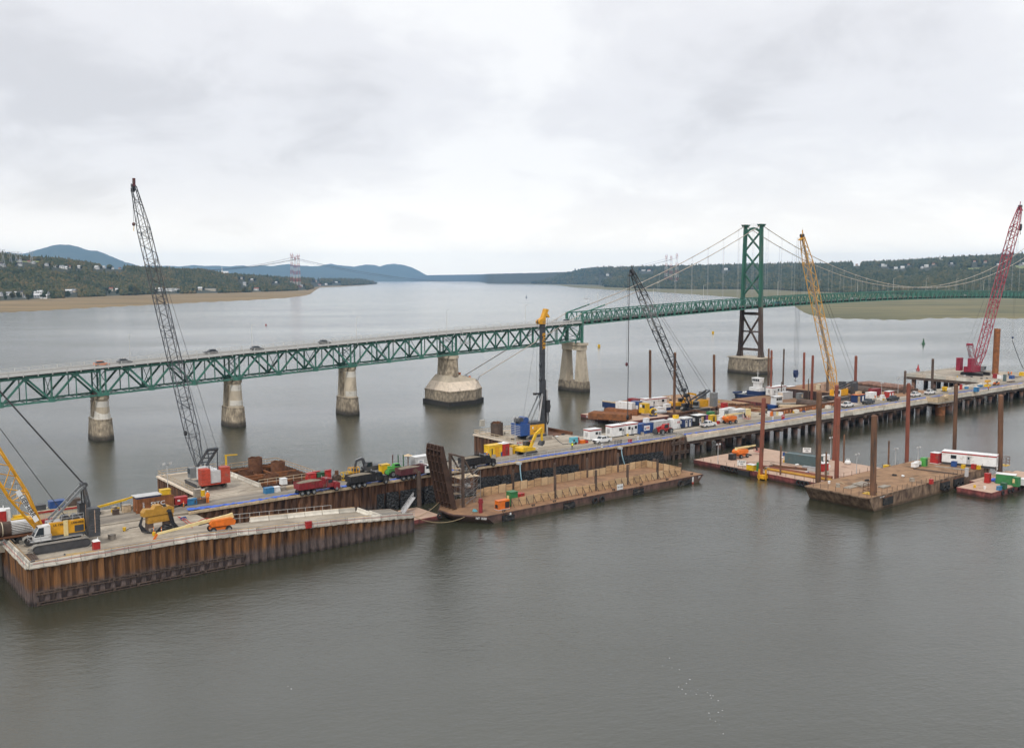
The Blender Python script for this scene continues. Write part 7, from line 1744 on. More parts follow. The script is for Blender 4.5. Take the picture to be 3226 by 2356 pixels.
	for k in range(5): MB().path([(.5 + .1*k, -.2, 4.5), (1.2 + .12*k, -.75 - .06*k, 3.2), (1.6 + .15*k, -.9, 1.2), (2.0 + .2*k, -1.2, .3), (3.2, -1.5 + .3*k, .15)], .09, 6).bd('hose', 'black', t)
	for k in range(5): MB().path([(-3.0, -.3 + .1*k, 3), (-3.4 - .1*k, -.4, 1.6), (-2.6 - .2*k, -.7, .4), (-1.6, -1.0 - .15*k, .12)], .08, 6).bd('hose', 'black', t)
	t = thing('hose_pile', 'coiled heap of black hydraulic hoses in front of the vibratory hammer', 'hoses', at('L2', 1000, 1010, 6.08), 0)
	for k in range(7): MB().ring((.15*k - .4, .1*(k % 3), .12 + .15*k), 1.3 - .08*k, .1, (.08*k - .2, .05*(k % 4), 1), 18, 6).bd('coil', 'black', t)
	boom_lift('orange boom lift with its cream boom lowered towards the vibratory hammer', at('Z2', 1060, 1262, 5.8) + Vector((.6, 1.0, 0)), W_ - .12, 'pale_yellow', 'orange', L=12.5, slope=-.13)
	t = thing('red_locker', 'small red locker hung on the near barrier of the ramp', 'locker', at('Z3', 430, 1200, 4.75), E_); MB().bb(-.55, .55, -.3, .3, 0, 1.15).bd('body', 'red', t); MB().bb(-.6, .6, -.35, .35, 1.15, 1.22).bd('lid', 'red', t); MB().bb(-.5, .5, -.33, -.28, .5, .6).bd('stripe', 'dark_red', t)
left_end()
# ------------------------------------------------------------------ middle of the causeway
def middle():
	z = ZD - .05
	dump_truck('red dump truck with a low soil load nearest the cofferdam', at('Z3', 500, 780, z) + Vector((.4, .6, 0)), E_, 'dark_red', 'dark_red')
	dump_truck('black dump truck parked right of the red one', at('Z3', 1110, 695, z) + Vector((.4, .6, 0)), E_, 'black', 'black')
	dump_truck('maroon dump truck with a white cab behind the raised barge ramp', at('Z3', 1700, 602, z) + Vector((.4, .6, 0)), E_, 'white', 'maroon')
	dump_truck('black dump truck right of the raised barge ramp', at('Z4', 755, 478, z) + Vector((.4, .6, 0)), E_, 'black', 'black')
	unit('open blue bin beside the cofferdam rail', at('Z2', 1715, 778, z), E_, (1.9, 1.3, 1.1), 'light_blue', 'site_bin', 'bin'); unit('white plastic tank right of the open blue bin', at('Z2', 1805, 762, z), E_, (1.5, 1.1, 1.0), 'white', 'plastic_tank', 'tank')
	pile_of('stack of grey wooden pallets beside the cofferdam', at('Z2', 1880, 748, z), E_, 5, 1.2, .18, .14, .06, 'grey_timber', 'pallet_stack', 'timber', 5); t = unit('white caged tote standing on the pallet stack', at('Z2', 1872, 720, z) + Vector((.3, .3, .8)), E_, (1.3, 1.2, 1.2), 'tote_white', 'liquid_tote', 'tote')
	pile_of('long timbers laid behind the red dump truck', at('Z2', 2000, 720, z), E_, 3, 4.5, .25, .25, .08, 'pale_timber', 'timber_stack', 'timber', 2)
	unit('red steel locker behind the red dump truck', at('Z3', 460, 655, z), E_, (1.9, 1.5, 2.1), 'red', 'steel_locker', 'locker'); unit('red skip side panel beside the green skip', at('Z3', 525, 640, z), E_, (1.6, .6, 2.2), 'red', 'skip_panel', 'skip'); unit('green skip between the red panels', at('Z3', 590, 635, z), E_, (2.8, 1.6, 2.0), 'dark_green', 'steel_skip', 'skip'); unit('red upright panel at the right end of the green skip', at('Z3', 667, 640, z), E_, (1.4, .5, 2.5), 'red', 'skip_panel', 'skip')
	def cage(label, r, x, y, w, h, m):
		t = thing('tool_cage', label, 'cage', at(r, x, y, z), E_); mb = MB()
		for a in (-w/2, -w/6, w/6, w/2):
			for b in (-.6, .6): mb.bar((a, b, 0), (a, b, h), .1)
		for q in (.1, h*.5, h):
			mb.bar((-w/2, -.6, q), (w/2, -.6, q), .1).bar((-w/2, .6, q), (w/2, .6, q), .1).bar((-w/2, -.6, q), (-w/2, .6, q), .1).bar((w/2, -.6, q), (w/2, .6, q), .1)
		mb.bd('frame', m, t); MB().bb(-w/2, w/2, -.6, .6, .1, .18).bd('floor', m, t); MB().bb(-w/2 + .15, w/2 - .15, -.4, .4, .2, h*.45).bd('contents', 'dark_grey', t)
	cage('low yellow tool cage left of the orange gas bottle cage', 'Z3', 888, 618, 2.2, 1.7, 'lemon'); cage('orange gas bottle cage behind the black dump truck', 'Z3', 978, 575, 2.2, 2.0, 'yellow')
	excavator('dark grapple excavator folded up behind the black dump truck', at('Z3', 1150, 565, z) + Vector((0, 2, 0)), W_, 'dark_grey', ((.9, 1.5), (1.6, 3.6), (3.2, 3.3), (3.6, 1.6)), 1.0)
	t = thing('grab_bucket', 'rusty clamshell grab standing by the causeway edge', 'grab', at('Z3', 760, 640, z) + Vector((0, 1.2, 0)), E_); MB().extr([(-.8, 0), (-.1, 0), (0, .8), (-.2, 1.4), (-.8, 1.0)], -.6, .6).bd('jaw', 'brown_steel', t); MB().extr([(.8, 0), (.1, 0), (0.02, .8), (.2, 1.4), (.8, 1.0)], -.6, .6).bd('jaw', 'brown_steel', t); MB().bb(-.3, .3, -.3, .3, 1.3, 2.2).bd('head', 'rust', t)
	unit('tall yellow mortar skip left of the green loader', at('Z3', 1345, 560, z) + Vector((0, .5, 0)), E_, (2.2, 1.5, 2.3), 'lemon', 'mortar_skip', 'skip'); telehandler('bright green telehandler behind the maroon dump truck', at('Z3', 1490, 590, z) + Vector((0, 1.5, 0)), E_, 'lime')
	for k, (x, c) in enumerate(((1440, 'maroon'), (1507, 'dark_green'), (1570, 'dark_green'))):
		t = thing('lifting_post', ('maroon', 'left green', 'right green')[k] + ' steel post standing behind the green loader', 'post', at('Z3', x, 520, z) + Vector((0, 1.5, 0)), E_); MB().tube((0, 0, 0), (0, 0, 3.6), .13, .13, 8).bd('post', c, t); MB().bb(-.3, .3, -.3, .3, 0, .08).bd('base_plate', c, t)
	t = thing('parasol', 'rusty post with a tan umbrella top near the white trailer', 'umbrella', at('Z3', 1630, 490, z) + Vector((0, 1, 0)), 0); MB().tube((0, 0, 0), (0, 0, 3.2), .12).bd('pole', 'rust', t); MB().prism([(1.1*math.cos(k*math.pi/4), 1.1*math.sin(k*math.pi/4)) for k in range(8)], 3.0, 3.4, [(.1*math.cos(k*math.pi/4), .1*math.sin(k*math.pi/4)) for k in range(8)]).bd('canopy', 'pale_timber', t)
	t = unit('grey enclosed trailer behind the white truck cab', at('Z3', 1800, 455, z) + Vector((0, 1.2, 0)), E_, (5.2, 2.2, 2.3), 'light_grey', 'enclosed_trailer', 'trailer', 'white', (('n', -.2, 1.6, .35, .7, 'white'),)); lettering('EBC', .5, 'blue', t, (-1.0, -1.15, 1.2), (1, 0, 0))
	# near the drilling rig
	t = unit('yellow container with a blue base and timber door left of the yellow excavator', at('Z4', 970, 340, z) + Vector((.3, .8, 0)), E_, (4.6, 2.3, 2.9), 'lemon', 'tool_container', 'container', None, (('n', .38, 1.1, 0, .36, 'blue'), ('n', -.32, .3, .02, .75, 'black'), ('n', .02, 1.2, 0, .85, 'yellow'), ('s', 0, 2.2, 0, .36, 'blue')))
	t = unit('red toilet cabin with white roof beside the yellow container', at('Z4', 1085, 325, z) + Vector((.3, .6, 0)), E_, (2.1, 2.1, 3.0), 'red', 'toilet_cabin', 'toilet', 'white', (('n', .1, .8, .05, .8, 'dark_red'), ('s', 0, .9, .1, .8, 'white'))); MB().blob((0, 0, 3.2), (.9, .9, .5)).bd('roof_vent', 'white', t)
	unit('shrink wrapped brown pallet right of the red toilet cabin', at('Z4', 1170, 312, z), E_, (1.2, 1.1, 1.6), 'cream_block', 'wrapped_pallet', 'pallet'); unit('yellow pump unit behind the excavator', at('Z4', 1222, 300, z), E_, (1.7, 1.2, 2.0), 'lemon', 'pump_unit', 'pump', None, (('n', .2, .6, 0, .5, 'dark_grey'),))
	excavator('yellow crawler excavator in front of the drilling rig', at('Z4', 1385, 312, z), E_ + .1, 'lemon', ((.9, 1.6), (2.6, 4.4), (4.4, 5.4), (4.6, 2.6)), 1.12)
	light_mast('slender grey light mast left of the drilling rig', at('Z5', 537, 1498, z), E_, 7.2, trailer=False)
	t = unit('turquoise towed compressor near the worker in yellow', at('Z4', 1950, 185, z), E_, (2.3, 1.3, 1.3), 'cyan', 'towed_compressor', 'compressor', None, (('n', -.2, .6, .3, .7, 'dark_grey'),)); t.location.z += .4
	for y in (-.65, .65): MB().wheel((.1, y, -.1), .33, .2, 14).bd('wheel', 'rubber', t)
	person('worker in a yellow vest standing on the open causeway deck', at('Z4', 1930, 250, z), -1.2).scale = (1.1, 1.1, 1.1); person('worker in an orange vest beside the black dump truck', at('Z4', 897, 372, z), -1.0, 'hivis_orange')
	t = thing('spoil_board', 'long grey timber board leaning by the drill rig tracks', 'board', at('Z5', 830, 1445, z), E_ + .05); MB().bb(-3.2, 3.2, -.15, .15, 0, 1.1).bd('board', 'grey_timber', t); MB().bar((-2, .2, 0), (-2, .9, .8), .1).bar((2, .2, 0), (2, .9, .8), .1).bd('prop', 'grey_timber', t)
	t = thing('red_barrier', 'long low red and white barrier in front of the drilling rig', 'barrier', at('Z5', 640, 1478, z), E_ + .02); MB().bb(-2.6, 2.6, -.12, .12, .3, .6).bd('rail', 'red', t); MB().bb(-2.4, -2.2, -.3, .3, 0, .7).bb(2.2, 2.4, -.3, .3, 0, .7).bd('foot', 'light_grey', t)
	for k, (x, y) in enumerate(((450, 1460), (195, 1370))):
		t = thing('concrete_block', ('pale concrete block beside the casing on the rig platform', 'upright concrete block at the corner of the rig platform')[k], 'block', at('Z5', x, y - 75, z), E_); MB().prism([(-.7, -.5), (.7, -.5), (.7, .5), (-.7, .5)], 0, .8 + k, [(-.65, -.45), (.65, -.45), (.65, .45), (-.65, .45)]).bd('block', 'concrete', t)
	t = thing('generator_cluster', 'cluster of orange and red pump parts beside the red post', 'machinery', at('Z4', 2070, 175, z), E_); MB().bb(-1.2, .2, -.5, .5, 0, .9).bd('pump', 'orange', t); MB().bb(.3, 1.3, -.4, .4, 0, .6).bd('manifold', 'red', t); MB().tube((-1.8, 0, 0), (-1.8, 0, 1.8), .15).bd('valve_post', 'red', t)
	# cabins along the back of the road
	cabin('small white site cabin with red trim left of the pickup', at('R1', 250, 1100, z) + Vector((.2, 1.1, 0)), E_, (4.3, 2.5, 2.9), wins=((.1, 1.0, .8),), doors=(.36,))
	cabin('white site cabin with red trim, left one of the joined pair', at('R1', 525, 1062, z) + Vector((.2, 1.1, 0)), E_, (4.9, 2.5, 3.2), wins=((.18, 1.2, .9),), doors=(.38,)); cabin('white site cabin with red trim, right one of the joined pair', at('R1', 697, 1036, z) + Vector((.2, 1.1, 0)), E_, (4.5, 2.5, 3.2), wins=((-.28, 1.0, .9), (.3, 1.0, .9)), doors=(-.02,))
	t = iso_box('blue shipping container with a white company panel beside the red loader', at('R1', 872, 1020, z) + Vector((.2, 1.1, 0)), E_, (5.6, 2.44, 2.9), 'blue'); o = MB().bb(-1.2, 1.2, -1.27, -1.24, .9, 2.3).bd('company_panel', 'white', t); lettering('SDB', .75, 'hose_red', o, (.3, -1.3, 1.6), (1, 0, 0)); MB().add([(-1.05, -1.29, 1.2), (-.45, -1.29, 1.2), (-.75, -1.29, 2.0)], [(0, 1, 2)]).bd('logo', 'blue', o)
	unit('white tote standing on the blue container', t.location + Vector((0, 0, 2.9)) + Vector((UX, UY, 0))*1.0, E_, (1.5, 1.2, 1.2), 'tote_white', 'liquid_tote', 'tote')
	iso_box('pale grey container behind the red telehandler', at('R1', 1060, 985, z) + Vector((.6, 2.2, 0)), E_, (6.0, 2.44, 2.7), 'light_grey'); t = iso_box('white container with red company letters right of the telehandler', at('R1', 1240, 962, z) + Vector((.3, 1.2, 0)), E_, (3.2, 2.44, 2.9), 'white'); lettering('SDB', .7, 'hose_red', t, (.5, -1.27, 1.9), (1, 0, 0))
	unit('yellow water tank standing on the white lettered container', t.location + Vector((0, 0, 2.9)) + Vector((UX, UY, 0))*.6, E_, (1.4, 1.2, .9), 'lemon', 'water_tank', 'tank')
	pile_of('grey formwork panels piled behind the red telehandler', at('R1', 1070, 880, z) + Vector((.5, 1.5, 2.75)), E_, 3, 3.4, .6, .25, .1, 'light_grey', 'formwork_stack', 'formwork', 2)
	telehandler('red telehandler with large wheels in front of the containers', at('R1', 1110, 1030, z) + Vector((.2, .8, 0)), W_ + .05, 'red').scale = (1.08, 1.08, 1.08)
	t = cabin('navy washroom trailer with pale trim on small wheels', at('R1', 1372, 955, z) + Vector((.2, 1.0, 0)), E_, (3.6, 2.4, 3.0), 'light_grey', 'navy', wins=(), doors=(-.2, .25), lift=.45); t = cabin('black wooden shed with a white door beside the pickup', at('R1', 1535, 925, z) + Vector((.2, 1.0, 0)), E_, (3.8, 2.5, 3.1), 'black', 'black', wins=(), doors=(-.15,)); MB().bb(-.2, .9, -1.28, -1.24, .3, 2.7).bd('plywood_panel', 'wood_ply', t)
	pickup('white pickup parked in front of the small white cabin', at('R1', 368, 1138, z) + Vector((.1, .5, 0)), W_, 'white'); pickup('white pickup parked in front of the black shed', at('R1', 1655, 942, z) + Vector((.1, .5, 0)), E_, 'white')
	t = thing('steel_frame_set', 'three small black steel hoops standing at the causeway edge', 'frames', at('R1', 560, 1165, z), E_)
	for k in range(3): MB().bar((k*1.0 - 1, 0, 0), (k*1.0 - 1, 0, 1.4), .12).bar((k*1.0 - .5, 0, 0), (k*1.0 - .5, 0, 1.4), .12).bar((k - 1, 0, 1.4), (k - .5, 0, 1.4), .12).bd('hoop', 'black', t)
	unit('small red locker at the causeway edge near the cabins', at('R1', 710, 1138, z), E_, (.9, .7, 1.1), 'red', 'steel_locker', 'locker')
	for k, (r, x, y, tx) in enumerate((('R1', 805, 1110, '2'), ('R1', 370, 1205, '8'), ('R2', 924, 965, '2'))):
		t = thing('mile_marker', ('white marker board on the causeway edge near the red locker', 'white marker board on the causeway edge below the pickup', 'white marker board on the trestle edge beside the red sign')[k], 'sign', at(r, x, y, ZD), E_, 'white marker boards'); MB().bb(-.3, .3, -.04, .04, .3, 1.3).bd('board', 'white', t); MB().bb(-.05, .05, -.03, .03, 0, .3).bd('stake', 'grey_timber', t); lettering(tx, .5, 'dark_grey', t, (0, -.05, .8), (1, 0, 0))
	t = thing('red_sign', 'red notice board with white words on the trestle edge', 'sign', at('R2', 1050, 948, ZD), E_); MB().bb(-.75, .75, -.05, .05, .1, 1.5).bd('board', 'red', t); lettering('STOP', .45, 'white', t, (0, -.06, 1.05), (1, 0, 0)); MB().bb(-.6, -.5, 0, .4, 0, .2).bb(.5, .6, 0, .4, 0, .2).bd('foot', 'dark_grey', t)
	boom_lift('orange boom lift on the trestle pad with its basket to the right', at('L5', 1755, 722, ZD) + Vector((.3, .8, 0)), E_, 'pale_yellow', 'black', L=8.5, slope=.0)
	t = unit('white towed generator left of the trestle boom lift', at('L5', 1585, 700, ZD), E_, (2.2, 1.3, 1.4), 'white', 'towed_generator', 'generator'); t.location.z += .4
	for y in (-.65, .65): MB().wheel((.1, y, -.1), .33, .2, 14).bd('wheel', 'rubber', t)
	unit('red fuel box beside the white towed generator', at('L5', 1520, 722, ZD), E_, (1.1, .8, .8), 'red', 'fuel_box', 'box'); unit('yellow mixer frame behind the white pickup', at('L5', 1420, 690, ZD) + Vector((0, 1.2, 0)), E_, (2.6, 1.4, 2.0), 'lemon', 'grout_mixer', 'mixer', None, (('n', 0, .6, .1, .8, 'black'),)); unit('green silo hopper behind the yellow mixer frame', at('L5', 1395, 640, ZD) + Vector((0, 2, 0)), E_, (2.4, 1.5, 2.2), 'green', 'hopper', 'hopper'); unit('purple covered chemical drums beside the black shed', at('L5', 1285, 690, ZD) + Vector((0, 1, 0)), E_, (1.8, 1.3, 2.0), 'plum', 'drum_pallet', 'drums')
	for k, (x, y, m) in enumerate(((1925, 625, 'light_grey'), (1770, 560, 'light_grey'), (1650, 570, 'white'))): unit(('large pale grey ventilated cabinet', 'pale grey louvred unit', 'white equipment module')[k] + ' behind the trestle boom lift', at('L5', x, y, ZD) + Vector((0, 1, 0)), E_, ((5, 2.2, 2.9), (3, 2, 2.4), (2.6, 2, 2.2))[k], m, 'equipment_cabinet', 'cabinet', 'white', (('n', 0, 2.0, .2, .8, 'mid_grey'),))
	unit('orange tarpaulin bundle between the equipment cabinets', at('L5', 1760, 525, ZD) + Vector((0, 2.5, 0)), E_, (2.6, 1.4, .9), 'orange', 'tarp_bundle', 'bundle'); unit('pale yellow scaffold crate at the right of the trestle pad', at('L5', 2095, 600, ZD) + Vector((0, 1.5, 0)), E_, (3.0, 1.6, 2.4), 'pale_yellow', 'scaffold_crate', 'crate')
middle()
# ------------------------------------------------------------------ trestle traffic
def trestle_gear():
	z = ZD + .02
	pickup('white pickup on the trestle beside the pair of red piles', at('R2', 1848, 795, z), E_, 'white'); pickup('grey pickup parked beside the white box van', at('R3', 272, 1072, z), W_, 'dark_grey', 'black'); pickup('black pickup parked beside the red toilets', at('R3', 578, 1032, z), W_, 'black', 'black'); pickup('white pickup ahead of the black one on the trestle', at('R3', 852, 980, z), E_, 'white'); pickup('white pickup nearest the loading bay on the trestle', at('R3', 1035, 952, z), E_, 'white')
	t = unit('white box van body behind the grey pickup', at('R3', 310, 1030, z) + Vector((.5, 1.8, 0)), E_, (4.0, 2.2, 2.8), 'white', 'box_van', 'van', None, (('n', .25, .7, .3, .6, 'orange'),)); unit('orange and black timber shed left of the box van', at('R3', 150, 1055, z) + Vector((.5, 1.6, 0)), E_, (5.4, 2.4, 2.7), 'navy', 'tool_shed', 'shed', 'orange', (('n', -.28, 1.4, .05, .85, 'wood_ply'), ('n', .2, .8, .1, .8, 'white'))); unit('plywood crate standing on the timber shed roof', at('R3', 150, 1055, z) + Vector((.5, 1.6, 2.8)), E_, (2.4, 1.2, .9), 'wood_ply', 'crate', 'crate')
	t = unit('red toilet block with white roof behind the black pickup', at('R3', 535, 1008, z) + Vector((.4, 1.5, 0)), E_, (3.6, 2.0, 2.6), 'red', 'toilet_cabin', 'toilet', 'white', (('n', -.25, .7, .1, .8, 'white'), ('n', .25, .7, .1, .8, 'white'))); unit('yellow and white pump trolley left of the black pickup', at('R3', 450, 1030, z) + Vector((.2, 1, 0)), E_, (1.6, 1.0, 1.9), 'white', 'pump_trolley', 'pump', None, (('n', 0, 1.2, 0, .35, 'lemon'),))
	iso_box('dull red container standing behind the toilet block', at('R3', 395, 985, 4.4) + Vector((.5, 4.5, 0)), E_, (5.6, 2.4, 2.8), 'dark_red')
	for k, (x, y) in enumerate(((640, 940), (433, 1015))): light_mast(('slim light mast beyond the parked pickups', 'slim light mast beside the red toilet block')[k], at('R3', x, y, ZD), E_, 5.8, trailer=False)
	t = unit('blue and white toilet cabin at the trestle edge', at('R3', 1612, 920, z), E_, (2.0, 1.4, 1.9), 'light_blue', 'toilet_cabin', 'toilet', 'white', (('n', -.2, .6, .1, .85, 'blue'),)); t = thing('bollard_machine', 'yellow hydraulic grapple on a round black stand', 'machine', at('R3', 1218, 918, z), 0); MB().tube((0, 0, 0), (0, 0, .25), 1.2, 1.1, 16).bd('stand', 'rubber', t);
	for a in range(4): MB().bar((.5*math.cos(a*1.57), .5*math.sin(a*1.57), .25), (.9*math.cos(a*1.57), .9*math.sin(a*1.57), 1.9), .35, .45).bd('grapple_arm', 'lemon', t)
	MB().bb(-.5, .5, -.5, .5, 1.1, 1.9).bd('hub', 'lemon', t)
	unit('red fire cabinet on the far side of the trestle', at('R3', 1420, 893, z), E_, (.9, .8, 2.0), 'red', 'fire_cabinet', 'cabinet'); unit('low blue chest beside the red fire cabinet', at('R3', 1490, 885, z), E_, (1.9, .9, .8), 'light_blue', 'storage_chest', 'chest'); unit('long blue skip beside the yellow platform lift', at('R3', 1658, 862, z), E_, (2.8, 1.0, .8), 'light_blue', 'steel_skip', 'skip')
	t = unit('yellow platform lift at the back of the trestle', at('R3', 1750, 855, z), E_, (2.6, 1.5, .8), 'lemon', 'scissor_lift', 'lift'); MB().bar((-1, 0, .9), (1, 0, 1.8), .15).bar((1, 0, .9), (-1, 0, 1.8), .15).bd('scissor_arm', 'yellow', t); MB().bb(-1.2, 1.2, -.7, .7, 1.8, 2.6).bd('cage', 'yellow', t)
	excavator('small orange and black excavator beside the yellow platform lift', at('R3', 1855, 840, z), W_, 'orange', ((.9, 1.2), (1.6, 2.0), (2.6, 1.8), (2.8, .9)), .62)
	unit('dark red container below the red crane tracks', at('R3', 1855, 755, ZD), E_, (2.4, 2.0, 2.0), 'dark_red', 'tool_container', 'container'); unit('white tool hut beside the dark red container', at('R3', 1910, 760, ZD), E_, (2.6, 1.8, 1.9), 'white', 'tool_hut', 'hut', 'pale_timber'); unit('tall green cabinet at the platform edge', at('R3', 1962, 790, ZD), E_, (1.2, 1.0, 2.8), 'teal_grey', 'control_cabinet', 'cabinet'); unit('blue generator among the clutter at the far right', at('R3', 2050, 760, ZD), E_, (2.6, 1.4, 1.4), 'blue', 'generator', 'generator'); unit('yellow machine at the far right edge of the platform', at('R3', 2185, 722, ZD), E_, (3.4, 1.8, 1.6), 'lemon', 'power_pack', 'machine')
	pile_of('timbers piled near the blue generator at the far right', at('R3', 2110, 745, ZD), E_, 6, 4, .3, .3, .1, 'grey_timber', 'timber_stack', 'timber', 2); pile_of('brown beams laid in front of the clutter at the far right', at('R3', 2040, 800, ZD), E_, 3, 5, .4, .4, .1, 'brown_steel', 'beam_stack', 'beams')
	person('worker in orange beside the tall casing, left of two', at('R3', 2008, 715, ZD), 1, 'hivis_orange'); person('worker in orange beside the tall casing, right of two', at('R3', 2046, 715, ZD), 2, 'hivis_orange', 'hivis_orange'); person('worker in orange walking at the trestle edge', at('R3', 1760, 905, z), -1, 'hivis_orange')
	t = thing('formwork_heap', 'tangled heap of pale timbers on the loading bay', 'timber', at('R3', 1220, 1010, 6.0), 0); r = random.Random(3)
	for k in range(14): a = r.uniform(0, 3.1); MB().bar((-1.5*math.cos(a), -1.2*math.sin(a), r.uniform(0, .5)), (1.6*math.cos(a), 1.3*math.sin(a), r.uniform(.4, 1.7)), .2, .12).bd('plank', 'pale_timber', t)
	for k, (x, y) in enumerate(((1605, 815), (1212, 868))):
		t = thing('white_block', ('white concrete block on the trestle near the red piles', 'white concrete block in front of the brown guard beam')[k], 'block', at('R2', x, y, z), E_); MB().prism([(-.9, -.6), (.9, -.6), (.9, .6), (-.9, .6)], 0, 1.1, [(-.85, -.55), (.85, -.55), (.85, .55), (-.85, .55)]).bd('block', 'pale_concrete', t)
	for k, (x, y) in enumerate(((1066, 880), (1098, 876), (1142, 868), (1262, 852), (1280, 848), (1328, 840), (1345, 836), (1412, 830), (1428, 828), (1445, 826), (1640, 795), (1665, 792))): delineator(at('R2', x, y, z), f'orange delineator post along the brown guard beam, {ORD[k]} from the left', 'delineator posts along the guard beam')
	t = thing('guard_beam', 'long brown steel beam guarding the far side of the trestle', 'beam', at('R2', 1340, 838, z), E_ + .005); w = 19; MB().bb(-w, w, .0, .5, 0, 1.5).bd('web', 'rust_orange', t); MB().bb(-w, w, -.2, .7, 1.5, 1.6).bb(-w, w, -.2, .7, -.02, .06).bd('flange', 'rust', t)
	for k in range(10): pass
	for k, (x, y, m) in enumerate(((875, 905, 'white'), (900, 905, 'orange'), (940, 900, 'light_grey'), (965, 898, 'pale_yellow'), (1000, 896, 'white'), (1025, 893, 'white'))): unit(('small white gas bottle crate left of the red sign', 'orange cylinder crate left of the red sign', 'grey cylinder crate behind the red sign', 'cream cylinder crate behind the red sign', 'white sack pile behind the red sign', 'white rolled bundle at the end of the guard beam')[k], at('R2', x, y, ZD), E_, (1.0, .9, 1.4 - .1*k), m, 'bottle_crate', 'crate')
trestle_gear()
def bridge_cars():
	def on_bridge(t, lane):
		z = (z_top(t) + 1.16) if t < 0 else z_sus(t) + 1.22
		p = B0 + BD*t + BN*lane; return Vector((p.x, p.y, z))
	for t_, ln, hd, m, lb in ((-203, 1.8, 1, 'orange', 'orange red car crossing the bridge above the leftmost pier'), (-196, 1.8, 1, 'dark_grey', 'dark grey car following behind the orange red car'), (-166.5, -1.8, -1, 'dark_grey', 'dark car near the second bridge pier, half hidden by the dark crane boom'), (-151.5, 1.8, 1, 'black', 'black car between the second and third bridge piers'), (-125.5, 1.8, 1, 'black', 'black car left of the third bridge pier lamp post'), (-6, 1.8, 1, 'light_grey', 'silver car at the start of the suspended span'), (84, 1.8, 1, 'dark_grey', 'dark car inside the truss left of the tower'), (150, 1.8, 1, 'light_blue', 'blue car inside the truss right of the tower'), (226, 1.8, 1, 'white', 'white car inside the truss left of midspan'), (366, 1.8, 1, 'white', 'white car inside the truss near the red crane boom')):
		car(lb, on_bridge(t_, ln), BA + (0 if hd > 0 else math.pi), m)
bridge_cars()
# ================================================================== piles standing in the river and on barges
def spud(r, x, yb, zb, yt, dia, m, label, group, zlow=-5, xt=None, name='spud_pile', square=False):
	b = at(r, x, yb, zb); top = PD(*px(r, xt or x, yt), b.y)
	t = thing(name, label, 'pile', (b.x, b.y, 0), SA, group); lx = top.x - b.x
	s = (lx*UX) , (-lx*UY)
	k = (top.z - zlow)/(top.z - zb); dx, dy = s[0], s[1]
	lo = (-dx*(k - 1), -dy*(k - 1), zlow); hi = (dx, dy, top.z)
	(MB().tube(lo, hi, dia/2, dia/2, 14) if not square else MB().bar(lo, hi, dia, dia)).bd('shaft', m, t)
	MB().tube((hi[0], hi[1], top.z), (hi[0], hi[1], top.z + .35), dia/2*1.08, dia/2*.6, 14).bd('cap', m, t)
	n = max(1, int((top.z - max(zb, 0))/7));
	for i in range(1, n + 1):
		f = i/(n + 1); q = Vector((0, 0, max(zb, 0))).lerp(Vector(hi), f); MB().tube(q - Vector((0, 0, .12)), q + Vector((0, 0, .12)), dia/2*1.03, dia/2*1.03, 14).bd('weld_band', m, t)
	return t
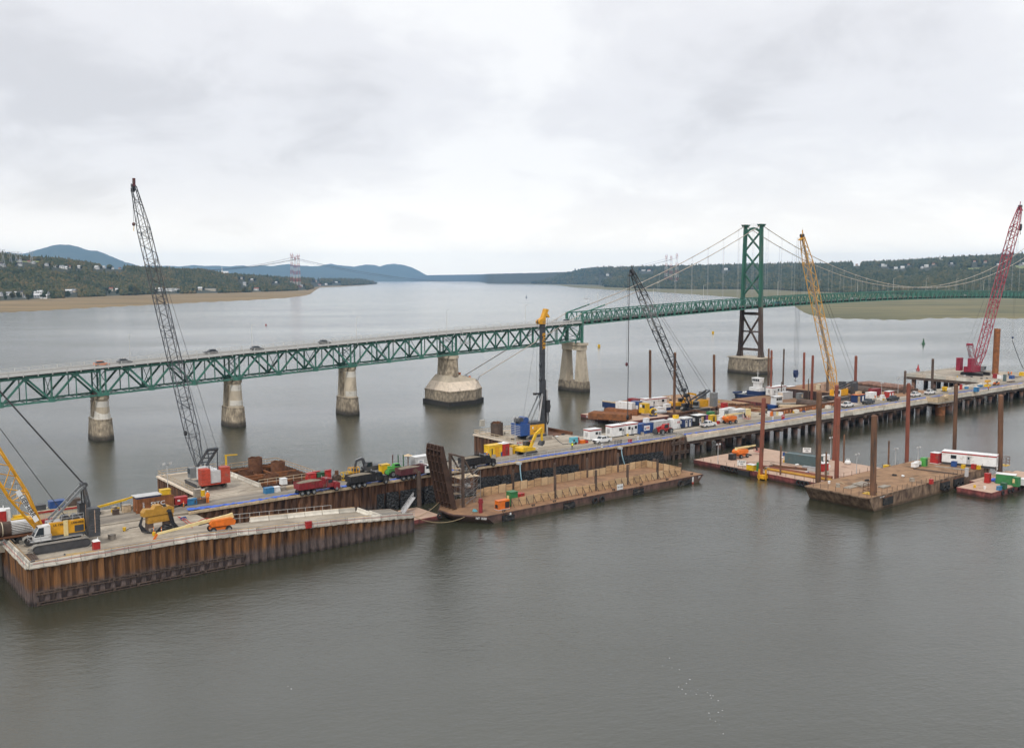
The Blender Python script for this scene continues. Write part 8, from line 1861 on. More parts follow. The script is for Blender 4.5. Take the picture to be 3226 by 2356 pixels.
def piles():
	G1, G2 = 'spuds of the far crane barge', 'spuds of the near barges'
	spud('R1', 953, 700, 2.4, 20, .95, 'rust_pile', 'tall brown spud standing beside the blue machine on the crane barge', G1); spud('R1', 1243, 785, 2.4, 50, .95, 'rust_pile', 'tall brown spud nearest the trestle on the crane barge', G1, xt=1254); spud('R1', 1727, 700, 2.4, 75, .95, 'rust_pile', 'tall brown spud behind the grey counterweights', G1)
	spud('R2', 866, 590, 1.6, 80, .8, 'rust_pile', 'dark brown spud beside the tug wheelhouse', 'spuds beside the tug', xt=874); spud('R2', 898, 655, 1.6, 100, .85, 'red_pile', 'red spud standing right of the tug wheelhouse', 'spuds beside the tug', xt=908); spud('R2', 1048, 560, 1.6, 85, .75, 'brown_steel', 'dark spud behind the white office on the raft', 'spuds beside the tug', xt=1062); spud('R2', 1028, 690, 1.6, 490, .4, 'brown_steel', 'thin dark post in front of the white raft container', 'spuds beside the tug', xt=1032)
	spud('R2', 1303, 640, 1.0, 128, .95, 'red_pile', 'red pile at the left end of the dark crane barge', 'piles of the yellow crane barge', xt=1313); spud('R2', 1403, 705, 1.0, 165, 1.0, 'red_pile', 'red pile in front of the dark crane barge', 'piles of the yellow crane barge', xt=1420); spud('R2', 1598, 600, 3.4, 175, 1.05, 'brown_steel', 'dark pile partly hidden by the pale yellow boom', 'piles of the yellow crane barge', xt=1612); spud('R2', 1942, 620, 3.4, 170, 1.15, 'red_pile', 'thick red pile right of the pale yellow boom', 'piles of the yellow crane barge', xt=1955)
	spud('R2', 1362, 700, 1.0, 455, .4, 'brown_steel', 'thin dark post left of the large lying pipe', 'piles of the yellow crane barge', xt=1366)
	spud('R4', 905, 745, 1.5, -170, 1.05, 'red_pile', 'red and brown spud in the yellow guide of the pink barge', G2, xt=945); spud('R4', 1617, 905, 1.5, -248, 1.25, 'rust_pile', 'thick brown spud at the left bow corner of the rusty deck barge', G2, xt=1632); spud('R4', 1813, 590, 1.5, -330, 1.0, 'red_pile', 'left of the pair of red spuds on the pink barge', G2, xt=1850); spud('R4', 1845, 850, 1.5, -180, 1.05, 'red_pile', 'right of the pair of red spuds on the pink barge', G2, xt=1872)
	spud('R5', 330, 1020, 3.2, 45, 1.3, 'rust_pile', 'thick brown spud at the near bow corner of the rusty deck barge', G2, xt=348); spud('R5', 748, 675, 1.5, -350, 1.0, 'red_pile', 'red spud left of the light tower on the rusty deck barge', G2, xt=774); spud('R5', 1340, 480, 3.2, -340, 1.05, 'rust_pile', 'brown spud with a yellow band behind the white office cabin', G2, xt=1362); spud('R5', 1905, 660, 3.2, -210, 1.25, 'rust_pile', 'thick brown spud at the right end of the white office cabin', G2, xt=1918)
	for k, (r, x, yb, yt, lb) in enumerate((('R4', 1150, 770, 425, 'thin brown post in front of the dark container'), ('R4', 1712, 860, 500, 'thin brown post right of the thick bow spud'), ('R4', 1935, 620, 285, 'thin brown post beyond the white bag on the pink barge'), ('R5', 522, 660, 360, 'thin brown post behind the yellow boxes'))): spud(r, x, yb, 1.5, yt, .42, 'rust_pile', lb, 'thin posts of the pink barge', xt=x + 8, name='guide_post')
	for k, (r, x, yb, yt, d, lb) in enumerate((('R3', 720, 930, 670, .95, 'dark pile rising behind the parked pickups'), ('R3', 1062, 890, 520, 1.05, 'brown pile left of the red crane platform'))): spud(r, x, yb, 4.0, yt, d, 'brown_steel', lb, 'piles beside the trestle', xt=x + 12, name='trestle_guide_pile')
	spud('Z3', 1335, 900, 1.0, 598, 1.05, 'brown_steel', 'dark dolphin pile in front of the black dump truck', 'dolphin piles before the causeway', name='dolphin_pile'); spud('Z3', 1770, 880, 1.0, 525, 1.05, 'brown_steel', 'dark dolphin pile in front of the maroon dump truck', 'dolphin piles before the causeway', name='dolphin_pile', xt=1760)
piles()
def curtains():                                             # black rubber mats hung on the causeway wall
	G = 'black fender mats hung on the causeway wall'; items = []
	for x0, x1, a, b in ((1262, 1338, 790, 960), (1375, 1512, 765, 965), (1542, 1672, 742, 945), (1680, 1800, 715, 900), (1822, 1945, 692, 880)): items.append(('Z3', x0, x1, a, b))
	for x0, x1, a, b in ((790, 930, 585, 735), (935, 1050, 570, 715), (1062, 1182, 560, 690), (1225, 1322, 530, 680), (1326, 1425, 512, 655), (1430, 1538, 490, 630), (1560, 1665, 475, 620), (1670, 1775, 465, 640), (1782, 1890, 440, 580), (1896, 2000, 435, 555)): items.append(('Z4', x0, x1, a, b))
	for x0, x1, a, b in ((575, 668, 1290, 1410), (672, 768, 1278, 1400), (772, 852, 1265, 1385), (860, 985, 1255, 1380), (990, 1105, 1238, 1370)): items.append(('R1', x0, x1, a, b))
	n = len(items)
	for k, (r, x0, x1, ya, yb) in enumerate(items):
		u0, _ = on_v(r, x0, (ya + yb)/2, -18.6); u1, _ = on_v(r, x1, (ya + yb)/2, -18.6); _, z1 = on_v(r, (x0 + x1)/2, ya, -18.6)
		rr = random.Random(k); t = site('fender_mat', f'black rubber fender mat on the causeway wall, {ORD[k]} of twenty from the left', 'fender', G); mb = MB(); nu, nz = 14, 22; z0 = -.6
		lens = [z1 + rr.uniform(-.12, .12) for _ in range(nu + 1)]
		for i in range(nu + 1):
			for j in range(nz + 1): mb.v.append((u0 + (u1 - u0)*i/nu, 18.62 - .1 - rr.uniform(0, .38), z0 + (lens[i] - z0)*j/nz))
		for i in range(nu):
			for j in range(nz): a = i*(nz + 1) + j; mb.f.append((a, a + nz + 1, a + nz + 2, a + 1))
		o = len(mb.v); mb.add([(u0, 18.72, z0), (u1, 18.72, z0), (u1, 18.72, z1), (u0, 18.72, z1)], [(0, 3, 2, 1)]); mb.bd('rubber_mat', 'mat_black', t); ch = MB()
		for i in range(4): u = u0 + (u1 - u0)*(i + .5)/4; ch.tube((u, 18.6, z1 - .1), (u0 + (u1 - u0)*(.3 + .4*(i % 2)), 18.7, 5.8), .03, .03, 4)
		ch.bd('chain', 'rust', t)
curtains()
def by_ramp():
	# red pontoon and gangway between the ramp and the barge
	t, L, W = barge('pontoon', 'small dark red pontoon between the concrete ramp and the raised barge ramp', 69.9, 79.0, -13.5, -4.5, 1.0, 'hull_red', 'deck_pink', .2, .2)
	g = site('gangway', 'aluminium gangway stairs leaning from the red pontoon to the barge bow', 'gangway'); a, b = LV(72.5, -9.6, 1.1), LV(77.4, -12.4, 3.6); s = Vector((.45, .8, 0)).normalized()*.5
	MB().bar(a, b, 1.0, .15).bd('tread_ramp', 'light_grey', g)
	for sg in (-1, 1):
		mb = MB()
		for h in (.5, 1.0): mb.bar(a + s*sg + Vector((0, 0, h)), b + s*sg + Vector((0, 0, h)), .06)
		for k in range(6): q = a.lerp(b, k/5) + s*sg; mb.bar(q, q + Vector((0, 0, 1)), .05)
		mb.bd('hand_rail', 'light_grey', g)
	def line(label, A, B, sag, m='rope', r=.06):
		o = MB(); pts = [A.lerp(B, k/14) - Vector((0, 0, sag*4*(k/14)*(1 - k/14))) for k in range(15)]; o.path(pts, r, 5); tag(o.bd('mooring_rope', m), label, 'rope')
	line('slack mooring rope from the concrete ramp end to the barge bow', S(69.3, .2, 3.2), S(83.0, 1.2, 2.0), 1.6); line('mooring rope from the red pontoon to the barge bow', S(71, -4.6, 1.6), S(81.5, -8.8, 2.6), .8)
	for k, (u, v) in enumerate(((78.6, -4.3), (79.2, -9.0))): tyre(S(u, v, 1.0), VA if k == 0 else UA, ('black tyre on the corner of the red pontoon', 'black tyre between the red pontoon and the barge bow')[k], 'tyres of the red pontoon', .5, .2)
	# scaffold stair on the barge bow
	t = site('scaffold_tower', 'silver scaffold stair tower standing on the barge bow behind the raised ramp', 'scaffold'); us, vs_ = [85.2, 87.0, 88.8, 90.6], [-10.2, -8.2, -6.2]; z0 = 1.84; lv = [0, 1.9, 3.8, 5.7, 7.4]
	mb = MB()
	for i, u in enumerate(us):
		for v in vs_: mb.tube(LV(u, v, z0), LV(u, v, z0 + (9.2 if i < 2 else 7.0)), .045, .045, 5)
	mb.bd('standard', 'scaffold_steel', t); mb = MB()
	for h in lv + [lv[-1] + 1.0]:
		if h == 0: continue
		for v in vs_: mb.tube(LV(us[0], v, z0 + h), LV(us[-1] if h < 7.2 else us[1], v, z0 + h), .035, .035, 5)
		for u in (us if h < 7.2 else us[:2]): mb.tube(LV(u, vs_[0], z0 + h), LV(u, vs_[-1], z0 + h), .035, .035, 5)
	mb.bd('ledger', 'scaffold_steel', t); mb = MB()
	for k in range(4):
		for i in range(3): mb.tube(LV(us[i], vs_[-1], z0 + lv[k]), LV(us[i+1], vs_[-1], z0 + lv[k+1]), .03, .03, 5).tube(LV(us[i+1], vs_[0], z0 + lv[k]), LV(us[i], vs_[0], z0 + lv[k+1]), .03, .03, 5)
	mb.bd('diagonal_brace', 'scaffold_steel', t)
	for k in (1, 2, 3): MB().bar(LV(us[0], -8.2, z0 + lv[k]), LV(us[-1], -8.2, z0 + lv[k]), 3.6, .06).bd('deck_board', 'pale_timber', t) if k == 3 else MB().bar(LV(us[0], -9.2, z0 + lv[k]), LV(us[1], -9.2, z0 + lv[k]), 1.8, .06).bd('deck_board', 'pale_timber', t)
	MB().bar(LV(us[0], -9.2, z0 + 7.4), LV(us[1] + .4, -9.2, z0 + 7.4), 2.2, .08).bd('deck_board', 'pale_timber', t)
	for k in range(4): MB().bar(LV(us[1], -6.7, z0 + lv[k]), LV(us[3], -6.7, z0 + lv[k+1] - .2), .12, .08).bd('stair_flight', 'scaffold_steel', t)
	o = site('downpipe', 'pale blue drain pipe hanging from the causeway edge above the barge', 'pipe'); p = [on_v('Z4', x, y, -17.8) for x, y in ((1300, 430), (1302, 500), (1310, 580), (1326, 660))]; MB().path([(u, 17.8, z) for u, z in p], .14, 7).bd('pipe', 'pale_blue_pipe', o)
	MB().box((p[0][0], 18.4, p[0][1] + .15), (.9, 1.4, .5)).bd('hopper', 'light_grey', o)
	o = site('downpipe', 'pale blue drain pipe hanging left of the three black steel hoops', 'pipe'); p = [on_v('R1', x, y, -17.8) for x, y in ((605, 1205), (612, 1270), (628, 1340), (650, 1408))]; MB().path([(u, 17.8, z) for u, z in p], .14, 7).bd('pipe', 'pale_blue_pipe', o)
	MB().box((p[0][0], 18.4, p[0][1] + .15), (.9, 1.4, .5)).bd('hopper', 'light_grey', o)
	# machines on the barge bow
	t = unit('orange generator set on the barge bow', at('L3', 1265, 885, 1.84) + Vector((.2, .6, 0)), E_, (3.0, 1.3, 1.9), 'orange', 'generator', 'generator', None, (('n', .28, 1.1, .15, .85, 'black'), ('s', 0, .8, .2, .6, 'black')), 'light_grey')
	t = unit('tall green storage locker on the barge beside the red box', at('L3', 1475, 805, 1.84) + Vector((.3, .7, 0)), E_, (1.9, 1.7, 3.0), 'green', 'storage_locker', 'locker', None, (('s', .1, .7, .5, .75, 'pale_yellow'),)); unit('red fuel box behind the timber wall of the barge', at('L3', 1665, 660, 1.84) + Vector((.2, .3, 0)), E_, (1.7, 1.2, 1.3), 'red', 'fuel_box', 'box')
	t = thing('cable_reel', 'small heap of blue hoses on the barge bow', 'hoses', at('L3', 680, 925, 1.84), 0)
	for k in range(4): MB().ring((0, 0, .08 + .1*k), .5 - .05*k, .06, (.1*k, 0, 1), 14, 5).bd('coil', 'cyan', t)
	t = thing('sandbag_heap', 'white bagged material among the scaffold on the barge', 'bags', at('L3', 500, 690, 1.84) + Vector((0, 0, 3.0)), 0);
	for k in range(5): MB().blob((.5*math.cos(k*1.3), .5*math.sin(k*1.3), .3 + .25*(k % 2)), (.9, .8, .7)).bd('bag', 'white', t)
by_ramp()
def on_pink():
	z = 1.55
	boom_lift('orange boom lift on the pink barge with its basket to the right', at('R4', 660, 560, z) + Vector((.2, .6, 0)), E_ - .0, 'pale_yellow', 'black', L=8.2, slope=.0)
	unit('dark generator box left of the boom lift on the pink barge', at('R4', 555, 580, z), E_, (2.0, 1.2, 1.5), 'black', 'generator', 'generator', None, (('n', 0, 1.0, .2, .8, 'dark_grey'),)); light_mast('slim light mast standing on the left corner of the pink barge', at('R4', 375, 632, z), E_, 5.0, trailer=False)
	for k, (x0, yb, w) in enumerate(((670, 660, 2.3), (1478, 512, 2.2))):
		p = at('R4', x0, yb + 12, z); t = thing('name_board', ('white name board at the left front edge of the pink barge', 'white name board at the far edge of the pink barge')[k], 'sign', p, SA - math.pi/2 + .75); MB().bb(-w/2, w/2, -.05, .05, .4 + k*.3, 1.75 + k*.3).bd('panel', 'white', t); MB().bb(-.9, -.8, -.05, .05, 0, .5 + k*.3).bb(.8, .9, -.05, .05, 0, .5 + k*.3).bd('leg', 'brown_steel', t)
		lettering('FLEXI', .62, 'dark_grey', t, (0, -.07, 1.38 + k*.3), (1, 0, 0)); lettering('990', .52, 'dark_grey', t, (0, -.07, .78 + k*.3), (1, 0, 0))
	unit('yellow bin with a white lid on the pink barge front', at('R4', 790, 712, z) + Vector((.2, .4, 0)), SA - math.pi/2, (2.2, 1.6, 1.4), 'lemon', 'site_bin', 'bin', 'white'); unit('green locker beside the yellow bin on the pink barge', at('R4', 885, 725, z) + Vector((.2, .4, 0)), SA - math.pi/2, (1.0, 1.2, 2.1), 'green', 'storage_locker', 'locker')
	iso_box('dark grey shipping container on the pink barge', at('R4', 1430, 650, z) + Vector((.4, .8, 0)), SA - math.pi/2 + .12, (9.6, 2.5, 2.7), 'teal_grey', door='mid_grey')
	for k, (a, b, m) in enumerate((((720, 628), (1790, 800), 'red_pile'), ((800, 655), (1780, 815), 'rust_orange'), ((960, 690), (1790, 835), 'ochre'), ((1060, 655), (1480, 700), 'rust'))):
		A, B = at('R4', *a, z + .3), at('R4', *b, z + .3); t = thing('steel_pipe', ('long red pipe lying along the pink barge, farthest of three', 'long rusty pipe lying along the pink barge, middle of three', 'long ochre pipe lying along the pink barge, nearest of three', 'short rusty pipe lying before the dark container')[k], 'pipe', (0, 0, 0), 0, 'pipes lying on the pink barge'); MB().tube(A, B, .32, .32, 12).bd('pipe', m, t); d = (B - A).normalized(); MB().tube(A - d*.05, A + d*.25, .36, .36, 12).bd('end_ring', m, t); MB().tube(B - d*.25, B + d*.05, .36, .36, 12).bd('end_ring', m, t)
	toilet('red portable toilet beside the dark container, left of two', at('R4', 1665, 725, z), E_, s=1.05); toilet('red portable toilet beside the dark container, right of two', at('R4', 1708, 715, z), E_, s=1.0)
	t = unit('white towed light generator behind the thick bow spud', at('R4', 1715, 610, z) + Vector((0, .5, 0)), E_, (2.2, 1.3, 1.5), 'white', 'towed_generator', 'generator', None, (('n', -.3, .5, .1, .6, 'black'),)); t.location.z += .3; MB().wheel((0, -.7, 0), .32, .2, 12).bd('wheel', 'rubber', t); MB().wheel((0, .7, 0), .32, .2, 12).bd('wheel', 'rubber', t)
	light_mast('tall light mast behind the white towed generator', at('R4', 1770, 560, z), E_, 5.4, trailer=False); light_mast('light mast at the right front of the pink barge', at('R5', 125, 770, z), E_, 5.0, trailer=False); light_mast('light mast behind the yellow boxes on the pink barge', at('R5', 605, 705, z), E_, 5.2, trailer=False)
	t = thing('bulk_bag', 'white bulk bag near the far edge of the pink barge', 'bag', at('R4', 1985, 640, z), 0); MB().blob((0, 0, .55), (1.7, 1.5, 1.3)).bd('bag', 'white', t); MB().path([(-.5, 0, 1.1), (-.3, 0, 1.5), (.3, 0, 1.5), (.5, 0, 1.1)], .05).bd('loop', 'white', t)
	t = thing('steel_drum', 'blue drum near the basket of the boom lift', 'drum', at('R4', 1194, 532, z), 0); MB().tube((0, 0, 0), (0, 0, .95), .38, .38, 14).bd('shell', 'blue', t); MB().tube((0, 0, .95), (0, 0, 1.0), .36).bd('lid', 'dark_grey', t)
	unit('tall yellow box at the back right of the pink barge', at('R5', 500, 708, z), E_, (1.5, 1.2, 1.2), 'lemon', 'storage_chest', 'chest'); unit('low yellow box at the back right of the pink barge', at('R5', 558, 718, z), E_, (1.7, 1.0, .8), 'lemon', 'storage_chest', 'chest'); unit('grey wire rack of pipes beside the dark container', at('R4', 1520, 715, z), SA - math.pi/2 + .1, (4.0, 1.2, .9), 'light_grey', 'pipe_rack', 'rack', 'galvanised_steel')
	p = at('R4', 930, 815, .2); t = thing('spud_guide', 'yellow spud guide bracket on the front of the pink barge', 'bracket', (p.x, p.y, 0), SA); MB().bb(-.9, .9, -1.0, .9, .3, 1.2).bd('collar', 'yellow', t); MB().bb(-.2, .2, -1.1, -.8, -.8, 2.6).bb(-.9, -.6, .3, .7, -.8, 2.6).bd('guide_rail', 'yellow', t)
	tyre(at('R4', 910, 748, 1.0) - Vector((UX, UY, 0))*.3, UA, 'black tyre hung on the yellow spud guide', 'tyres of the pink barge', .42, .17)
	for k in range(5): u, v = 165.1, -6.5 + 2.1*k; p = at('R4', 358 + 46.5*k, 690 + 8*k, 1.0); u_, v_ = UV(p); tyre(S(165.1, v_, .95), UA, f'black tyre in the row on the pink barge face, {ORD[k]} of five', 'row of tyres on the pink barge', .5, .2)
	for k in range(3): p = at('R4', 1350 + 55*k, 870 + 8*k, .9); _, v_ = UV(p); tyre(S(165.1, v_, .85), UA, f'black tyre in the right hand clump on the pink barge, {ORD[k]} of three', 'clump of tyres on the pink barge', .55, .25)
	t = site('fender_curtain', 'black rubber fender strip right of the row of five tyres', 'fender'); _, va = UV(at('R4', 575, 730, .9)); _, vb = UV(at('R4', 695, 760, .9)); MB().bb(164.95, 165.35, -vb, -va, -.2, 1.2).bd('rubber_sheet', 'rubber', t); MB().bb(165.2, 165.4, -vb, -va, 1.2, 1.35).bd('hanger_bar', 'rust', t)
on_pink()
def on_brown():
	z = 3.26
	p = at('R5', 1540, 668, z) + Vector((.4, 1.4, 0)); t = cabin('long white office cabin with red trim on the rusty deck barge', p, SA - math.pi/2 + .28, (12.4, 3.2, 3.2), wins=((-.28, 1.4, 1.0),), doors=(.0,), end_door=True, lift=.6)
	unit('red toilet trailer with white roof left of the office cabin', at('R5', 1110, 630, z) + Vector((.3, .7, 0)), SA, (2.2, 2.0, 2.7), 'red', 'toilet_trailer', 'toilet', 'white', (('n', -.22, .8, .1, .85, 'dark_red'), ('n', .25, .8, .1, .85, 'dark_red')), 'white'); unit('green recycling cabinet left of the red toilet trailer', at('R5', 960, 662, z) + Vector((.2, .4, 0)), SA, (1.5, 1.2, 2.0), 'lime', 'storage_locker', 'locker', None, (('n', .2, .6, .1, .9, 'dark_green'),))
	light_mast('white wheeled light tower left of the green cabinet', at('R5', 885, 665, z), SA, 4.6, 'white'); t = unit('white towed generator at the back of the rusty deck barge', at('R5', 850, 680, z), SA, (1.9, 1.1, 1.0), 'white', 'towed_generator', 'generator'); t.location.z += .2
	for k, (x, y, n, L, a) in enumerate(((195, 895, 5, 4.2, .5), (55, 925, 3, 3.4, .5), (465, 918, 3, 3.2, .4))): pile_of(('grey timber mats stacked on the bow of the rusty deck barge', 'loose timbers left of the stacked mats on the rusty deck barge', 'grey timber mat right of the bow spud')[k], at('R5', x, y, z), SA + a*.1, n, L, .45, .22, .06, 'grey_timber', 'timber_mat', 'timber', 2 if k == 0 else 1)
	for k, (x, y, L) in enumerate(((1110, 730, 10), (1310, 690, 8))): pile_of(('long dark timbers lying across the rusty deck barge', 'pale long timbers in front of the office cabin')[k], at('R5', x, y, z), SA - math.pi/2 + .2, 2, L, .3, .2, .1, ('brown_steel', 'grey_timber')[k], 'timber_stack', 'timber')
	unit('small red locker at the near edge of the rusty deck barge', at('R5', 1052, 880, z), SA, (.9, .7, 1.0), 'red', 'steel_locker', 'locker'); unit('tall grey electrical cabinet at the near edge of the rusty barge', at('R5', 1490, 790, z), SA, (.75, .6, 2.0), 'light_grey', 'electrical_cabinet', 'cabinet')
	for k, (x, y, m, s) in enumerate(((1450, 690, 'lemon', .8), (1640, 700, 'lemon', .8), (1580, 695, 'red', 1.0), (1335, 665, 'blue', 1.1))): unit(('yellow tub in front of the office cabin', 'yellow tub right of the red cylinders', 'red gas cylinder rack in front of the office cabin', 'blue frame rack in front of the office cabin window')[k], at('R5', x, y, z), SA, (s, s, s*1.1), m, ('plastic_tub', 'plastic_tub', 'cylinder_rack', 'frame_rack')[k], ('tub', 'tub', 'rack', 'rack')[k])
	p = at('R5', 1870, 712, z); t = thing('name_board', 'white name board at the right end of the rusty deck barge', 'sign', p, SA + .3); MB().bb(-.75, .75, -.05, .05, .1, 1.3).bd('panel', 'white', t); MB().bb(-.5, -.4, 0, .4, 0, .9).bd('prop', 'brown_steel', t); lettering('NT 1802', .34, 'dark_grey', t, (0, -.07, .7), (1, 0, 0))
	lettering('NT 1802', .5, 'white', b3, (-22.5, -8.03, 2.75), (1, 0, 0))
	for k, (x0, x1, lb) in enumerate(((458, 572, 'black rubber fender block near the bow of the rusty deck barge'), (1160, 1265, 'black tyre-filled fender amidships on the rusty deck barge'), (1320, 1435, 'black tyre-filled fender right of the amidships one on the rusty barge'))):
		u0, _ = on_v('R5', x0, 1000, 48.1); u1, _ = on_v('R5', x1, 950, 48.1); t = site('fender_curtain', lb, 'fender', 'fenders on the rusty deck barge'); MB().bb(u0, u1, -48.45, -48.05, .9, 2.5).bd('rubber_sheet', 'rubber', t); MB().bb(u0 + .2, u1 - .2, -48.3, -48.06, 2.5, 2.7).bd('hanger_bar', 'rust', t)
		if k:
			for f in (.3, .75): MB().ring((u0 + (u1 - u0)*f, -48.55, 1.2), .55, .22, (0, 1, 0), 14, 6).bd('tyre', 'rubber', t)
	for k, (x, y) in enumerate(((290, 1000), (1950, 650))):
		p = at('R5', x, y, z); t = thing('spud_guard', ('rusty open cage around the near bow spud', 'rusty open cage beside the right hand spud')[k], 'cage', p, SA); mb = MB()
		for a in (-1, 1):
			for b in (-1, 1): mb.bar((a, b, 0), (a, b, 2.2), .1)
		for h in (.7, 1.4, 2.2): mb.bar((-1, -1, h), (1, -1, h), .08).bar((1, -1, h), (1, 1, h), .08).bar((1, 1, h), (-1, 1, h), .08).bar((-1, 1, h), (-1, -1, h), .08)
		mb.bd('frame', 'rust', t); MB().bb(-1.1, 1.1, -1.1, 1.1, 0, .12).bd('base_frame', 'lemon', t)
on_brown()
def on_raft():
	z = 1.56
	unit('tall red bin on the small red raft', at('R5', 1750, 870, z) + Vector((.2, .4, 0)), SA, (1.3, 1.1, 2.2), 'red', 'site_bin', 'bin'); t = thing('folded_tarp', 'crumpled blue tarpaulin beside the tall red bin', 'tarpaulin', at('R5', 1835, 850, z), SA); r = random.Random(6)
	for k in range(6): MB().blob((r.uniform(-.8, .8), r.uniform(-.6, .6), .3), (1.4, 1.0, r.uniform(.6, 1.2)), 8, 5).bd('fold', 'tarp_blue', t)
	unit('large green box with a white lid on the small red raft', at('R5', 1975, 885, z) + Vector((.4, .7, 0)), SA - math.pi/2 + .3, (4.2, 2.2, 2.3), 'green', 'storage_box', 'box', 'white'); unit('upright green locker right of the large green box', at('R5', 2110, 915, z) + Vector((.2, .4, 0)), SA, (1.5, 1.2, 2.1), 'green', 'storage_locker', 'locker', None, (('s', .3, .5, .4, .85, 'pale_yellow'),)); unit('small green stool-shaped mixer on the raft deck', at('R5', 1950, 945, z), SA, (1.3, 1.1, 1.4), 'dark_green', 'mixer_stand', 'mixer'); unit('small blue welding set on the raft deck', at('R5', 1895, 955, z), SA, (1.3, .8, .8), 'light_blue', 'welding_set', 'welder'); t = unit('white towed generator at the right edge of the raft', at('R5', 2195, 890, z), SA, (2.2, 1.3, 1.4), 'white', 'towed_generator', 'generator')
	for k, x in enumerate((1940, 2018, 2062, 2148, 2188)): u, zz = on_v('R5', x, 1045 - k*12, 58.8); tyre(S(u, 58.8, .85), VA, ('black tyre nearest the corner of the small red raft', 'left of the middle pair of tyres on the small red raft', 'right of the middle pair of tyres on the small red raft', 'left of the last pair of tyres on the small red raft', 'rightmost tyre on the small red raft')[k], 'tyres of the small red raft', .42, .17)
on_raft()
def far_side():
	# lettered raft
	for k, (xa, ya, xb, yb, h, lb) in enumerate(((240, 850, 700, 905, 2.2, 'large stack of rusty sheet piles on the lettered raft'), (420, 790, 820, 842, 1.8, 'second stack of rusty sheet piles behind the large one'))):
		A, B = at('R1', xa, ya - 20, 1.45), at('R1', xb, yb - 45, 1.45); c = (A + B)/2; L = (B - A).length; a = math.atan2(B.y - A.y, B.x - A.x); n = 8 - 2*k
		t = thing('pile_stack', lb, 'sheet piles', c, a)
		for i in range(n): MB().prism([(-L/2, (i - n/2)*.8), (L/2, (i - n/2)*.8), (L/2, (i - n/2)*.8 + .74), (-L/2, (i - n/2)*.8 + .74)], .1, h, [(-L/2, (i - n/2)*.8 + .15), (L/2, (i - n/2)*.8 + .15), (L/2, (i - n/2)*.8 + .6), (-L/2, (i - n/2)*.8 + .6)]).bd('sheet_pile', 'rust_orange', t)
	z = 2.46
	iso_box('white refrigerated container on the crane barge corner', at('R1', 640, 748, z) + Vector((.5, 1, 0)), SA - math.pi/2 + .25, (6.8, 2.5, 3.2), 'white'); unit('blue and white module beside the white container', at('R1', 775, 745, z) + Vector((.5, 1, 0)), SA - math.pi/2 + .2, (3.4, 2.3, 3.4), 'blue', 'control_module', 'module', 'plum_grey', (('n', .2, 1.4, .2, .6, 'white'),)); unit('yellow deck crane cab beside the blue module', at('R1', 870, 775, z) + Vector((.5, 1, 0)), SA - math.pi/2, (3.2, 2.2, 3.4), 'lemon', 'winch_cab', 'winch', None, (('n', .2, 1.2, .55, .9, 'glass_dark'), ('n', -.2, .9, .6, .9, 'white')))
	cabin('white office cabin with red trim on the crane barge', at('R1', 985, 700, z) + Vector((.5, 1.6, 0)), SA - .1, (10.5, 3.0, 3.2), wins=((.32, 1.2, 1.1),), doors=(-.1,)); iso_box('dull red container behind the white office on the crane barge', at('R1', 760, 672, z) + Vector((0, 2, 0)), SA - math.pi/2, (4.5, 2.4, 2.2), 'dark_red')
	unit('white generator with dark base on the crane barge', at('R1', 1155, 735, z), SA, (2.6, 1.6, 2.2), 'white', 'generator', 'generator', None, (('n', 0, 2.4, 0, .45, 'navy'),)); unit('white tarpaulin covered pallet on the crane barge', at('R1', 1062, 745, z), SA, (3.4, 2.0, 1.3), 'white', 'covered_pallet', 'pallet'); unit('blue pump unit beside the left spud', at('R1', 955, 738, z), SA, (2.0, 1.4, 1.3), 'blue', 'pump_unit', 'pump')
	excavator('orange yellow excavator working on the crane barge', at('R1', 1310, 722, z), SA - .5, 'yellow', ((.9, 1.6), (2.2, 4.2), (4.4, 3.9), (5.2, 1.6)), 1.35)
	t = thing('cable_reel', 'large yellow cable reel on a blue stand at the barge edge', 'reel', at('R1', 995, 812, z), SA - .4); MB().ring((0, 0, 1.5), 1.2, .18, (0, 1, 0), 18, 6).ring((0, .7, 1.5), 1.2, .18, (0, 1, 0), 18, 6).bd('rim', 'lemon', t); MB().wheel((0, .35, 1.5), .8, .7, 16).bd('drum', 'brown_steel', t); MB().bb(-1.3, 1.3, -.3, 1.0, 0, .5).bd('stand', 'navy', t)
	for k, (x, y) in enumerate(((1368, 735), (1432, 735))): unit(('dark grey stacked block left of the crane tracks', 'blue grey stacked block beside the crane boom foot')[k], at('R1', x, y + 10, z), SA, (1.8, 1.6, 2.6), ('dark_grey', 'navy')[k], 'ballast_block', 'ballast')
	# yellow beam frames, templates
	def frame(label, r, pts, zt, m, w=.5, posts=True):
		t = thing('pile_template', label, 'frame', (0, 0, 0), 0); q = [at(r, x, y, zt) for x, y in pts]
		for a, b in zip(q[:-1], q[1:]): MB().bar(a, b, w, w*1.2).bd('beam', m, t)
		if posts:
			for a in q: MB().tube(a - Vector((0, 0, zt + 4)), a + Vector((0, 0, .3)), .35, .35, 10).bd('leg', 'brown_steel', t)
		return t
	frame('long brown guide beam in front of the grey crane', 'R1', ((1190, 800), (1490, 740), (1680, 775)), 4.6, 'rust'); frame('second brown guide beam nearest the black shed', 'R1', ((1200, 850), (1450, 795), (1600, 775)), 4.4, 'brown_steel', .6)
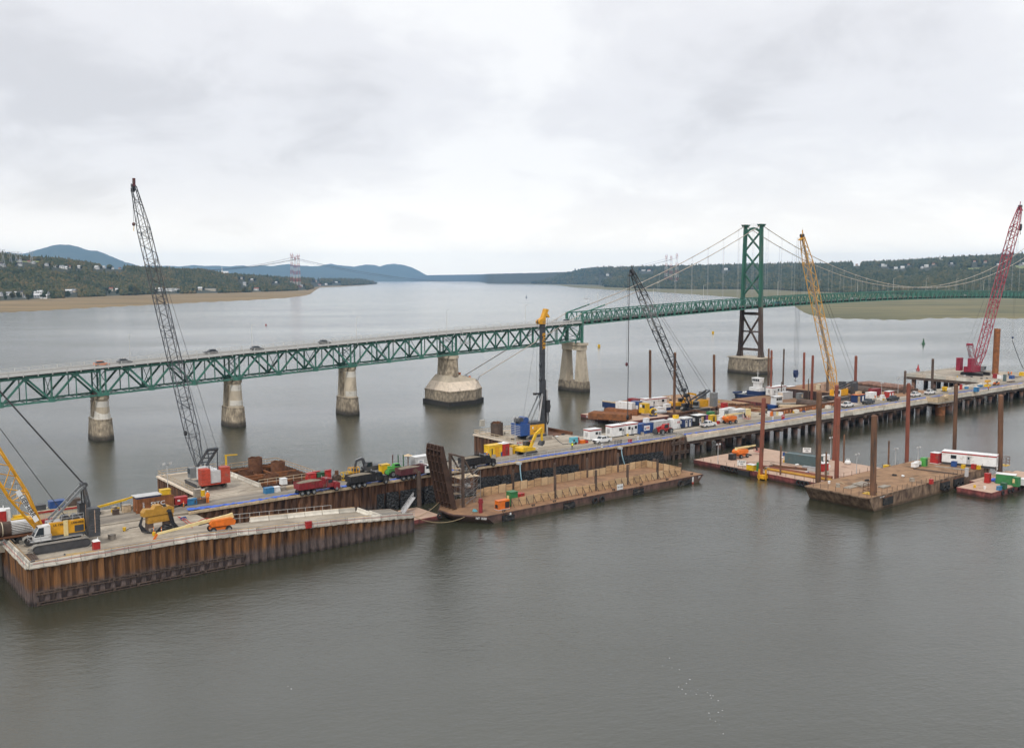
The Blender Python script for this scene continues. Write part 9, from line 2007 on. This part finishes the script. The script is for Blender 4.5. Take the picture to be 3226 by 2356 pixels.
	frame('rusty rectangular pile template right of the grey counterweights', 'R1', ((1760, 690), (1960, 720), (2300, 745), (2150, 790), (1850, 760), (1760, 690)), 3.6, 'rust_orange', .8); frame('inner rusty beam of the pile template field', 'R1', ((1800, 720), (2010, 755), (2200, 770)), 3.4, 'rust', .7); frame('rusty railed walkway frame left of the pale wheelhouse', 'R2', ((440, 830), (660, 880), (850, 830), (640, 800), (440, 830)), 4.2, 'timber', .35); frame('rusty template beams behind the railed walkway', 'R2', ((360, 800), (560, 800), (800, 800)), 3.0, 'rust_orange', .8)
	for k, (x, y) in enumerate(((420, 800), (530, 808), (640, 800), (700, 830))): t = site('steel_casing', ('leftmost', 'second', 'third', 'nearest')[k] + ' short rusty casing in the pile template field', 'casing', 'short casings in the template field'); u, v = UV(at('R2', x, y, 2.0)); casing(t, u, v, 1.5, -3, 3.4, 'rust')
	unit('bright red box on the pile template field', at('R2', 320, 850, 4.0), SA, (2.0, 1.6, 3.0), 'red', 'tool_box', 'box')
	# tug
	p = at('R2', 690, 690, 0) + Vector((0, 1.5, 0)); t = thing('tugboat', 'blue-hulled tugboat with a white raised wheelhouse beyond the rafts', 'tugboat', p, SA + math.pi/2); t.scale = (.85, .85, .82)
	MB().prism([(-9, -2.6), (6, -2.6), (9.5, -1.2), (9.5, 1.2), (6, 2.6), (-9, 2.6)], -.6, 1.7, [(-9.3, -2.9), (6.2, -2.9), (10.6, -1.6), (10.6, 1.6), (6.2, 2.9), (-9.3, 2.9)]).bd('hull', 'navy', t); MB().bb(-9, 9.5, -2.6, 2.6, 1.66, 1.74).bd('deck', 'mid_grey', t); MB().bb(8.5, 10.9, -2.2, 2.2, 1.7, 2.5).bd('push_knee', 'navy', t)
	MB().bb(-6, 2.5, -1.8, 1.8, 1.74, 4.0).bd('deckhouse', 'navy', t); MB().bb(-5.2, 1.4, -1.6, 1.6, 4.0, 5.8).bd('upper_house', 'white', t); MB().bb(-4.4, -.8, -1.3, 1.3, 5.8, 8.2).bd('wheelhouse_tower', 'white', t)
	wh = MB().prism([(-4.8, -1.6), (-.4, -1.6), (-.4, 1.6), (-4.8, 1.6)], 8.2, 10.6, [(-4.9, -1.75), (-.2, -1.75), (-.2, 1.75), (-4.9, 1.75)]).bd('wheelhouse', 'white', t)
	for k in range(4):
		for s in (-1, 1): MB().bb(-4.6 + k*1.05, -3.75 + k*1.05, s*1.68 - .06, s*1.68 + .06, 9.1, 10.2).bd('window', 'glass_dark', wh)
	for k in range(3): MB().bb(-.36, -.22, -1.5 + k*1.05, -.65 + k*1.05, 9.1, 10.2).bd('window', 'glass_dark', wh)
	MB().bb(-5.0, -.1, -1.85, 1.85, 10.6, 10.8).bd('roof', 'white', wh); MB().tube((-2.5, 0, 10.8), (-2.5, 0, 15), .12, .07).bar((-3.3, 0, 13), (-1.7, 0, 13), .1).bd('mast', 'white', t); MB().blob((5.2, .8, 2.4), (1.3, 1.3, 1.3)).bd('life_raft', 'white', t); MB().blob((5.2, -1.0, 2.4), (1.2, 1.2, 1.2)).bd('winch_cover', 'white', t); MB().bar((2.6, 0, 4), (4.5, 0, 1.8), .6, .3).bd('stairs', 'black', t)
	for k in range(6): MB().wheel((-8 + k*3, -2.95, 1.0), .5, .25, 12).bd('tyre', 'rubber', t)
	z = 1.66
	cabin('white office cabin with red trim on the raft beside the tug', at('R2', 960, 650, z) + Vector((.5, 1.6, 0)), SA - math.pi/2 + .35 + math.pi/2 - .3, (10.2, 3.0, 3.6), wins=((-.05, 1.0, .9), (.3, .5, .8)), doors=(-.32,)); iso_box('weathered white container in front of the white raft office', at('R2', 1075, 697, z) + Vector((.3, 1, 0)), SA + .0, (6.6, 2.5, 2.9), 'light_grey', door='cream_block')
	t = unit('navy deck module beyond the white raft container', at('R2', 1160, 605, z) + Vector((0, 3, 0)), SA, (5.2, 2.6, 2.0), 'navy', 'deck_module', 'module', 'white'); unit('grey engine skid at the right of the raft container', at('R2', 1255, 690, z), SA, (3.0, 1.6, 2.2), 'mid_grey', 'engine_skid', 'engine', None, (('n', .2, .8, .2, .8, 'pale_timber'),)); unit('cream operator cab on the dark crane barge deck', at('R2', 1500, 580, 3.45), SA, (2.6, 1.8, 2.2), 'cream', 'operator_cab', 'cab', None, (('n', -.15, .8, .35, .85, 'glass_dark'), ('n', .25, .6, .35, .85, 'glass_dark'))); unit('pinkish steel box beside the cream operator cab', at('R2', 1555, 590, 3.45), SA, (2.4, 1.6, 2.8), 'deck_pink', 'steel_box', 'box')
	t = thing('harbour_boat', 'small workboat with a white wheelhouse and blue hull behind the trestle', 'boat', at('R2', 985, 812, 0) + Vector((0, 1, 0)), SA - .05)
	MB().prism([(-3.5, -1.6), (4.2, -1.6), (6.4, 0), (4.2, 1.6), (-3.5, 1.6)], -.3, 1.5, [(-3.7, -1.8), (4.2, -1.8), (7.0, 0), (4.2, 1.8), (-3.7, 1.8)]).bd('hull', 'blue', t); wh = MB().prism([(-2.4, -1.3), (1.6, -1.3), (1.6, 1.3), (-2.4, 1.3)], 1.5, 4.6, [(-2.3, -1.2), (1.3, -1.2), (1.3, 1.2), (-2.3, 1.2)]).bd('wheelhouse', 'white', t)
	for k in range(3): MB().bb(-2.0 + k*1.1, -1.15 + k*1.1, -1.32, -1.2, 3.2, 4.1).bd('window', 'glass_dark', wh)
	MB().bb(-2.7, 1.8, -1.5, 1.5, 4.6, 4.75).bd('roof', 'white', wh); MB().tube((-.5, 0, 4.7), (-.5, 0, 6.2), .08).bar((-1.4, 0, 5.4), (.4, 0, 5.4), .12).bd('mast', 'white', t)
	A, B = at('R2', 1232, 738, 3.0), at('R2', 1640, 775, 3.0); t = thing('steel_pipe', 'huge dark brown pipe lying across the raft behind the trestle', 'pipe', (0, 0, 0)); MB().tube(A, B, 1.35, 1.35, 22).bd('pipe', 'brown_steel', t); d = (B - A).normalized(); MB().tube(A - d*.05, A + d*.4, 1.4, 1.4, 22).bd('end_ring', 'brown_steel', t); MB().bar(A + d*4 - Vector((0, 0, 1.4)) + Vector((-.8, 2, 0)), A + d*4 - Vector((0, 0, 1.4)) - Vector((-.8, 2, 0)), .6, .8).bar(B - d*4 - Vector((0, 0, 1.4)) + Vector((-.8, 2, 0)), B - d*4 - Vector((0, 0, 1.4)) - Vector((-.8, 2, 0)), .6, .8).bd('cradle', 'timber', t)
	for k, (x, y, L) in enumerate(((1130, 770, 9), (1200, 800, 12), (1420, 790, 10))): pile_of(('timber mats stacked left of the huge pipe', 'long timbers lying before the huge pipe', 'planks beside the guard beam end')[k], at('R2', x, y, z), SA - math.pi/2 + .9, 5, L, .5, .4, .1, ('grey_timber', 'pale_timber', 'timber')[k], 'timber_stack', 'timber', 2)
	# pipe stack barge on the right
	A, B = at('R3', 140, 885, 3.2), at('R3', 720, 955, 3.2); c = (A + B)/2 + Vector((1.5, 4, 0)); a = math.atan2(B.y - A.y, B.x - A.x); L = (B - A).length*.96; t = thing('pipe_stack', 'wide stack of long brown pipes behind the parked pickups', 'pipes', c, a)
	for k in range(9): MB().tube((-L/2, -3 + k*1.5, .75), (L/2, -3 + k*1.5, .75), .74, .74, 14).bd('pipe', 'brown_steel', t)
	for k in range(6): MB().tube((-L/2, -1 + k*1.5, 2.0), (L/2, -1 + k*1.5, 2.0), .72, .72, 14).bd('pipe', 'trestle_pile', t)
	A, B = at('R2', 1870, 575, 5.0), at('R3', 300, 915, 5.0); t = thing('steel_pipe', 'large dark pipe lying left of the brown pipe stack', 'pipe', (0, 0, 0)); MB().tube(A, B, 1.5, 1.5, 22).bd('pipe', 'brown_steel', t); d = (B - A).normalized(); MB().tube(B - d*.4, B + d*.05, 1.56, 1.56, 22).bd('end_ring', 'rust', t)
far_side()
# ================================================================== hoses, cables and small clutter
def clutter():
	def line(name, label, cat, pts, r, m): o = MB().path(pts, r, 5).bd(name, m); return tag(o, label, cat)
	rr = random.Random(77)
	line('safety_line', 'thin red line strung along the near platform rail', 'rope', [S(u, .5, zA(u) + .75 + .08*math.sin(u)) for u in np.arange(.5, 69, 1.2)], .03, 'hose_red')
	line('safety_line', 'thin red line strung along the left platform end rail', 'rope', [S(-.45, v, 6.75 + .06*math.sin(v)) for v in np.arange(-16, .3, 1.2)], .03, 'hose_red')
	line('air_hose', 'red air hose looping over the ramp beside the orange boom lift', 'hose', [at('L2', x, y, 6.3) for x, y in ((1300, 690), (1440, 740), (1560, 830), (1700, 810), (1830, 740), (1960, 725), (2010, 745))], .07, 'hose_red')
	line('air_hose', 'red air hose lying along the pocket beside the ramp', 'hose', [at('L2', x, y, 6.15) for x, y in ((1270, 680), (1400, 770), (1500, 850), (1600, 930))], .06, 'hose_red')
	line('water_hose', 'grey hose snaking across the deck right of the drilling rig', 'hose', [at('Z5', x, y, 6.2) for x, y in ((920, 1390), (960, 1420), (1000, 1460), (1040, 1485), (1090, 1480))], .1, 'dark_grey')
	line('power_cable', 'black cable lying across the crane platform deck behind the hammer', 'cable', [at('L2', x, y, 6.1) for x, y in ((820, 1000), (640, 960), (420, 900), (200, 940), (60, 1010))], .05, 'black')
	line('power_cable', 'black cable lying along the pink barge before the dark container', 'cable', [at('R4', x, y, 1.56) for x, y in ((560, 585), (760, 610), (1000, 600), (1240, 640), (1420, 690))], .05, 'black')
	line('mooring_rope', 'pale rope lying on the near edge of the timber-walled barge', 'rope', [at('L4', x, y, 1.86) for x, y in ((1500, 60), (1510, 110), (1530, 150), (1500, 165))], .09, 'rope')
	# small loose things along the back of the causeway
	kinds = [('bucket', 'white'), ('bucket', 'lemon'), ('plank', 'pale_timber'), ('plank', 'grey_timber'), ('crate', 'grey_timber'), ('sack', 'tote_white'), ('coil', 'black'), ('coil', 'blue')]
	nm = {'bucket': 'plastic bucket', 'plank': 'loose plank', 'crate': 'small wooden crate', 'sack': 'small sack', 'coil': 'coiled hose'}
	cn = {'white': 'white', 'lemon': 'yellow', 'pale_timber': 'pale', 'grey_timber': 'grey', 'tote_white': 'white', 'black': 'black', 'blue': 'blue'}
	zones = [(14, 36, -30.3, -28.2, 6.1, 'behind the road left of the white crane', 12), (66, 122, -29.6, -27.2, 6.1, 'behind the dump trucks', 16), (104, 126, -29.3, -26.8, 6.1, 'near the yellow container', 6), (129, 147, -56, -40, 6.15, 'on the drilling rig platform', 9), (150, 172, -29.5, -27.6, 6.1, 'before the site cabins', 7),
			 (40, 50.5, -54, -34, 6.15, 'on the white crane platform', 6), (204, 226, -40, -30, 6.2, 'on the trestle pad', 9), (232, 300, -28, -26.6, 6.2, 'along the far trestle side', 10), (168, 192, -8, 26, 1.54, 'on the pink barge', 14), (158, 204, 34, 46, 3.24, 'on the rusty deck barge', 10), (228, 262, -100, -73, 2.45, 'on the crane barge', 14), (266, 304, -56, -34, 1.65, 'on the raft behind the trestle', 16), (385, 428, -66, -31, 6.2, 'on the red crane platform', 16), (189, 208, 52, 57, 1.55, 'on the small red raft', 4), (4, 30, -17, -2, 6.06, 'on the yellow crane platform', 7)]
	for u0, u1, v0, v1, z, where, n in zones:
		seen = {}
		for i in range(n):
			k, m = rr.choice(kinds); u, v = rr.uniform(u0, u1), rr.uniform(v0, v1); key = (k, m); seen[key] = seen.get(key, 0) + 1
			t = thing({'bucket': 'plastic_bucket', 'plank': 'loose_plank', 'crate': 'wooden_crate', 'sack': 'sack', 'coil': 'hose_coil'}[k], f'{cn[m]} {nm[k]} {where}, {ORD[seen[key] - 1]} of them', k, S(u, v, z), rr.uniform(0, 3), 'small clutter ' + where)
			if k == 'bucket': MB().tube((0, 0, 0), (0, 0, .6), .24, .3, 10).bd('pail', m, t); MB().ring((0, 0, .6), .3, .03, (0, 0, 1), 10, 4).bd('rim', m, t)
			elif k == 'plank': L = rr.uniform(1.4, 3.2); MB().bb(-L/2, L/2, -.14, .14, 0, .08).bd('board', m, t); MB().bb(-L/2 + .2, L/2 - .1, -.02, .25, .08, .15).bd('board', m, t)
			elif k == 'crate':
				MB().bb(-.5, .5, -.4, .4, .1, .7).bd('box', m, t); MB().bb(-.55, .55, -.45, .45, 0, .1).bd('skid', m, t); MB().bb(-.54, .54, -.44, .44, .7, .76).bd('lid', m, t)
			elif k == 'sack': MB().blob((0, 0, .22), (.9, .7, .5), 8, 5).bd('bag', m, t); MB().blob((.3, .3, .2), (.7, .6, .45), 8, 5).bd('bag', m, t)
			else:
				for q in range(3): MB().ring((0, 0, .08 + .12*q), .55 - .06*q, .07, (.1*q, .05, 1), 14, 5).bd('loop', m, t)
	mb = MB()                                               # flecks of foam drifting on the near water
	for x0, y0, x1, y1, n in ((2110, 2090, 2290, 2290, 26), (900, 2130, 930, 2160, 2)):
		for i in range(n):
			f = rr.random(); q = P(x0 + (x1 - x0)*f + rr.gauss(0, 26), y0 + (y1 - y0)*f + rr.gauss(0, 16), .012); a = rr.uniform(.03, .11)
			mb.add([(q.x + a*math.cos(k*1.05)*rr.uniform(.6, 1.5), q.y + a*math.sin(k*1.05)*rr.uniform(.6, 1.2), .012) for k in range(6)], [tuple(range(6))])
	tag(mb.bd('foam', 'light_grey'), 'scattered flecks of white foam on the near water', 'foam', kind='stuff')
clutter()
